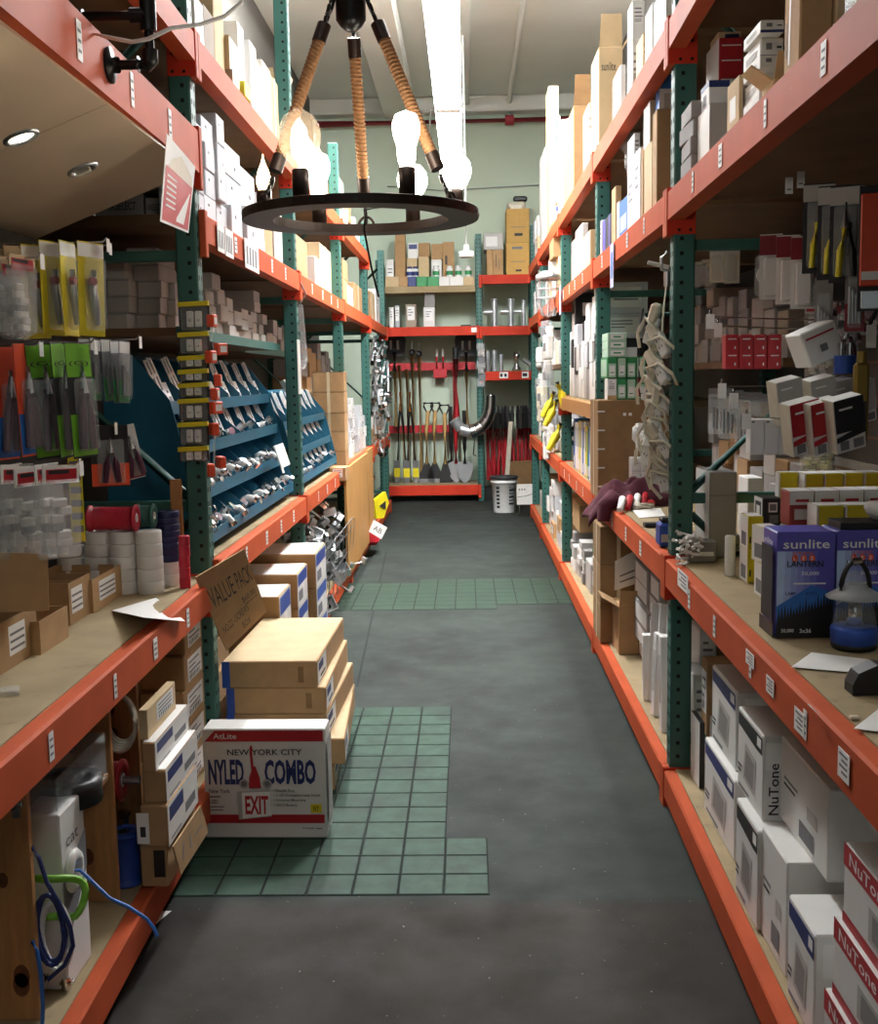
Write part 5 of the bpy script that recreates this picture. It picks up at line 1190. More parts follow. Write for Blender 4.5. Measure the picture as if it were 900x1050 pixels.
E1 = [('-x', 0, 0, 1, 1, 'card_white'), ('-x', .2, .1, .8, .6, 'ink_grey'), ('+z', .0, .05, 1, .95, 'card_white'), ('-y', .0, .0, .06, 1, 'card_white')]
E2 = [('-y', 0, .62, 1, 1, 'card_white'), ('-y', .25, .7, .8, .78, 'red'), ('-y', .2, .2, .8, .5, 'card_grey'), ('+z', 0, 0, 1, 1, 'card_white')]
rk = MB()
yrow(808, 545, 3.3, 5, .073, .1, .105, ZC2+.206, 'red and white carton in the row behind the lantern cartons', 'brick_red', E2, 'red and white cartons')
yrow(808, 545, 3.3, 5, .073, .1, .205, ZC2, 'grey carton under the red and white row', 'card_grey', [], 'grey cartons under the red row', 'carton')
yrow(836, 560, 3.19, 4, .08, .09, .28, ZC2, 'yellow carton in the row before the red and white ones', 'box_yellow', E1, 'yellow row before the red cartons')
yrow(803, 530, 3.52, 6, .062, .1, .342, ZC2, 'tall yellow carton in the rearmost counter row', 'box_yellow', E1, 'rearmost yellow row')
z = ZC2
for k in range(3):
    P = onZ(778, 560, ZC2); o = carton('carton', (.085, .1, .088), 'ink', [('-x', 0, 0, 1, 1, 'card_white'), ('-x', .15, .15, .85, .85, 'ink'), ('-x', .3, .3, .7, .7, 'paper'), ('-y', .3, .5, .75, .85, 'paper'), ('-y', .36, .56, .69, .79, 'ink_grey'), ('-y', .35, .1, .8, .4, 'ink_grey')], (onY(780, 520, 3.55).x+.03, 3.58, z)); z += .0885
    tag(o, f'{["bottom", "middle", "top"][k]} black carton with a printed window in the counter stack', 'carton', 'black cartons in the counter stack')
o = rbox(1, 727, 713, 548, 484, X=.86, xd=755, z0=ZC2, m='card_shade', name='carton', label='large grey carton beside the rack post on the lantern counter', cat='carton', decos=[('-y', 0, .72, 1, .74, 'ink_grey'), ('-x', 0, 0, 1, 1, 'card_white')])
rbox(1, 766, 756, 540, 490, X=1.08, dep=.06, z0=ZC2, m='card_white', name='carton', label='white carton between the grey carton and black stack', cat='carton')
P = onZ(712, 575, ZC2); o = carton('carton', (.095, .08, .075), 'card_shade', [('-y', .1, .3, .9, .5, 'paper'), ('-y', .0, .55, 1, .57, 'ink_grey')], (P.x+.02, P.y, ZC2)); tag(o, 'small grey carton at the counter corner by the post', 'carton')
P = onZ(735, 570, ZC2); o = carton('carton', (.09, .08, .065), 'card_grey', [('-y', 'text', 'net', .35, .3, .5, .4, 'ink'), ('-y', 0, .0, 1, .2, 'ink')], (P.x+.045, P.y+.06, ZC2)); o.rotation_euler = (0, 0, -.2); tag(o, 'rounded grey carton printed net behind the small grey one', 'carton')
P = onZ(748, 590, ZC2); tag(MB().lathe((0, 0, 0), [(.001, 0), (.016, 0), (.017, .002), (.017, .128), (.014, .132), (.001, .132)], 'white_plastic').build('white_cylinder', None, P), 'plain white cylinder standing by the yellow and white cartons', 'cylinder')
q = MB(); r = random.Random(2)
for k in range(26): c = Vector((r.uniform(-.05, .04), r.uniform(-.06, .06), r.uniform(0, .1))); q.tube([c, c+Vector((r.uniform(-.02, .02), r.uniform(-.02, .02), r.uniform(-.015, .015)))], .007, 'white_plastic', n=6)
pts = [Vector((.04*math.cos(k*.9), .05*math.sin(k*1.7), .01+.09*k/24)) for k in range(25)]; q.tube(pts, .004, 'white_plastic', n=6)
P = onZ(697, 574, ZC2); P.y = 4.0-.06; P.x = .80; tag(q.build('white_hardware_tangle', None, (P.x-.03, P.y-.03, ZC2)), 'tangle of small white fittings at the counter corner', 'fittings')
q = MB(); P = onZ(893, 548, ZC2+.2); q.lathe((0, 0, 0), [(.02, 0), (.035, .012), (.042, .03), (.035, .044), (.001, .047)], 'white_plastic', n=20); tag(q.build('white_dish', None, (b.location.x+.062, b.location.y, ZC2+.286)), 'white rounded dish on the flat black box', 'dish')

# ---- below the lantern counter
def nut(lab, xn, xf, yb_, yt, X, dep=None, xd=None, z0=None, band='navy', txt=None, m='card_white', hgt=None, pic=True, bw=.2):
    d = [('-x', 'poly', [(0, .97), (.95, .97), (.95, .6), (.55, .97-bw), (.4, .97-bw*.8)][:4] if False else [(.03, .95), (.97, .95), (.97, .95-bw), (.75, .95-bw), (.03, .80)], band),
         ('-x', .78, .93-bw*.6, .93, .92, 'paper')]
    if pic: d += [('-x', 'poly', [(.25, .2), (.7, .16), (.75, .6), (.32, .66)], 'card_grey'), ('-x', 'poly', [(.31, .25), (.65, .21), (.69, .53), (.36, .59)], 'card_shade'), ('-x', .08, .05, .5, .09, 'ink_grey'), ('-x', .05, .3, .2, .33, 'ink'), ('-x', .05, .24, .18, .27, 'ink')]
    d += [('-y', .05, .6, .95, .92, 'paper')]
    if txt: d.append(('-y', 'text', txt, .12, .08, .2, .6, 'ink', True))
    return rbox(1, xn, xf, yb_, yt, X=X, xd=xd, dep=dep or .4, z0=z0, m=m, name='fan_carton', label=lab, cat='carton', group='fan cartons under the lantern counter', decos=d, hgt=hgt)
# bottom tier, far to near
l1 = nut('white fan carton with a navy band, lower one of the far pair', 752, 721, 905, 812, .78, .5, z0=ZB2, hgt=.25)
l2 = nut('white fan carton with black bands, lower one under the titled carton', 776, 753, 945, 856, .74, .5, z0=ZB2, band='black', hgt=.274)
u1 = nut('white fan carton with a navy band, upper one of the far pair', 754, 729, 790, 712, .80, .5, z0=l1['_t'], hgt=.25)
u2 = nut('white fan carton titled along its end, on top of its pair', 781, 755, 856, 764, .765, xd=832, z0=l2['_t'], band='black', txt='NuTone', hgt=.236)
rr_ = [('-x', .1, .55, .4, .58, 'ink_grey'), ('-x', .1, .48, .35, .51, 'ink'), ('-x', .6, .4, .8, .55, 'card_grey'), ('-x', .45, .1, .75, .3, 'ink_grey')]
w1 = rbox(1, 806, 777, 965, 890, X=.75, dep=.5, z0=ZB2, m='card_white', name='fan_carton', label='plain white carton under the large plain one', cat='carton', group='fan cartons under the lantern counter', decos=rr_, hgt=.29)
w2 = rbox(1, 848, 796, 912, 815, X=.81, dep=.45, z0=w1['_t'], m='card_white', name='fan_carton', label='large plain white carton under the counter edge', cat='carton', group='fan cartons under the lantern counter', decos=rr_, hgt=.222)
n1 = nut('white fan carton with a navy wedge before the plain ones', 834, 806, 1040, 973, .735, .34, z0=ZB2, hgt=.246)
MB().box((-.02, -.1, 0), (.15, -.06, .012), 'clear_bag', bev=.004).build('tape_strip', n1, (-.05, .1, .27)) if False else None
z = ZB2
RBX = []
for k in range(3):
    d = [('-x', 0, .72, 1, 1, 'red'), ('-x', 0, 0, 1, .14, 'red'), ('-x', 'text', 'NuTone', .08, .78, .5, .16, 'paper'), ('-x', .35, .2, .7, .6, 'card_grey'), ('-x', .4, .25, .65, .55, 'card_shade'), ('-y', 0, .72, 1, 1, 'red'), ('-y', .1, .3, .5, .6, 'ink_grey'), ('+z', 'text', 'NuTone', .1, .3, .6, .25, 'ink')]
    c = onX(848, 905, .735)
    o = carton('fan_carton', (.42, .42, .168), 'card_white', d, (.735+.21+.01*k, c.y-.21-.02*k, z)); z += .1685; RBX.append(o)
    tag(o, f'red and white fan carton {["at the bottom", "in the middle", "on top"][k]} of the red stack', 'carton', 'red and white fan cartons')
o = MB(); o.box((-.12, -.02, 0), (.12, .02, .004), 'wood_pale'); P = RBX[1]; tag(o.build('paint_stick', None, (RBX[1].location.x-.13, RBX[1].location.y-.24, ZB2+.27), 0, (0, .05, .1)), 'pale wooden stick jutting from the red and white fan cartons', 'stick')
o = rbox(1, 762, 723, 740, 700, X=.98, dep=.5, z0=u2['_t']+.001, m='card_white', name='fan_carton', label='long red striped carton lying on the fan cartons', cat='carton', hgt=.1, length=.75, decos=[('-x', 0, .6, 1, 1, 'maroon_card'), ('-x', .1, .2, .6, .4, 'ink_grey'), ('-x', .7, .2, .9, .5, 'brick_red')])
z = ZB2
rbox(1, 717, 708, 795, 730, X=.80, xd=722, z0=ZB2, m='black', name='carton', label='upright black carton with a white side by the bottom beam', cat='carton', decos=[('-x', 0, 0, 1, 1, 'card_white')], dep=.05, hgt=.24)
rbox(1, 700, 690, 775, 735, X=.775, dep=.06, z0=ZB2, m='card_white', name='carton', label='low white carton at the foot of the rack post', cat='carton', hgt=.14)
rbox(1, 710, 700, 770, 716, X=.86, dep=.06, z0=ZB2, m='card_white', name='carton', label='white carton with print behind the upright black one', cat='carton', decos=sticker('-y', .15, .3, .85, .9, 4, False), hgt=.3)
rbox(1, 716, 706, 740, 688, X=.93, dep=.07, z0=ZB2, m='card_white', name='carton', label='tall white carton with print against the rack post', cat='carton', decos=sticker('-y', .15, .6, .85, .95, 4, False), hgt=.42)
rbox(1, 724, 718, 800, 700, X=.87, dep=.1, z0=ZB2, m='kraft', name='carton', label='tall brown carton edge beside the far fan pair', cat='carton', hgt=.4, decos=sticker('-x', .1, .5, .9, .9)+sticker('-y', .1, .1, .9, .5))
# price labels on the counter beam
for (a, y0, bx, y1) in ((695, 585, 702, 610), (765, 663, 775, 687), (786, 688, 797, 716), (815, 718, 831, 757), (860, 756, 881, 806)):
    P = onX(a, y0, Xf(1, 3)-.026); q = onX(bx, y0, P.x); h = P.z-onY(bx, y1, q.y).z
    P = Vector((Xf(1, q.y)-.0245, q.y, P.z)); L = onX(a, y0, P.x).y-q.y
    m_ = MB(); m_.box((-.0012, 0, -h), (0, L, 0), 'paper')
    for k in range(4): m_.box((-.0018, L*.15, -h*(.2+.2*k)), (-.0012, L*(.85-.2*(k % 2)), -h*(.12+.2*k)), 'ink_grey')
    tag(m_.build('hanging_beam_label', None, P), 'white paper label stuck on the lantern counter beam', 'label', 'paper labels on the lantern counter beam')
P = onX(828, 722, .665); o = MB(); o.prism([(0, 0), (.05, -.012), (.04, .02)], (0, 0, 0), (0, -1, 0), (-.6, 0, .5), (.001, 0, .001), 'paper'); tag(o.build('hanging_torn_paper', None, P), 'torn curl of white paper on the counter beam', 'paper')

# ---- second bay: power strips, green cartons, brown carton, sweater
q = None
def power_strip(i):
    e = MB(); L = .15
    e.box((-.02, -.018, -L), (.02, .012, -.05), 'white_plastic', bev=.005).box((-.026, -.03, -.07), (.01, .014, 0), 'ivory', bev=.008)
    for k in range(2): e.box((-.009, -.0188, -.085-.03*k), (-.005, -.0175, -.075-.03*k), 'ink_grey').box((.004, -.0188, -.085-.03*k), (.008, -.0175, -.075-.03*k), 'ink_grey')
    e.tube([(0, .0, -L), (.03, .01, -L-.03), (.05, -.02, -L), (.03, -.035, -L+.06), (-.03, -.03, -L+.09), (-.045, -.02, -L+.03), (-.02, -.02, -L-.02)], .0065, 'ivory', n=6)
    return e.build('hanging_power_strip')
PS = power_strip(0)
for k, (x, y) in enumerate(((677, 318), (670, 338), (676, 352), (668, 366), (677, 378), (668, 392), (677, 402), (667, 415), (676, 425), (668, 438), (678, 446), (670, 455), (680, 462), (673, 470))):
    P = onX(x, y-6, .70); P.y = 4.15+.02*(k % 3); P = onY(x, y-6, P.y); o = PS if k == 0 else dup(PS, P); o.location = P; o.rotation_euler = (random.uniform(-.2, .2), random.uniform(-.7, -.2) if k % 2 else random.uniform(.1, .5), -.6+random.uniform(-.5, .5)); tag(o, 'ivory power strip hanging in the string by the rack post', 'power strip', 'ivory power strips', 'z')
tag(MB().tube([onY(684, 280, 4.2), onY(680, 320, 4.2), onY(676, 400, 4.2), onY(677, 478, 4.2)], .004, 'ivory', n=6).build('hanging_strip_wire'), 'wire carrying the string of ivory power strips', 'wire')
for k, (x, y) in enumerate(((656, 436), (660, 444))):
    P = onX(x, y, .74); o = MB().lathe((0, 0, 0), [(.02, 0), (.032, -.01), (.034, -.06), (.02, -.075), (.012, -.1), (.001, -.1)], 'white_plastic').lathe((0, 0, 0), [(.001, .01), (.018, .008), (.02, 0)], 'white_plastic').build('hanging_lamp_holder', None, P); tag(o, f'white lamp holder hanging before the brown carton, {["outer", "inner"][k]} one', 'lamp holder')
P = onX(655, 388, .75); tag(MB().tube([P, P+Vector((0, 0, .2)), P+Vector((.02, .02, .3))], .005, 'black', n=6).tube([P+Vector((0, 0, -.08)), P], .01, 'maroon_card', n=8).build('hanging_test_lead'), 'black lead with a red grip hanging before the green cartons', 'lead')
P = onX(672, 269, .74); tag(MB().cyl((-.03, 0, 0), (.05, .0, -.02), .008, 'white_plastic').build('hanging_tube', None, P, 0), 'short white tube sticking out under the shelf by the strips', 'tube')
P = onX(684, 267, .71); tag(MB().tube([P+Vector((0, 0, .03)), P+Vector((-.02, 0, .01)), P+Vector((-.02, 0, -.03)), P+Vector((.01, 0, -.04))], .006, 'steel', n=8).cyl(P+Vector((0, 0, -.04)), P+Vector((0, 0, -.09)), .012, 'steel').build('hanging_shackle'), 'grey steel shackle on the post above the power strips', 'shackle')
# green cartons on the large brown one
mat('green_pale', 'a9c7b0', .6)
YG = 6.0; ZG = 1.4685
for i in range(4):
    for k in range(2):
        w = .05; x = .748+.0515*i
        if i == 0 and k == 0: o = carton('white_carton', (w, .12, .112), 'card_white', sticker('-y', .1, .45, .9, .95)+[('-y', 0, 0, 1, .2, 'kraft')], (x+w/2, YG+.075, ZG)); tag(o, 'white carton with a brown foot beside the green cartons', 'carton'); continue
        o = carton('green_carton', (w, .3, .112), 'green_card', [('-y', .1, .06, .9, .7 if (i+k) % 2 else .94, 'green_pale'), ('-y', .22, .15, .78, .6, 'card_white'), ('-y', .3, .25, .7, .3, 'green_card'), ('-x', .1, .1, .9, .9, 'green_pale')], (x+w/2, YG+.16+.006*i, ZG+k*.1125)); tag(o, f'{["lower", "upper"][k]} row green carton on the large brown carton', 'carton', 'green cartons', 'X', 'from the aisle')
for k in range(3): o = carton('flat_green_carton', (.1, .25, .042), 'green_pale', [('-y', .15, .2, .85, .8, 'card_white'), ('-y', .3, .4, .7, .6, 'green_card')], (.80, YG+.14, ZG+.2255+k*.0425)); tag(o, f'{["lowest", "middle", "uppermost"][k]} flat pale green carton above the green rows', 'carton', 'flat pale green cartons')
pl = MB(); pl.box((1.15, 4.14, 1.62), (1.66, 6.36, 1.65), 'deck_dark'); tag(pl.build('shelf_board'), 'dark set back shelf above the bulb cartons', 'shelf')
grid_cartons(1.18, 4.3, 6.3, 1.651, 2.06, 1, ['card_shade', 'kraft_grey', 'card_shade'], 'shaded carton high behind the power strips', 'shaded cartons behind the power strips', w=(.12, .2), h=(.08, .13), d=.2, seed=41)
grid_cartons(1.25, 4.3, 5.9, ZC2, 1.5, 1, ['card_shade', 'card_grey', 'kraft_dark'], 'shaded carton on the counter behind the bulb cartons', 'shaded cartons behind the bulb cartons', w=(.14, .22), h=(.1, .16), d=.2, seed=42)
# large brown carton with tape shine painted on as white dashes
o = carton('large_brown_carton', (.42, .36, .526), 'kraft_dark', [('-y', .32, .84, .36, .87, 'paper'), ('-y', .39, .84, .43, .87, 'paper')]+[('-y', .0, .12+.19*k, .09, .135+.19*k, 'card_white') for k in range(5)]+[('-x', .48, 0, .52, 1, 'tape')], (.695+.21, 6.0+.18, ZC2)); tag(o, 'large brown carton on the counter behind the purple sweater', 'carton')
for i, (x0, x1, n) in enumerate(((647, 657, 3), (657, 667, 3), (667, 676, 3), (676, 688, 3))):
    z = ZC2; Y = 5.885
    for k in range(n):
        a, b2 = onY(x0, 500, Y).x, onY(x1, 500, Y).x
        o = carton('bulb_carton', (b2-a-.003, .1, .075), 'card_white', sticker('-y', .15, .2, .85, .85, 2, False), ((a+b2)/2, Y+.05, z)); z += .0755
        tag(o, f'{["lower", "middle", "upper"][k]} white bulb carton in column {["one", "two", "three", "four"][i]} behind the red gloves', 'carton', 'white bulb cartons')
# sweater: a crumpled heap of cloth drooping over the beam
q = MB(); NX, NY = 44, 22; vs = []
def fold(u, v): return .5*math.sin(17*u+7*v+1.2*math.sin(9*v))+.35*math.sin(29*u-11*v+1.5*math.sin(6*u))+.3*math.sin(13*v+8*u)
for j in range(NY+1):
    for i in range(NX+1):
        u, v = i/NX, j/NY
        x = .60+.43*u+.012*math.sin(9*v+3*u); y = 5.58+.28*v*(1-.12*u)+.05*u+.012*math.sin(21*u+2*v)
        env = (max(0, math.sin(PI*v))**.55)*(max(0, math.sin(PI*min(1, .10+u*.86)))**.5)
        z = .003+env*(.075+.075*u+.026*fold(u, v))
        if x < .71: z -= ((.71-x)/.11)**1.3*.10*(1 if v < .9 else .8)
        vs.append((x, y, ZC2+z))
fs = [(j*(NX+1)+i, j*(NX+1)+i+1, (j+1)*(NX+1)+i+1, (j+1)*(NX+1)+i) for j in range(NY) for i in range(NX)]
q.add(vs, fs, 'maroon_cloth', True)
o = q.build('sweater')
sm = o.modifiers.new('s', 'SOLIDIFY'); sm.thickness = .006; sm.offset = 1
sl = MB(); sl.tube([(.80, 5.60, ZC2+.05), (.72, 5.56, ZC2+.055), (.672, 5.53, ZC2+.01), (.668, 5.52, ZC2-.06)], .04, 'maroon_cloth', n=12, rs=[.036, .042, .04, .03]); sl.build('sleeve', o)
tag(o, 'crumpled purple sweater thrown over the counter edge', 'sweater')
q = MB(); P = onZ(655, 522, ZC2)
for k in range(5):
    x0 = onZ(636+k*8, 521-k*1.5, ZC2+.02); q.tube([x0+Vector((.05, .16, .01)), x0+Vector((.02, .08, .035)), x0, x0+Vector((-.01, -.02, -.008))], .014, 'red' if k % 2 else 'paper', rs=[.018, .018, .016, .012], n=8)
q.box((onZ(655, 520, ZC2).x, onZ(655, 520, ZC2).y-.01, ZC2+.001), (onZ(672, 520, ZC2).x, onZ(655, 520, ZC2).y+.2, ZC2+.035), 'red', bev=.012); tag(q.build('work_gloves'), 'red and white work gloves on the counter beside the sweater', 'gloves')
q = MB(); P = onZ(661, 523, ZC2); q.tube([P+Vector((-.04, -.02, .02)), P+Vector((.03, -.02, .02)), P+Vector((.045, .02, .02)), P+Vector((-.035, .03, .02))], .012, 'ivory', closed=True, n=8); tag(q.build('ivory_cuff'), 'ivory cuff ring lying before the work gloves', 'cuff')
o = sheet([onZ(648, 523, ZC2+.002), onZ(677, 521, ZC2+.002), onZ(682, 529, ZC2+.002), onZ(655, 531, ZC2+.002)], .001, 'paper', name='paper_sheet'); tag(o, 'white paper lying before the red gloves', 'paper')
P = onZ(683, 560, ZC2); q = MB(); q.box((-.03, -.05, 0), (.03, .05, .09), 'blue_tape', bev=.008).box((-.025, -.052, .02), (.025, -.05, .05), 'card_grey').box((-.02, -.03, .09), (.02, .03, .11), 'black', bev=.005); tag(q.build('blue_tool_charger', None, (P.x+.0, P.y+.02, ZC2)), 'small blue tool by the rack post on the counter', 'tool')
P = onZ(673, 541, ZC2); tag(MB().box((-.05, -.03, 0), (.05, .03, .018), 'black', bev=.005).build('black_remote', None, P+Vector((.0, .03, 0))), 'flat black remote behind the small blue tool', 'remote')
# ---- below that counter
z = ZB2
for k in range(3):
    o = carton('carton', (.2, .34, .213), 'kraft_dark', [('-y', .45, 0, .55, 1, 'tape'), ('-x', .45, 0, .55, 1, 'tape'), ('-y', 0, .97, 1, 1, 'kraft_dark')], (.71+.1, 6.19, z)); z += .2135; tag(o, f'{["bottom", "middle", "top"][k]} brown carton of the column beneath the sweater', 'carton', 'brown cartons beneath the sweater')
o = open_carton(1, 634, 627, 690, 622, ZB2, 'kraft', 'open brown carton with papers on the bottom shelf beneath the counter', flap=.09, st=.04, xd=655, name='open_carton'); o.location.z = ZB2
P = o.location; o = sheet([(P.x-.06, P.y-.05, ZB2+.48), (P.x+.06, P.y-.03, ZB2+.54), (P.x+.08, P.y-.01, ZB2+.36), (P.x-.06, P.y-.03, ZB2+.32)], .002, 'paper', [(.2, .2, .8, .25, 'ink_grey'), (.2, .4, .8, .45, 'ink_grey')], 'paper_sheet'); tag(o, 'printed paper sticking out of the open brown carton', 'paper')
r = random.Random(77)
for i, (xn, xf, X) in enumerate(((664, 650, .86), (676, 665, .86))):
    z = ZB2
    for k in range(6):
        o = rbox(1, xn, xf, 690, 600, X=X+r.uniform(-.01, .015), dep=.22, z0=z, m='card_shade', name='carton', label=f'{["bottom", "second", "third", "fourth", "fifth", "top"][k]} grey carton of the {["outer", "inner"][i]} stack below the white paper', cat='carton', group='grey cartons below the counter', hgt=.105, decos=[('-x', .1, .1, .9, .9, 'card_white')]); z = o['_t']
def tube_box(x, h, X, m='card_white', k=0):
    P = onX(x, 740, X); o = carton('tube_carton', (.05, .05, h), m, [('-x', .2, .3, .8, .8, 'card_grey')], (X+.025, P.y, ZB2)); o.rotation_euler = (0, random.uniform(-.02, .04), random.uniform(-.2, .2)); tag(o, 'slim upright white tube carton by the bottom beam and post', 'carton', 'slim white tube cartons')
for k, (x, h) in enumerate(((659, .3), (664, .44), (668, .36), (672, .48), (677, .40), (681, .52), (685, .46))): tube_box(x, h, .775+.02*(k % 2))
o = rbox(1, 684, 678, 640, 625, X=1.1, dep=.1, z0=ZB2+.0, m='card_white', name='carton', label='white twin carton above the slim tube cartons', cat='carton', hgt=.6, length=.16)
# ---- upper shelf, second bay
B = 'on the upper shelf past the first post'; GB = 'cartons on the upper shelf past the first post'
o = rbox(1, 673, 670, 200, 111, st=.02, xd=689, z0=ZA2, m='kraft', name='carton', label='tall brown carton '+B+' at head level', cat='carton', group=GB, length=.1)
rbox(1, 676, 672, 112, 76, st=.04, dep=.09, z0=o['_t'], m='blue', name='carton', label='blue topped carton standing on the tall brown one', cat='carton', group=GB, length=.1, decos=[('-y', 0, 0, 1, .62, 'card_white'), ('-y', .2, .1, .8, .5, 'card_grey')])
for (xn, xf, xd, yt, m, nm) in ((668, 660, 675, 143, 'kraft_pale', 'pale brown'), (659, 657, 664, 150, 'kraft', 'slim brown'), (656, 650, 662, 150, 'card_white', 'tall white'), (650, 643, 656, 172, 'card_white', 'white printed'), (643, 635, 650, 199, 'blue', 'bright blue'), (635, 632, 640, 205, 'card_grey', 'slim grey'), (631, 627, 637, 190, 'kraft', 'brown'), (627, 618, 632, 217, 'ink', 'dark printed'), (617, 613, 622, 225, 'card_white', 'small white')):
    d = sticker('-x', .1, .3, .9, .9, 3, False) if m == 'card_white' else []
    if m == 'ink': d = [('-x', 0, 0, .3, 1, 'purple'), ('-y', 'text', 'sunlite', .15, .05, .6, .9, 'yellow', True), ('-x', .7, 0, .8, 1, 'purple')]
    if m == 'blue': d = [('-y', 0, .2, 1, .4, 'skyblue'), ('-x', .1, .2, .9, .6, 'skyblue')]
    o = rbox(1, xn, xf, 240, yt, st=.02, xd=xd, z0=ZA2, m=m, name='carton', label=f'{nm} carton '+B, cat='carton', group=GB, decos=d)
    if nm == 'pale brown': rbox(1, 668, 660, 143, 100, st=.02, xd=676, z0=o['_t'], m='kraft_pale', name='carton', label='pale brown carton overhanging on its twin past the first post', cat='carton', group=GB, decos=[('-x', 0, 0, 1, 1, 'card_white')])
    if nm == 'white printed': rbox(1, 650, 643, 172, 136, st=.02, xd=656, z0=o['_t'], m='card_white', name='carton', label='white labelled carton on the white printed one', cat='carton', group=GB, decos=sticker('-y', .1, .3, .9, .9))
q = MB(); r = random.Random(6); P = onX(628, 180, .74)
for k in range(5): q.box((-.03+r.uniform(-.03, .03), -.08+.03*k, .1*k), (.09+r.uniform(-.03, .03), .04+.03*k, .1*k+.12), 'clear_bag', bev=.03)
tag(q.build('plastic_bag', None, (.80, 5.66, ZA2+.33)), 'crumpled white plastic bag on the cartons past the first post', 'bag')
P = onX(623, 250, .705); a = onX(629, 248, .705); h = P.z-onY(625, 294, P.y).z
q = MB(); q.box((-.0012, 0, -h), (0, (P.y-a.y)*1, .0), 'lilac') if False else None
mat('lilac', 'c3c3e2', .5); q = MB(); q.box((-.0012, 0, -h), (0, .12, 0), 'lilac').box((-.0016, .03, -h*.8), (-.0012, .09, -h*.2), 'blue'); tag(q.build('hanging_lilac_strip', None, a+Vector((0, -.0, 0))), 'lilac paper strip hanging from the beam past the first post', 'paper strip')
P = onX(575, 292, .7); h = P.z-onY(575, 322, P.y).z; q = MB(); q.box((-.0012, 0, -h), (0, .14, 0), 'lilac'); tag(q.build('hanging_lilac_strip', None, P), 'lilac paper strip hanging past the second post', 'paper strip')
# third bay upper
GC = 'cartons at head level past the second post of the green carton rack'
for (xn, xf, xd, yt, m, nm) in ((605, 598, 611, 235, 'kraft_pale', 'pale brown'), (597, 590, 603, 228, 'card_white', 'white'), (589, 586, 594, 245, 'card_white', 'slim white')):
    rbox(1, xn, xf, 270, yt, st=.03, xd=xd, z0=ZA2, m=m, name='carton', label=f'{nm} carton beside the brown carton with a hand hole', cat='carton', group=GC, decos=sticker('-x', .1, .3, .9, .9, 3, False))
o = rbox(1, 573, 571, 289, 262, st=.02, xd=583, z0=ZA2, m='kraft_pale', name='carton', label='small brown carton below the one with a hand hole', cat='carton', group=GC, length=.3)
o = rbox(1, 567, 564, 262, 226, st=-.02, xd=586, z0=o['_t'], m='kraft', name='carton', label='brown carton with a dark hand hole overhanging the shelf', cat='carton', group=GC, length=.4, decos=[('-y', 'poly', [(.8+.12*math.cos(2*PI*k/14), .5+.13*math.sin(2*PI*k/14)) for k in range(14)], 'ink')])
# top shelves
GT = 'cartons on the top shelf over the brown carton'
T = 'on the top shelf past the first post'
o = open_carton(1, 616, 606, 112, 42, ZT2, 'kraft_pale', 'tall open brown carton printed sunlite on the top shelf', flap=.17, st=.02, xd=641, sides='bc', decos=[('-y', 'text', 'sunlite', .12, .78, .6, .08, 'ink')]); 
o['label'] = 'tall open brown carton with a raised flap on the top shelf'
for (xn, xf, xd, yt, m, nm, d) in ((636, 628, 641, 66, 'card_white', 'small upright white', sticker('-x', .1, .3, .9, .9, 3, False)), (648, 643, 657, 40, 'card_white', 'white labelled', sticker('-y', .1, .3, .9, .9)), (659, 652, 666, 33, 'kraft_pale', 'brown lettered', [('-y', 'text', 'sunlite', .1, .7, 1.2, .12, 'ink')] if False else [('-y', 'text', 'S', .2, .6, .3, .2, 'ink')]), (668, 661, 690, 2, 'card_white', 'large white', []), (682, 670, 692, -20, 'card_white', 'foremost white', [])):
    o = rbox(1, xn, xf, 100, yt, st=.03, xd=xd, z0=ZT2, m=m, name='carton', label=f'{nm} carton '+T, cat='carton', group=GT, decos=d)
    if nm == 'white labelled': rbox(1, 648, 643, 40, 0, st=.03, xd=661, z0=o['_t'], m='card_white', name='carton', label='white carton stacked on the white labelled one', cat='carton', group=GT, decos=sticker('-y', .1, .4, .9, .9))
open_carton(1, 588, 577, 190, 108, ZT2, 'kraft', 'open brown carton with splayed flaps past the second post', flap=.2, st=.02, xd=606, sides='bc')
for (xn, xf, xd, yt, m, nm, d) in ((604, 598, 606, 105, 'card_white', 'white', sticker('-y', .1, .3, .9, .9, 2, False)), (576, 572, 588, 122, 'card_white', 'white boxed', sticker('-y', .1, .3, .9, .9, 2, False)), (568, 564, 575, 118, 'card_white', 'blue lettered white', [('-y', 'text', 'T5 II', .3, .05, .45, .9, 'navy', True)]), (563, 560, 573, 88, 'kraft_pale', 'tall pale brown', []), (559, 556, 566, 150, 'card_white', 'far white', []), (555, 553, 560, 160, 'card_grey', 'far grey', [])):
    rbox(1, xn, xf, 200, yt, st=.02, xd=xd, z0=ZT2, m=m, name='carton', label=f'{nm} carton on the top shelf past the second post', cat='carton', group='cartons on the top shelf past the second post', decos=d)
grid_cartons(.78, 6.6, 8.6, ZT2, ZT2+.33, 1, ['card_white', 'card_cool', 'kraft_pale'], 'white carton along the top shelf past the second post', 'white cartons along the top shelf', w=(.14, .22), h=(.14, .26), d=.12, seed=51, face='-x') if False else None
grid_cartons(.74, 9.0, 12.6, ZT2, ZT2+.65, 1, ['card_white', 'card_cool', 'kraft_pale'], 'carton far along the top shelf past the third post', 'cartons far along the top shelf', w=(.2, .32), h=(.18, .32), d=.3, seed=52, face='-x')
grid_cartons(.74, 9.0, 12.6, ZA2, ZA2+.5, 1, ['card_white', 'card_cool', 'kraft_pale'], 'carton far along the head level shelf past the third post', 'cartons far along the head level shelf', w=(.16, .28), h=(.16, .3), d=.3, seed=53, face='-x')
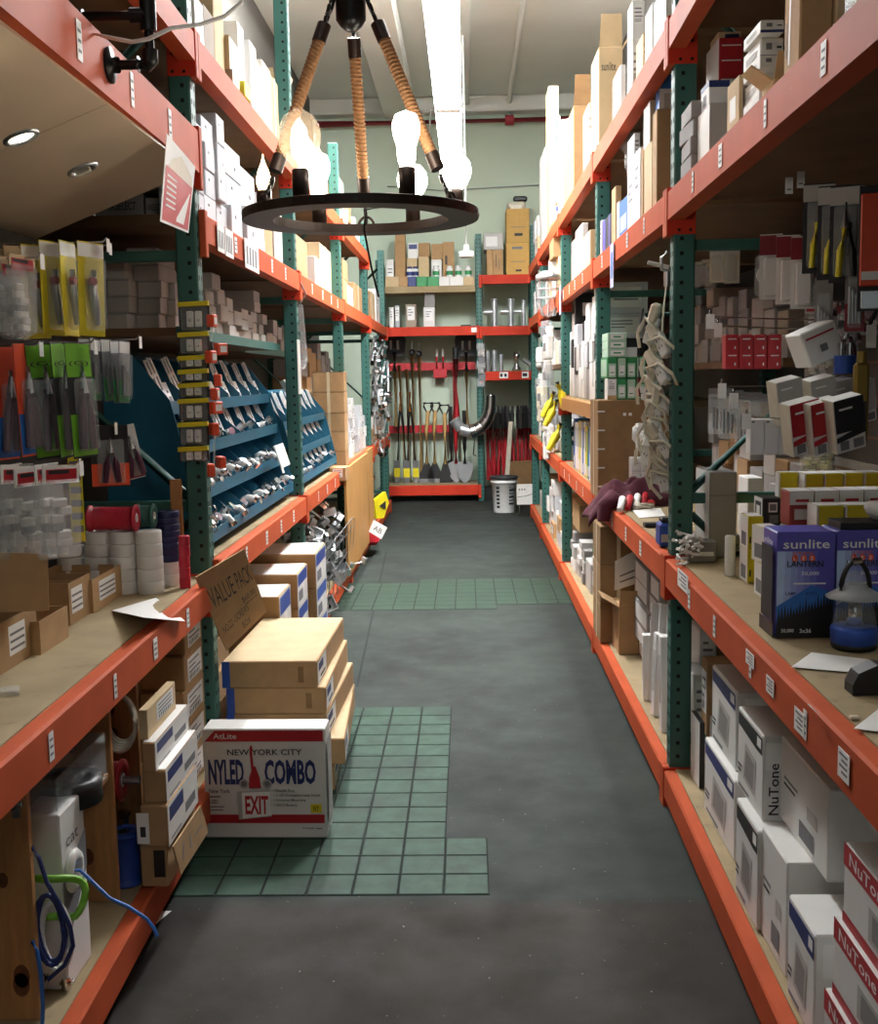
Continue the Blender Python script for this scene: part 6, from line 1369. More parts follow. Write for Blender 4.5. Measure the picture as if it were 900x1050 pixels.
# ---- third bay middle: small orange shelf with white goods
b = beam(1, 6.42, 8.76, 1.44, 'brown stained beam of the small shelf above the yellow sheets', hgt=.09, m='wood'); 
deck(1, 6.42, 8.76, 1.444, 'shelf board carrying white cartons above the yellow sheets', dep=.8)
r = random.Random(19); y = 6.52
kk = 0
while y < 8.5:
    w = r.uniform(.1, .2); z = 1.446; lim = r.uniform(.3, .6); lv = 0
    while z < 1.446+lim and lv < 4:
        h = r.uniform(.12, .26); m = r.choice(['card_white', 'card_white', 'card_cool', 'card_white', 'black', 'card_grey', 'card_shade'])
        o = carton('package', (.25, w-.006, h-.002), m, sticker('-y', .15, .2, .85, .85, 3, False) if m.startswith('card') else [('-y', .2, .3, .8, .7, 'card_white')], (.775+.125+r.uniform(0, .02), y+w/2, z)); z += h; lv += 1
        tag(o, {'black': 'black', 'blue': 'blue and white'}.get(m, 'white')+' package on the small shelf above the yellow sheets', 'package', 'packages on the small shelf')
    y += w
P = onX(614, 397, .705); q = MB(); q.box((-.0012, 0, -.42), (0, .13, 0), 'paper'); [q.box((-.0018, .02, -.4+.05*k), (-.0012, .11, -.375+.05*k), 'ink_grey') for k in range(7)]; tag(q.build('hanging_price_list', None, (.707, 6.27, P.z)), 'long white price list hanging on the second post', 'paper')
y = 6.55; r = random.Random(23); cs = ['blue', 'card_white', 'yellow', 'card_white', 'paper', 'blue', 'green_card', 'yellow', 'card_white']
for k in range(15):
    w = r.uniform(.06, .14); m = cs[k % 9]; h = r.uniform(.30, .38)
    o = carton('upright_sheet_pack', (.3, w-.006, h), m, [('-x', .2, .05, .8, .25, 'paper'), ('-y', .06, .1, .2, .9, 'paper'), ('-x', .3, .5, .7, .9, 'ink_grey')], (.77+.15, y+w/2, ZC2)); y += w
    if y > 8.6: break
    tag(o, {'blue': 'blue', 'yellow': 'yellow', 'green_card': 'green'}.get(m, 'white')+' upright pack on the counter under the small shelf', 'pack', 'upright packs under the small shelf')
grid_cartons(.80, 8.9, 11.0, ZC2, ZC2+.38, 1, ['card_white', 'card_cool', 'ivory'], 'white package on the counter past the third post', 'white packages past the third post', w=(.12, .2), h=(.1, .2), d=.25, seed=61)
grid_cartons(.80, 11.2, 12.65, ZC2, ZC2+.42, 1, ['card_white', 'kraft', 'ivory'], 'package on the counter of the bay before the back wall', 'packages before the back wall', w=(.14, .24), h=(.1, .2), d=.25, seed=62)
deck(1, 8.76, 12.75, 1.70, 'set back shelf past the yellow grips', dep=.8, m='deck_dark', st=.06) 
grid_cartons(.80, 8.9, 12.6, 1.702, 2.08, 1, ['card_white', 'card_cool', 'ivory', 'kraft'], 'package on the set back shelf past the third post', 'packages on the set back shelf', w=(.14, .24), h=(.12, .22), d=.25, seed=63)
b = beam(1, 8.76, 11.1, 1.70, 'short orange beam of the set back shelf', m='beam') if False else None
# hanging white fittings and yellow grips at the third post
for k, (x, y, s) in enumerate(((567, 412, 1), (572, 402, -1), (570, 420, 1), (574, 444, 1))):
    P = onX(x, y-8, .69); q = MB(); q.tube([(0, 0, 0), (.0, .0, -.08), (-.02, -.02, -.2)], .03, 'yellow', rs=[.028, .034, .022], n=10); q.tube([(0, 0, .02), (0, 0, -.03)], .02, 'black'); o = q.build('hanging_yellow_grip', None, P, 0, (.0, .35*s, 0)); tag(o, 'yellow grip tool hanging on the third post', 'grip', 'yellow grips on the third post', 'z')
r = random.Random(29)
for k in range(22):
    P = Vector((.70+r.uniform(-.02, .02), r.uniform(9.2, 10.9), .98+1.05*((k*7) % 22)/22)); q = MB(); s = r.uniform(.05, .09)
    q.box((-.03, -s, -s*1.2), (.03, s, s*1.2), r.choice(['white_plastic', 'ivory', 'card_white', 'clear_bag']), bev=.012).box((-.034, -s*.5, -s*.4), (-.028, s*.5, s*.4), 'ink_grey'); o = q.build('hanging_white_pack', None, P, r.uniform(-.3, .3)); tag(o, 'white hanging pack past the yellow grips', 'pack', 'white packs past the yellow grips', 'z')
# caged jar light
P = onX(560, 288, .66); P = Vector((.66, 9.05, onX(560, 286, .66).z)); e = empty('hanging_jar_light', P)
MB().lathe((0, 0, 0), [(.001, .04), (.05, .04), (.1, .01), (.105, -.03), (.09, -.03)], 'galv', n=20).build('cap', e)
MB().lathe((0, 0, -.03), [(.085, 0), (.09, -.05), (.088, -.2), (.06, -.27), (.001, -.29)], 'clear', n=20).build('glass_jar', e)
q = MB()
for k in range(8): a = 2*PI*k/8; q.tube([(.097*math.cos(a), .097*math.sin(a), -.03), (.099*math.cos(a), .099*math.sin(a), -.2), (.05*math.cos(a), .05*math.sin(a), -.31)], .004, 'galv', n=5)
for z in (-.1, -.17): q.tube([(.1*math.cos(2*PI*k/20), .1*math.sin(2*PI*k/20), z) for k in range(20)], .004, 'galv', n=5, closed=True)
q.build('wire_cage', e); tag(e, 'glass jar light in a wire cage hanging past the second post', 'jar light')
# ---- below the far counters
z = ZB2; r = random.Random(33)
grid_cartons(.80, 6.6, 7.35, ZB2, .5, 1, ['card_white', 'clear_bag', 'card_grey'], 'white bundle on the bottom shelf past the brown column', 'white bundles on the bottom shelf', w=(.1, .16), h=(.06, .12), d=.3, seed=71)
o = carton('carton', (.2, .3, .22), 'green_card', [('-x', .2, .2, .8, .6, 'paper'), ('-y', .1, .5, .9, .9, 'paper')], (.95, 7.55, .40)); o.rotation_euler = (0, .35, .1); o.location = (.96, 7.56, .36); tag(o, 'green and white carton tipped on the bottom shelf past the sweater', 'carton')
o = carton('carton', (.3, .3, .2), 'card_grey', [], (.96, 7.56, ZB2)); tag(o, 'grey carton beneath the tipped green one', 'carton')
grid_cartons(.78, 7.75, 8.6, ZB2, .45, 1, ['card_white', 'card_grey', 'card_shade'], 'pale pack on the bottom shelf near the third post', 'pale packs on the bottom shelf', w=(.1, .18), h=(.05, .1), d=.3, seed=72)
o = carton('carton', (.5, .5, .2), 'kraft', [], (1.05, 8.3, .55)); tag(o, 'brown carton in shade under the far counter', 'carton'); o.location.z = .47
grid_cartons(.76, 8.95, 11.0, ZB2, .66, 1, ['card_white', 'kraft', 'card_cool', 'card_white'], 'carton on the bottom shelf past the third post', 'cartons on the bottom shelf past the third post', w=(.2, .34), h=(.12, .22), d=.35, seed=73, face='-x')
grid_cartons(.80, 11.25, 12.6, ZB2, .66, 1, ['card_white', 'kraft'], 'carton on the bottom shelf of the rearmost bay', 'cartons on the bottom shelf of the rearmost bay', w=(.25, .4), h=(.18, .3), d=.35, seed=74)
# ================================================================== rear rack and tools
YR = 14.5
def rear_post(px, h, lab):
    e = empty('rack_upright', (px, YR, 0))
    mb = MB(); mb.box((-PW/2, 0, 0), (PW/2, PW, h), 'post', bev=.006); z = .08
    while z < h-.04:
        for dx in (-.019, .019): mb.box((dx-.007, -.0008, z-.010), (dx+.007, .002, z+.010), 'hole')
        z += .0508
    mb.build('post', e); mb2 = MB(); mb2.box((-PW/2, .55, 0), (PW/2, .62, h), 'post', bev=.006); mb2.build('post', e)
    for z in (.3, 1.1, 1.9, 2.7): MB().box((-.019, PW, z), (.019, .55, z+.038), 'post').build('horizontal_brace', e)
    return tag(e, lab, 'rack frame')
XL, XM, XR_ = -1.10, .175, .87
rear_post(XL, 3.1, 'green rack frame on the shovel side of the back wall'); rear_post(XM, 3.4, 'green rack frame in the middle of the back wall'); rear_post(XR_, 3.5, 'green rack frame on the bolt cutter side of the back wall')
def rbeam(x0, x1, zt, lab, hgt=.115, m='beam_red', front=True):
    e = empty('shelf_beam', ((x0+x1)/2, YR, zt)); a, b = x0-(x0+x1)/2, x1-(x0+x1)/2
    MB().box((a+PW/2+.002, -.022, -hgt), (b-PW/2-.002, .03, 0), m, bev=.004).build('beam', e)
    for x in (a, b):
        s = 1 if x < 0 else -1
        MB().box((min(x+s*.001, x+s*PW/2), -.024, -hgt-.04), (max(x+s*.001, x+s*PW/2), -.001, .005), 'beam_red', bev=.003).build('connector', e)
    return tag(e, lab, 'shelf beam')
rbeam(XM, XR_, 2.885, 'red beam under the tall brown cartons at the back'); rbeam(XL, XM, 2.25, 'red beam over the shovels at the back'); rbeam(XM, XR_, 2.24, 'red beam under the grey pipe tees')
rbeam(XM, XR_, 1.67, 'red beam under the steel pipes above the bolt cutters'); rbeam(XL, XM, .215, 'red beam at the floor under the shovels', hgt=.13)
def rdeck(x0, x1, zt, lab, m='deck', d=.55): return tag(MB().box((x0+.045, YR+.04, zt-.03), (x1-.045, YR+d, zt), m).build('shelf_board'), lab, 'shelf')
rdeck(XM, XR_, 2.888, 'shelf board under the tall brown cartons'); rdeck(XL, XM, 2.253, 'shelf board over the shovels'); rdeck(XM, XR_, 2.243, 'shelf board under the grey pipe tees'); rdeck(XM, XR_, 1.673, 'shelf board under the steel pipes'); rdeck(XL, XM, .218, 'low shelf board under the shovels')
e = MB(); e.box((XL+.045, YR-.01, 2.68), (XM-.045, YR+.55, 2.76), 'deck'); tag(e.build('shelf_board'), 'thick shelf board under the carton row at the back', 'shelf')
ZR = 2.761
def rb_(x0, x1, yb, yt, z0, lab, m='kraft', Y=YR+.06, d=.25, decos=(), nm='carton', cat='carton', grp=None, tape=None):
    a, b = onY(x0, yb, Y), onY(x1, yb, Y); h = onY(x0, yt, Y).z-(a.z if z0 is None else z0)
    o = carton(nm, (b.x-a.x-.004, d, h-.002), m, decos, ((a.x+b.x)/2, Y+d/2, a.z if z0 is None else z0), tape=tape); o['_t'] = o.location.z+h
    tag(o, lab, cat, grp); return o
# row of low cartons along the lip (ends coloured)
x = 395
for k, (w, m, nm) in enumerate(((14, 'kraft_pale', 'pale brown'), (9, 'kraft', 'brown'), (9, 'navy', 'navy'), (11, 'green_card', 'green'), (12, 'green_card', 'deep green'), (11, 'card_white', 'white'), (14, 'card_white', 'broad white'), (11, 'kraft_pale', 'straw coloured'))):
    rb_(x, x+w, 293, 283.5, ZR, f'{nm} ended low carton in the row over the back shelf lip', m, Y=YR+.0, d=.2, grp='low cartons over the back shelf lip'); x += w
GR = 'cartons on the back shelf'
for (x0, x1, yb, yt, m, lab, d, Y) in ((396, 404, 283, 266, 'card_white', 'slim white carton at the end of the back shelf', sticker('-y', .1, .2, .9, .8, 2, False), .22), (405, 416, 283, 248, 'kraft', 'tall brown carton next to the slim white one at the back', [], .24), (417, 428, 283, 265, 'kraft_pale', 'low pale carton under the white jars at the back', [], .22), (429, 440, 283, 263, 'kraft_pale', 'low pale carton beside the white jars at the back', [], .22),
                                    (442, 453, 283, 266, 'card_white', 'white labelled carton in the middle of the back shelf', sticker('-y', .1, .2, .9, .9, 3, False), .22), (454, 466, 283, 248, 'kraft', 'brown carton with a dark mark at the back', [('-y', .2, .5, .4, .7, 'ink')], .24)):
    o = rb_(x0, x1, yb, yt, ZR, lab, m, Y=YR+Y, decos=d, grp=GR)
    if x0 == 405: rb_(405, 415, yt, 238, o['_t'], 'brown carton stacked on the tall one at the back', 'kraft', Y=YR+.25, grp=GR)
    if x0 == 417: rb_(418, 429, yt, 249, o['_t'], 'white printed carton stacked on a low pale carton', 'card_white', Y=YR+.22, decos=[('-y', .1, .6, .9, .9, 'navy')], grp=GR)
    if x0 == 429: rb_(429, 441, yt, 249, o['_t'], 'brown carton stacked on the other low pale carton', 'kraft', Y=YR+.23, grp=GR)
    if x0 == 442: rb_(442, 454, yt, 250, o['_t'], 'plain brown carton stacked on the white labelled one', 'kraft', Y=YR+.22, grp=GR)
for k, (x, m) in enumerate(((420, 'navy'), (426, 'navy'), (447, 'white_plastic'), (461, 'white_plastic'), (470, 'white_plastic'), (480, 'white_plastic'))):
    P = onY(x, 284, YR+.12); q = MB(); q.lathe((0, 0, 0), [(.001, 0), (.04, 0), (.042, .004), (.042, .11), (.03, .12), (.03, .14), (.001, .14)], 'white_plastic', n=16).cyl((0, 0, .115), (0, 0, .145), .032, m, n=14).lathe((0, 0, .03), [(.0425, 0), (.0428, .05)], m if m == 'navy' else 'green_card', n=16)
    tag(q.build('jar', None, (P.x, YR+.12 if k != 3 else YR+.12, ZR+.111 if True else 0)), 'white jar standing in the row on the back shelf', 'jar', 'white jars on the back shelf', 'X')
for o in list(COL.objects):
    if o.name.startswith('jar'): o.location.z = ZR+.112; o.location.y = YR+.11
GR2 = 'cartons at the bolt cutter end of the back shelf'
ZR2 = 2.889
rb_(499, 505, 281, 256, ZR2, 'slim brown carton next to the middle back post', 'kraft', grp=GR2); o = rb_(505, 516, 281, 256, ZR2, 'brown carton with black scrawl at the back', 'kraft', grp=GR2, decos=[('-y', .3, .3, .36, .8, 'ink'), ('-y', .6, .2, .64, .6, 'ink')])
rb_(496, 516, 256, 239, o['_t'], 'grey carton lying on two brown ones at the back', 'card_grey', d=.5, Y=YR+.06, grp=GR2, decos=[('-y', .1, .2, .7, .8, 'card_white')])
o = rb_(519, 543, 281, 249, ZR2, 'large ochre carton printed in front of the back wall', 'kraft_och', grp=GR2, d=.4, decos=[('-y', .25, .8, .7, .88, 'ink_grey'), ('-y', .2, .4, .8, .42, 'ink_grey'), ('-y', .4, .1, .65, .16, 'ink')]) if 'kraft_och' in MATS else None
mat('kraft_och', 'c9a05a', .8, var=.05)
o = rb_(519, 543, 281, 249, ZR2, 'large ochre carton at the bolt cutter end, lower one', 'kraft_och', grp=GR2, d=.4, decos=[('-y', .25, .8, .7, .88, 'ink_grey'), ('-y', .2, .4, .8, .42, 'ink_grey'), ('-y', .4, .1, .65, .16, 'ink')])
o = rb_(519, 543, 249, 214, o['_t'], 'large ochre carton at the bolt cutter end, upper one', 'kraft_och', grp=GR2, d=.4, decos=[('-y', .2, .45, .8, .47, 'ink_grey'), ('-y', .35, .2, .7, .28, 'ink')])
q = MB(); P = onY(531, 214, YR+.16); r = random.Random(3)
q.box((-.14, -.06, 0), (.1, .1, .1), 'ivory', bev=.04).box((-.1, -.1, -.08), (.06, -.06, .06), 'ivory', bev=.03).box((-.06, -.03, .1), (.12, .08, .17), 'black', bev=.03); tag(q.build('crumpled_bag', None, (P.x, YR+.2, o['_t']+.002)), 'crumpled cream paper bag on the upper ochre carton', 'bag')
# second shelf
ZS = 2.254
for (x0, x1, yt, m, nm) in ((399, 404, 315, 'card_white', 'white'), (405, 410, 313, 'steel', 'silver'), (416, 427, 312, 'kraft_grey', 'grey brown'), (434, 446, 315, 'card_white', 'white printed')):
    o = rb_(x0, x1, 332, yt, ZS, f'{nm} carton on the shelf over the shovels', m, decos=sticker('-y', .15, .3, .85, .9, 3, False), grp='cartons on the shelf over the shovels')
rb_(435, 446, 315, 300, o['_t'], 'shaded carton on the white printed one over the shovels', 'card_shade', grp='cartons on the shelf over the shovels')
ZS2 = 2.244
for k, x in enumerate((507, 524, 537)):
    P = onY(x, 331, YR+.2); q = MB(); h = .36 if k < 2 else .34; r0 = .042 if k < 2 else .028
    q.cyl((0, 0, 0), (0, 0, h), r0, 'galv', n=16).cyl((-.13 if k else -.14, 0, .19), (0, 0, .19), r0*.8, 'galv', n=14).lathe((0, 0, h-.03), [(r0, 0), (r0*1.1, .005), (r0*1.1, .03), (r0*.8, .03)], 'galv', n=16)
    tag(q.build('pipe_tee', None, (P.x, YR+.25, ZS2)), 'grey metal pipe tee standing on the back shelf', 'pipe tee', 'grey pipe tees', 'X')
ZS3 = 1.674
for k, (x, h, r0) in enumerate(((500, .26, .035), (507, .27, .035), (514, .22, .03), (530, .2, .04), (541, .15, .03))):
    P = onY(x, 379, YR+.2); q = MB()
    if k < 3: q.cyl((0, 0, 0), (0, 0, h), r0, 'galv', n=14)
    elif k == 3: q.lathe((0, 0, 0), [(.001, 0), (.06, 0), (.065, .03), (.035, .06), (.03, .14), (.045, .15), (.045, .24), (.001, .25)], 'chrome', n=18)
    else: q.cyl((-.06, 0, .15), (.06, 0, .06), .03, 'galv', n=12).cyl((.06, 0, 0), (.06, 0, .1), .03, 'galv', n=12)
    tag(q.build('steel_pipe_fitting', None, (P.x, YR+.25, ZS3)), ['short steel pipe standing above the bolt cutters']*1 and ('short steel pipe standing above the bolt cutters' if k < 3 else 'chrome trap fitting on the shelf above the bolt cutters' if k == 3 else 'bent steel fitting on the shelf above the bolt cutters'), 'pipe', 'steel pipes above the bolt cutters', 'X')
for (x0, x1) in ((512, 521), (535, 542)):
    a, b = onY(x0, 389, YR-.024), onY(x1, 389, YR-.024); q = MB(); q.box((a.x, YR-.026, 1.58), (b.x, YR-.0235, 1.66), 'paper').box((a.x+.01, YR-.027, 1.6), (a.x+.04, YR-.026, 1.64), 'ink').box((b.x-.05, YR-.027, 1.6), (b.x-.02, YR-.026, 1.64), 'ink'); tag(q.build('hanging_beam_label', None), 'paper price label on the beam above the bolt cutters', 'label', 'labels above the bolt cutters', 'X')
a = onY(483, 337, YR-.024); q = MB(); q.box((a.x, YR-.0245, 2.17), (a.x+.07, YR-.0225, 2.23), 'paper'); tag(q.build('hanging_beam_label'), 'white label on the beam over the shovels', 'label')
# tool rails
for (py, nm) in ((376, 'upper'), (440, 'lower')):
    P = onY(430, py, YR+.5); e = MB(); e.box((XL+.06, YR+.5, P.z-.05), (XM-.05, YR+.53, P.z+.05), 'red'); tag(e.build('tool_rail_shelf'), f'dark red {nm} rail holding the long tools', 'rail')
# tools stand on the low shelf (z = .22), handles up
ZL = .219
def stick(q, x0, z0, x1, z1, y, r, m): q.tube([(x0, y, z0), (x1, y+.04, z1)], r, m, n=8)
def px2x(px, Y): return onY(px, 440, Y).x
def tool(kind, px, lab, Y=YR+.42, lean=0.0, top=None, m='wood_pale'):
    x = px2x(px, Y); e = empty({'shovel': 'shovel', 'scraper': 'floor_scraper', 'spade': 'spade', 'handle': 'wooden_pole', 'hammer': 'sledge_hammer', 'up': 'upturned_shovel', 'digger': 'post_hole_digger', 'fork': 'pickaxe'}[kind], (x, Y, ZL))
    q = MB(); h = MB()
    if kind == 'shovel':       # round point, blade down
        q.lathe((0, 0, 0), [], 'steel') if False else None
        bl = [(-.02, 0), (.02, 0), (.07, .06), (.105, .16), (.105, .25), (.03, .29), (-.03, .29), (-.105, .25), (-.105, .16), (-.07, .06)]
        q.prism(bl, (0, -.03, 0), (1, 0, 0), (0, .08, 1), (0, -.012, 0), m); q.build('blade', e)
        h.tube([(0, -.02, .25), (0, .0, .45), (lean, .0, top or 1.05)], .026, 'red' if top and top > 1.2 else 'black', n=8); h.build('handle', e)
    elif kind in ('spade', 'scraper'):
        w = .075 if kind == 'spade' else .1
        q.prism([(-w, 0), (w, 0), (w, .1), (.03, .26), (-.03, .26), (-w, .1)], (0, -.03, 0), (1, 0, 0), (0, .06, 1), (0, -.01, 0), 'black').prism([(-w-.003, 0), (w+.003, 0), (w+.003, .05), (-w-.003, .05)], (0, -.0435, 0), (1, 0, 0), (0, .06, 1), (0, -.001, 0), 'steel' if kind == 'scraper' else 'black'); q.build('blade', e)
        h.tube([(0, -.015, .24), (0, 0, .7), (lean, 0, (top or .95))], .025, 'wood_pale', n=8); h.build('handle', e)
        g = MB(); t = top or .95; g.tube([(lean-.055, 0, t+.1), (lean-.06, 0, t+.06), (lean, 0, t-.06), (lean+.06, 0, t+.06), (lean+.055, 0, t+.1)], .014, 'black', n=7).tube([(lean-.06, 0, t+.1), (lean+.06, 0, t+.1)], .016, 'black', n=7); g.build('grip', e)
    elif kind == 'handle':
        h.tube([(0, 0, 0), (lean, .04, top or 1.4)], .022, 'wood_pale', n=8); h.build('handle', e)
    elif kind == 'hammer':
        h.tube([(0, 0, 0), (0, .02, top or 1.7)], .027, 'wood_pale', n=8); h.build('handle', e); q.box((-.035, -.07, (top or 1.7)-.06), (.035, .1, (top or 1.7)+.02), 'black', bev=.02); q.cyl((0, .03, (top or 1.7)), (0, .03, (top or 1.7)+.13), .016, 'white_plastic'); q.build('head', e)
    elif kind == 'up':         # blade up, near the rail
        t = top or 1.95; h.tube([(0, 0, .75), (0, .02, t-.5)], .027, 'wood_pale', n=8).tube([(0, .02, t-.5), (0, .03, t-.25)], .028, 'black', n=8); h.build('handle', e)
        q.prism([(-.13, 0), (.13, 0), (.15, .2), (.12, .34), (.06, .41), (-.06, .41), (-.12, .34), (-.15, .2)], (0, .06, t-.3), (1, 0, 0), (0, .02, 1), (0, -.014, 0), 'black').cyl((-.045, .02, t-.22), (-.045, .02, t-.1), .016, 'card_white').cyl((.045, .02, t-.22), (.045, .02, t-.1), .016, 'card_white'); q.build('blade', e)
    elif kind == 'digger':
        for s in (-1, 1):
            h.tube([(s*.05, 0, .3), (s*.03, 0, .75), (0, .0, 1.05)], .015, 'black', n=7)
        h.build('handle', e)
        for s in (-1, 1): q.prism([(-.03, 0), (.03, 0), (.045, .1), (.04, .3), (-.04, .3), (-.045, .1)], (s*.06, -.02, 0), (1, 0, 0), (0, 0, 1), (0, -.03, 0), 'steel').box((s*.06-.04, -.053, .08), (s*.06+.04, -.0505, .2), 'yellow')
        q.build('blade', e); g = MB(); g.tube([(-.005, 0, .95), (0, .0, 1.2)], .018, 'orange_tool', n=8); g.build('grip', e)
    return tag(e, lab, 'tool', 'long tools on the back wall')
mat('orange_tool', 'e08a2a', .4)
tool('up', 406, 'upturned black shovel with a pale handle at the wall end', top=1.98); tool('up', 479, 'upturned black shovel beside the red handled one', top=1.96)
tool('digger', 411, 'post hole digger with yellow labels, standing first'); tool('digger', 421, 'post hole digger with yellow labels, standing second', YR+.35)
tool('handle', 415, 'bare pale handle leaning left of the tall hammer'.replace('left of', 'beside'), top=1.55, lean=-.06); tool('handle', 418, 'second bare pale handle beside the tall hammer', top=1.5)
tool('hammer', 424, 'tall pale sledge hammer, outer one of the pair', top=1.74); tool('hammer', 431, 'tall pale sledge hammer, inner one of the pair', top=1.72)
tool('scraper', 437, 'narrow black scraper with a pale handle', lean=.03); tool('scraper', 445, 'broad black scraper with a pale handle', lean=.02); tool('spade', 456, 'black spade with a pale handle and black grip', YR+.36, top=.92)
tool('shovel', 467, 'steel shovel with a long red handle', YR+.36, top=1.6, m='steel'); tool('shovel', 476, 'steel shovel with a short black handle', YR+.3, top=.95, m='steel'); tool('shovel', 462, 'dark shovel half hidden behind the steel ones', YR+.45, top=1.0, m='black')
P = onY(451, 372, YR+.48); q = MB()
for s in (-1, 1): q.tube([(s*.04, 0, -.08), (s*.045, -.03, .05), (s*.04, -.03, .09)], .016, 'red', n=8).cyl((s*.04, -.03, .08), (s*.04, -.03, .18), .018, 'card_white', n=10)
q.box((-.09, -.02, -.2), (.09, .0, -.08), 'red', bev=.01); tag(q.build('hanging_tool_clip', None, P), 'red empty tool clip with two white prongs on the rail', 'clip')
P = onY(467, 372, YR+.3); q = MB(); q.tube([(0, 0, .05), (0, 0, -.75)], .05, 'red', n=10, rs=[.045, .055]).cyl((0, 0, .05), (0, 0, .2), .04, 'black', n=10); tag(q.build('hanging_red_tube', None, P), 'thick red tube hanging beside the upturned shovel', 'tube')
# flexible silver duct in front of the middle post
pts = []
for k in range(40):
    t = k/39; a = PI*.0+t*PI*.75
    pts.append((.30-.0*t, YR-.25, 0))
ctrl = [(503, 404), (503, 413), (502, 422), (499, 430), (494, 437), (488, 441), (482, 443)]
cp = [onY(x, y, YR-.2) for x, y in ctrl]; pts = []
for i in range(len(cp)-1):
    for k in range(8): pts.append(cp[i].lerp(cp[i+1], k/8))
pts.append(cp[-1]); e = empty('hanging_flexible_duct', pts[0]); q = MB(); loc = [p-pts[0] for p in pts]
q.tube(loc, .07, 'chrome', n=16, rs=[.06+.025*i/len(loc)+(.016 if i % 2 else 0) for i in range(len(loc))]); q.build('duct', e)
q = MB(); d0 = loc[-1]; q.cyl(d0, d0+Vector((-.12, 0, .04)), .075, 'galv', n=16).cyl(d0+Vector((-.12, 0, .04)), d0+Vector((-.2, -.02, .16)), .07, 'galv', n=16); q.build('elbow', e)
tag(e, 'ribbed silver duct hanging from the middle back post', 'duct')
P = onY(486, 466, YR-.1); tag(MB().tube([P+Vector((.02, 0, .35)), P+Vector((0, 0, .1)), P+Vector((-.01, 0, 0)), P+Vector((.03, 0, -.02))], .008, 'black', n=6).build('hanging_wire_hook'), 'thin black wire hook dangling below the silver duct', 'hook')
q = MB(); P = onY(494, 352, YR-.03)
for k in range(7): q.box((-.07+.01*(k % 3), -.03, -.25*k*.3-.1), (.03+.01*(k % 2), -.005, -.25*k*.3), ['clear_bag', 'chrome', 'ink_grey'][k % 3], bev=.01)
tag(q.build('hanging_fitting_cluster', None, P), 'cluster of clear packs hanging on the middle back post', 'pack')
# bolt cutters
r = random.Random(14); proto = None
for k in range(13):
    x = (499, 503, 507, 511, 515, 518, 521, 525, 531, 534, 537, 540, 543)[k]; P = onY(x, 440, YR+.25+.05*(k % 3)); h = .62 if k < 8 else .45
    e = empty('hanging_bolt_cutter', (P.x, P.y, 1.12)); hh = h
    for s in (-1, 1): MB().tube([(s*.012, 0, -.2), (s*.03, 0, -.4), (s*.022, 0, -.25-hh)], .017, 'red', n=7).build('handle', e)
    MB().box((-.03, -.015, -.2), (.03, .015, .0), 'black', bev=.008).prism([(-.025, 0), (.025, 0), (.012, .1), (-.012, .1)], (0, .012, 0), (1, 0, 0), (0, 0, 1), (0, -.024, 0), 'black').build('jaw', e)
    e.rotation_euler = (0, r.uniform(-.1, .1), r.uniform(-.4, .4)); tag(e, 'red handled bolt cutter hanging at the back' if k < 8 else 'short red handled bolt cutter hanging by the corner post', 'bolt cutter', 'red bolt cutters', 'X', 'from the middle post')
P = onY(523, 440, YR+.2); tag(MB().box((-.03, -.01, -.6), (.03, .01, .1), 'ivory', bev=.004).build('hanging_white_tool_handle', None, (P.x, YR+.16, P.z), 0, (0, .08, 0)), 'slim white tool handle between the bolt cutters', 'tool handle')
P = onY(530, 497, YR+.25); o = carton('carton', (.35, .3, .5), 'kraft_dark', [], (P.x+.05, YR+.32, 0)); tag(o, 'shaded brown carton under the short bolt cutters', 'carton')
o = carton('carton', (.55, .25, .16), 'black', [], (.42, YR+.3, 0)); tag(o, 'black box on the floor under the bolt cutters', 'box')
# bucket and white sign
P = onZ(517, 525, 0); e = empty('bucket', P); Rb = .155
MB().lathe((0, 0, 0), [(.001, 0), (Rb*.82, 0), (Rb*.84, .01), (Rb*.97, .35), (Rb*1.05, .355), (Rb*1.05, .375), (Rb*.97, .38), (Rb, .41), (Rb*1.02, .42)], 'white_plastic', n=28).build('pail', e)
MB().lathe((0, 0, .40), [(Rb*1.0, .0), (Rb*1.09, .002), (Rb*1.09, .03), (Rb*.8, .035), (.001, .03)], 'ink', n=28).build('lid', e)
q = MB()
def on_pail(az, z, w, h, m):
    r0 = Rb*(.84+.13*z/.35)+.001; N_ = 5; A = [(r0*math.cos(az+w*k/N_), r0*math.sin(az+w*k/N_), z) for k in range(N_+1)]; r1 = Rb*(.84+.13*(z+h)/.35)+.001; B_ = [(r1*math.cos(az+w*k/N_), r1*math.sin(az+w*k/N_), z+h) for k in range(N_+1)]
    for k in range(N_): q.quad([A[k], A[k+1], B_[k+1], B_[k]], m)
for k in range(6): on_pail(-2.3, .06+.045*k, .3, .03, 'ink'); on_pail(-1.2, .1+.04*k, .55, .024, 'ink_grey' if k % 2 else 'ink')
q.build('printed_label', e); tag(e, 'white bucket with a dark lid on the floor at the aisle end', 'bucket')
P0, P1 = onZ(530, 530, 0), onZ(554, 532, 0); e = empty('floor_sign', (P0.x, P0.y, .14)); W = P1.x-P0.x
b_ = MB(); b_.box((0, 0, 0), (W, .02, .235), 'white_plastic', bev=.004)
b_.tube([(.01, -.004, .09), (W*.4, -.004, .1), (W*.75, -.004, .13), (W*.97, -.004, .17)], .004, 'ink_grey', n=5)
for k in range(3): b_.cyl((.03+.03*k, -.001, .175), (.03+.03*k, .001, .175), .009, 'ink', n=8)
b_.build('board', e)
for x in (.02, W-.04): MB().box((x, .02, -.14), (x+.02, .04, .1), 'black', bev=.003).build('leg', e)
tag(e, 'low white board on black legs beside the bucket', 'board')
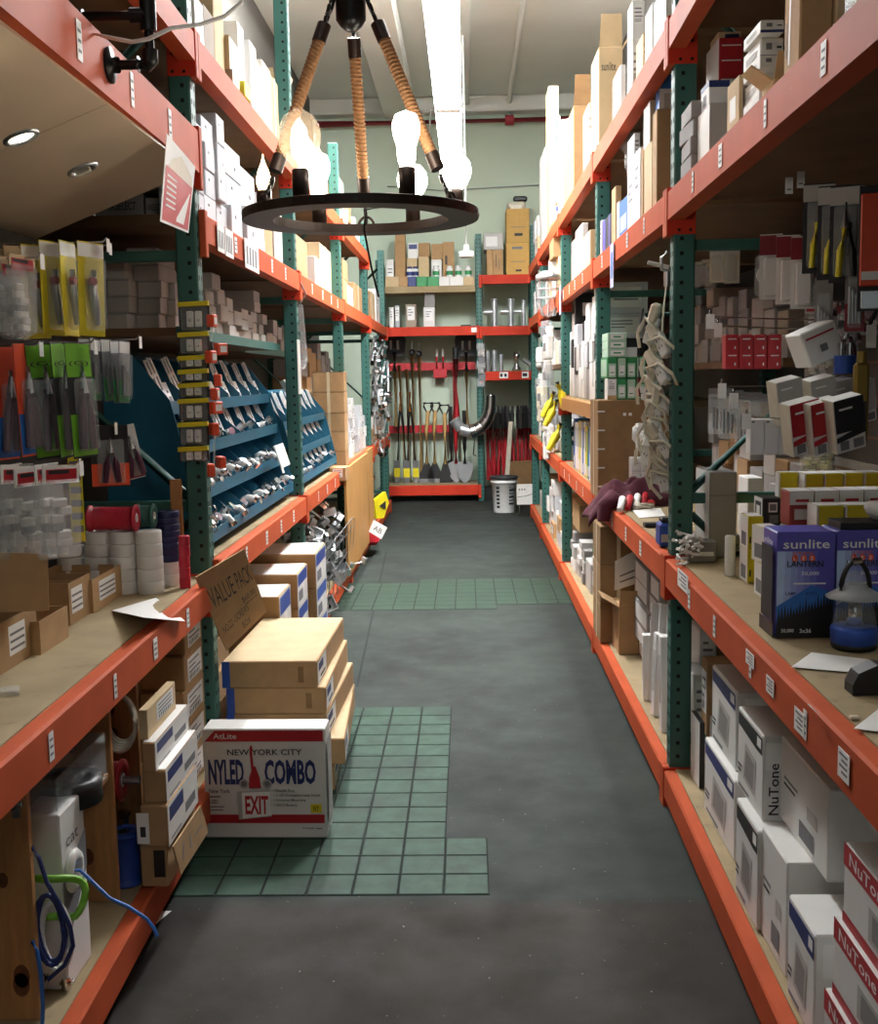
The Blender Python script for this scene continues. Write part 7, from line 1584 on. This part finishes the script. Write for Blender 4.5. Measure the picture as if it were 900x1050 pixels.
# cord and box hanging from the fixture
P = onY(478, 258, 12.0); e = empty('hanging_outlet_box', (P.x, 12.0, P.z)); MB().tube([(0, 0, .08), (0.0, 0, .6), (-.01, 0, 2.5)], .012, 'white_plastic', n=6).build('cord', e); MB().lathe((0, 0, 0), [(.001, -.06), (.07, -.06), (.08, -.05), (.08, 0), (.03, .01), (.025, .07), (.001, .07)], 'white_plastic', n=20).build('cover', e)
tag(e, 'white outlet box dangling on a cord before the back wall', 'outlet')
# ================================================================== chandelier
RY = 2.8
C = onY(370, 222, RY); R0 = .287
ch = empty('rope_chandelier', C)
q = MB(); prof = [(R0-.074, 0), (R0, 0), (R0, .022), (R0-.074, .022), (R0-.074, 0)]
q.lathe((0, 0, 0), [(R0-.074, -.011), (R0-.001, -.011), (R0, -.010), (R0, .010), (R0-.001, .011), (R0-.074, .011), (R0-.074, -.011)], 'bronze', n=64, smooth=False)
for k in range(24):
    a = 2*PI*k/24+.05; q.cyl((R0*math.cos(a)*.9995, R0*math.sin(a)*.9995, 0), ((R0+.002)*math.cos(a), (R0+.002)*math.sin(a), 0), .005, 'black', n=8)
q.build('ring', ch)
# hub
hub = onY(363, 5, RY)-C; hub.y = 0; hub.x = 0 if abs(hub.x) < .05 else hub.x
hub.x = -.012
q = MB(); hz = hub.z
q.lathe((hub.x, 0, hz), [(.001, -.062), (.012, -.06), (.026, -.05), (.036, -.035), (.037, .09), (.03, .1), (.001, .1)], 'black_satin', n=24); q.build('hub', ch)
q = MB(); q.tube([(hub.x, 0, hz+.09), (hub.x, 0, 4.9-C.z)], .009, 'black_satin'); q.build('stem', ch)
q = MB(); q.lathe((hub.x, 0, 5.2-C.z), [(.001, -.03), (.06, -.03), (.065, -.001), (.001, -.001)], 'black_satin', n=20); q.build('canopy', ch)
q = MB(); q.tube([(hub.x, 0, 4.9-C.z), (hub.x, 0, 5.175-C.z)], .009, 'black_satin'); q.build('stem', ch)
def link(c, d, w=.014, l=.024, r=.0045, m='black_satin', par=ch):
    x, y, d = frame_of(d); c = Vector(c); pts = []
    for k in range(16):
        a = 2*PI*k/16; pts.append(c+x*(w*math.cos(a))+d*(l*math.sin(a)))
    MB().tube(pts, r, m, n=6, closed=True).build('chain_link', par)
def rope_arm(az, top_off, ground):
    a = Vector((hub.x+.045*math.cos(az), .045*math.sin(az), hz+.01)); b = Vector(((R0-.035)*math.cos(az), (R0-.035)*math.sin(az), .012))
    d = b-a; L = d.length; n = d.normalized()
    t0, t1 = a+n*.07, b-n*.085
    link(Vector((hub.x+.05*math.cos(az), .05*math.sin(az), hz+.02)), (math.cos(az)*.6, math.sin(az)*.6, .12), .022, .03, .006)
    link(a+n*.018, n); link(a+n*.048, n, .01, .016)
    link(b-n*.02, n, .013, .018); link(b-n*.052, n, .01, .016)
    MB().tube([b+Vector((0, 0, -.002))+Vector((-math.sin(az), math.cos(az), 0))*s for s in (-.02,)]+[b+Vector((-math.sin(az)*.02*math.cos(t), math.cos(az)*.02*math.cos(t), .022*math.sin(t))) for t in [PI-PI*k/8 for k in range(9)]], .004, 'bronze', n=6).build('shackle', ch)
    q = MB(); r0, r1 = t0+n*.042, t1-n*.037; K = 220; pts = []; x, y, _ = frame_of(n)
    q.cyl(r0, r1, .0125, 'rope', n=12)
    turns = 30
    for k in range(turns*8+1):
        t = k/(turns*8); an = 2*PI*turns*t; pts.append(r0+(r1-r0)*t+x*(.0125*math.cos(an))+y*(.0125*math.sin(an)))
    q.tube(pts, .0035, 'rope', n=5); ro = q.build('rope', ch)
    MB().cyl(t0, t0+n*.045, .0165, 'bronze', n=14).build('ferrule', ro); MB().cyl(t1-n*.04, t1, .0165, 'bronze', n=14).build('ferrule', ro)
for az in (math.radians(212), math.radians(332), math.radians(92)): rope_arm(az, 0, 0)
q = MB(); pts = [(hub.x, 0, hz-.04), (.02, .01, hz-.2), (-.01, .04, .3), (.005, .02, .08), (.0, .02, -.02), (.03, .0, -.06), (.01, 0, -.2)]

q = MB(); q.tube([(.07, -.15, .0), (.03, -.2, -.013), (.02, -.15, -.05), (.03, -.1, -.13), (.045, -.08, -.2)], .0025, 'black', n=6); q.build('wire', ch)
def cup(az, bulb, n):
    x, y = (R0-.037)*math.cos(az), (R0-.037)*math.sin(az); c = Vector((x, y, .011))
    MB().lathe(c, [(.001, 0), (.019, 0), (.019, .062), (.016, .064), (.016, .05)], 'bronze', n=18).build('candle_sleeve', ch)
    MB().lathe(c, [(.018, -.04), (.018, -.022)], 'bronze', n=18).build('sleeve_base', ch) if False else None
    t = c+Vector((0, 0, .062)); q = MB()
    names = {'globe': 'clear_globe_bulb', 'round': 'round_bulb', 'pear': 'pear_bulb', 'flame': 'flame_bulb'}
    b = empty(names[bulb], C+t)
    if bulb == 'globe':
        MB().lathe((0, 0, 0), [(.012, -.02), (.014, 0), (.02, .012), (.036, .03), (.047, .055), (.049, .075), (.045, .097), (.033, .117), (.016, .128), (.008, .135)], 'amber_glass', n=24).build('glass', b)
        MB().lathe((0, 0, 0), [(.002, .01), (.014, .03), (.02, .06), (.016, .09), (.006, .105), (.002, .11)], 'lamp', n=12).build('filament', b)
    elif bulb == 'round':
        MB().lathe((0, 0, 0), [(.012, -.02), (.014, 0), (.028, .014), (.038, .034), (.04, .05), (.036, .068), (.022, .085), (.001, .09)], 'lamp', n=22).build('glass', b)
    elif bulb == 'pear':
        MB().lathe((0, 0, 0), [(.012, -.02), (.014, 0), (.02, .02), (.022, .05), (.03, .075), (.031, .095), (.024, .115), (.001, .125)], 'lamp', n=22).build('glass', b)
    else:
        MB().lathe((0, 0, 0), [(.01, -.02), (.011, 0), (.017, .016), (.018, .03), (.013, .05), (.006, .066), (.002, .08), (.0005, .09)], 'bulb_warm', n=18).build('glass', b)
    MB().cyl((0, 0, -.04), (0, 0, .002), .0125, 'steel', n=14).build('screw_base', b)
    tag(b, n, 'light bulb', 'chandelier bulbs')
cup(math.radians(168), 'flame', 'small glowing flame bulb at the far side of the chandelier by the white cartons')
cup(math.radians(243), 'globe', 'large clear amber globe bulb on the chandelier')
cup(math.radians(121), 'pear', 'pear bulb behind the clear globe on the chandelier')
cup(math.radians(300), 'pear', 'glowing pear bulb above the front rim of the chandelier')
cup(math.radians(62), 'round', 'round bulb behind the pear bulb on the far chandelier rim')
cup(math.radians(22), 'round', 'round glowing bulb on the chandelier under the fluorescent fixture')
tag(ch, 'dark bronze ring chandelier hung on three rope arms', 'chandelier')
# ================================================================== labels, light, view
def finish():
    from collections import defaultdict
    g = defaultdict(list)
    for o, key, base in TAGGED: g[o['label']].append((o, key, base))
    bpy.context.view_layer.update()
    for lab, L in g.items():
        if len(L) < 2: continue
        key, base = L[0][1] or 'Y', L[0][2]
        fn = {'Y': lambda o: o.matrix_world.translation.y, 'X': lambda o: o.matrix_world.translation.x, 'z': lambda o: -o.matrix_world.translation.z if not base else o.matrix_world.translation.z}[key]
        if key == 'X': fn = lambda o: -abs(o.matrix_world.translation.x) if True else 0
        suf = base or {'Y': 'from the near end', 'X': 'from the wall', 'z': 'from the top'}[key]
        L.sort(key=lambda t: fn(t[0]))
        for i, (o, _, _) in enumerate(L):
            w = ORD[min(i, len(ORD)-1)]; t = f'{lab}, {w} {suf}'
            if len(t.split()) > 16: t = f'{lab}, {w} ' + {'Y': 'along', 'X': 'across', 'z': 'up' if base else 'down'}[key]
            o['label'] = t
def strip_light(y0, y1, x, z, label, m='tube', hang=True):
    e = empty('fluorescent_fixture', (x, y0, z)); L = y1-y0
    MB().box((-.024, 0, .02), (.024, L, .07), 'white_plastic', bev=.006).build('housing', e)
    for q in (-.052, .052): MB().cyl((q, .03, 0), (q, L-.03, 0), .026, m, n=12).build('tube', e)
    for yy in (.0, L-.03): MB().box((-.075, yy, -.026), (.075, yy+.03, .026), 'white_plastic', bev=.003).build('end_cap', e)
    for yy in ((.3, L-.3) if hang else ()): MB().cyl((0, yy, .075), (0, yy, 5.2-z), .003, 'steel', n=6).build('hanger_wire', e)
    return tag(e, label, 'light fixture', 'fluorescent fixtures')
strip_light(6.93, 9.1, -.085, 3.2, 'glowing fluorescent fixture hanging over the aisle, its far half')
strip_light(4.72, 6.9, -.085, 3.2, 'glowing fluorescent fixture hanging over the aisle, its near half')
mat('fill_tube_rear', 'fbfdff', .4, emit=520, var=0, rnd=0)
mat('fill_tube_high', 'fbfdff', .4, emit=13, var=0, rnd=0)
for k, (x, y) in enumerate(((-1.3, 3.6), (1.2, 3.6), (-1.3, -2.4), (1.2, -2.4), (-.9, 7.3), (.9, 7.3))):  # added fixtures out of view, there to brighten racks and back wall
    strip_light(y, y+2.4, x, 4.95, 'added unseen fluorescent fixture hanging high over the racks', 'fill_tube_high' if k < 4 else 'fill_tube_rear')
w = bpy.data.worlds.new('world'); S.world = w; w.use_nodes = True
w.node_tree.nodes['Background'].inputs[0].default_value = (.95, 1, .97, 1); w.node_tree.nodes['Background'].inputs[1].default_value = .3
vs = S.view_settings; vs.view_transform = 'Standard'; vs.look = 'None'; vs.exposure = 0.1; vs.gamma = 1.0; vs.use_curve_mapping = False
S.display_settings.display_device = 'sRGB'
S.cycles.max_bounces = 6; S.cycles.diffuse_bounces = 4; S.cycles.transparent_max_bounces = 8

def settle():
    """cartons keep clear of the rack posts and of the cartons placed before them"""
    bpy.context.view_layer.update()
    post = []
    for s_ in (1, -1):
        for Y in (PR if s_ > 0 else POST):
            a = Xf(s_, Y)-s_*.003; b = Xf(s_, Y)+s_*(PW+.003)
            post.append(([min(a, b), Y-PW/2-.007, 0], [max(a, b), Y+PW/2+.003, 4.0]))
    names = {o.name for o in COL.objects}; done = []; gone = []
    for o in BOXES:
        try:
            if o.name not in names or not o.get('label'): continue
        except ReferenceError: continue
        if o.name.startswith('hanging') or max(abs(o.rotation_euler[i]) for i in (0, 1)) > .01 or abs(o.rotation_euler[2]) > .25: continue
        c = [o.matrix_world @ Vector(q) for q in o.bound_box]
        lo = [min(q[i] for q in c) for i in range(3)]; hi = [max(q[i] for q in c) for i in range(3)]; L0 = [hi[i]-lo[i] for i in range(3)]; ch = False
        for kind, (a, b) in [('p', q) for q in post]+[('b', q) for q in done]:
            p = [min(hi[i], b[i])-max(lo[i], a[i]) for i in range(3)]
            if min(p) <= .004: continue
            ax = min(range(3), key=lambda i: p[i]/L0[i])
            if ax == 2: ax = 1 if p[1]/L0[1] < p[0]/L0[0] else 0
            e = .0015
            if (lo[ax]+hi[ax]) > (a[ax]+b[ax]): lo[ax] = b[ax]+e
            else: hi[ax] = a[ax]-e
            ch = True
            if hi[ax]-lo[ax] < .3*L0[ax] or hi[ax]-lo[ax] < .02: break
        r = [(hi[i]-lo[i])/L0[i] for i in range(3)]
        if min(r) < .3: gone.append(o); continue
        if ch:
            o.scale = [o.scale[i]*r[i] for i in range(3)] if abs(o.rotation_euler[2]) < .02 else [o.scale[i]*min(1, r[i]) for i in range(3)]
            o.location = ((lo[0]+hi[0])/2, (lo[1]+hi[1])/2, o.location.z)
        done.append((lo, hi))
    for o in gone:
        for k, t in enumerate(TAGGED):
            if t[0] == o: del TAGGED[k]; break
        print('GONE', o.get('label'))
        for q in list(o.children): bpy.data.objects.remove(q)
        bpy.data.objects.remove(o)
settle()
finish()
for o, k, b in TAGGED:
    n = len(o['label'].split())
    if n > 16 or n < 4: print('LABEL LEN', n, o['label'])
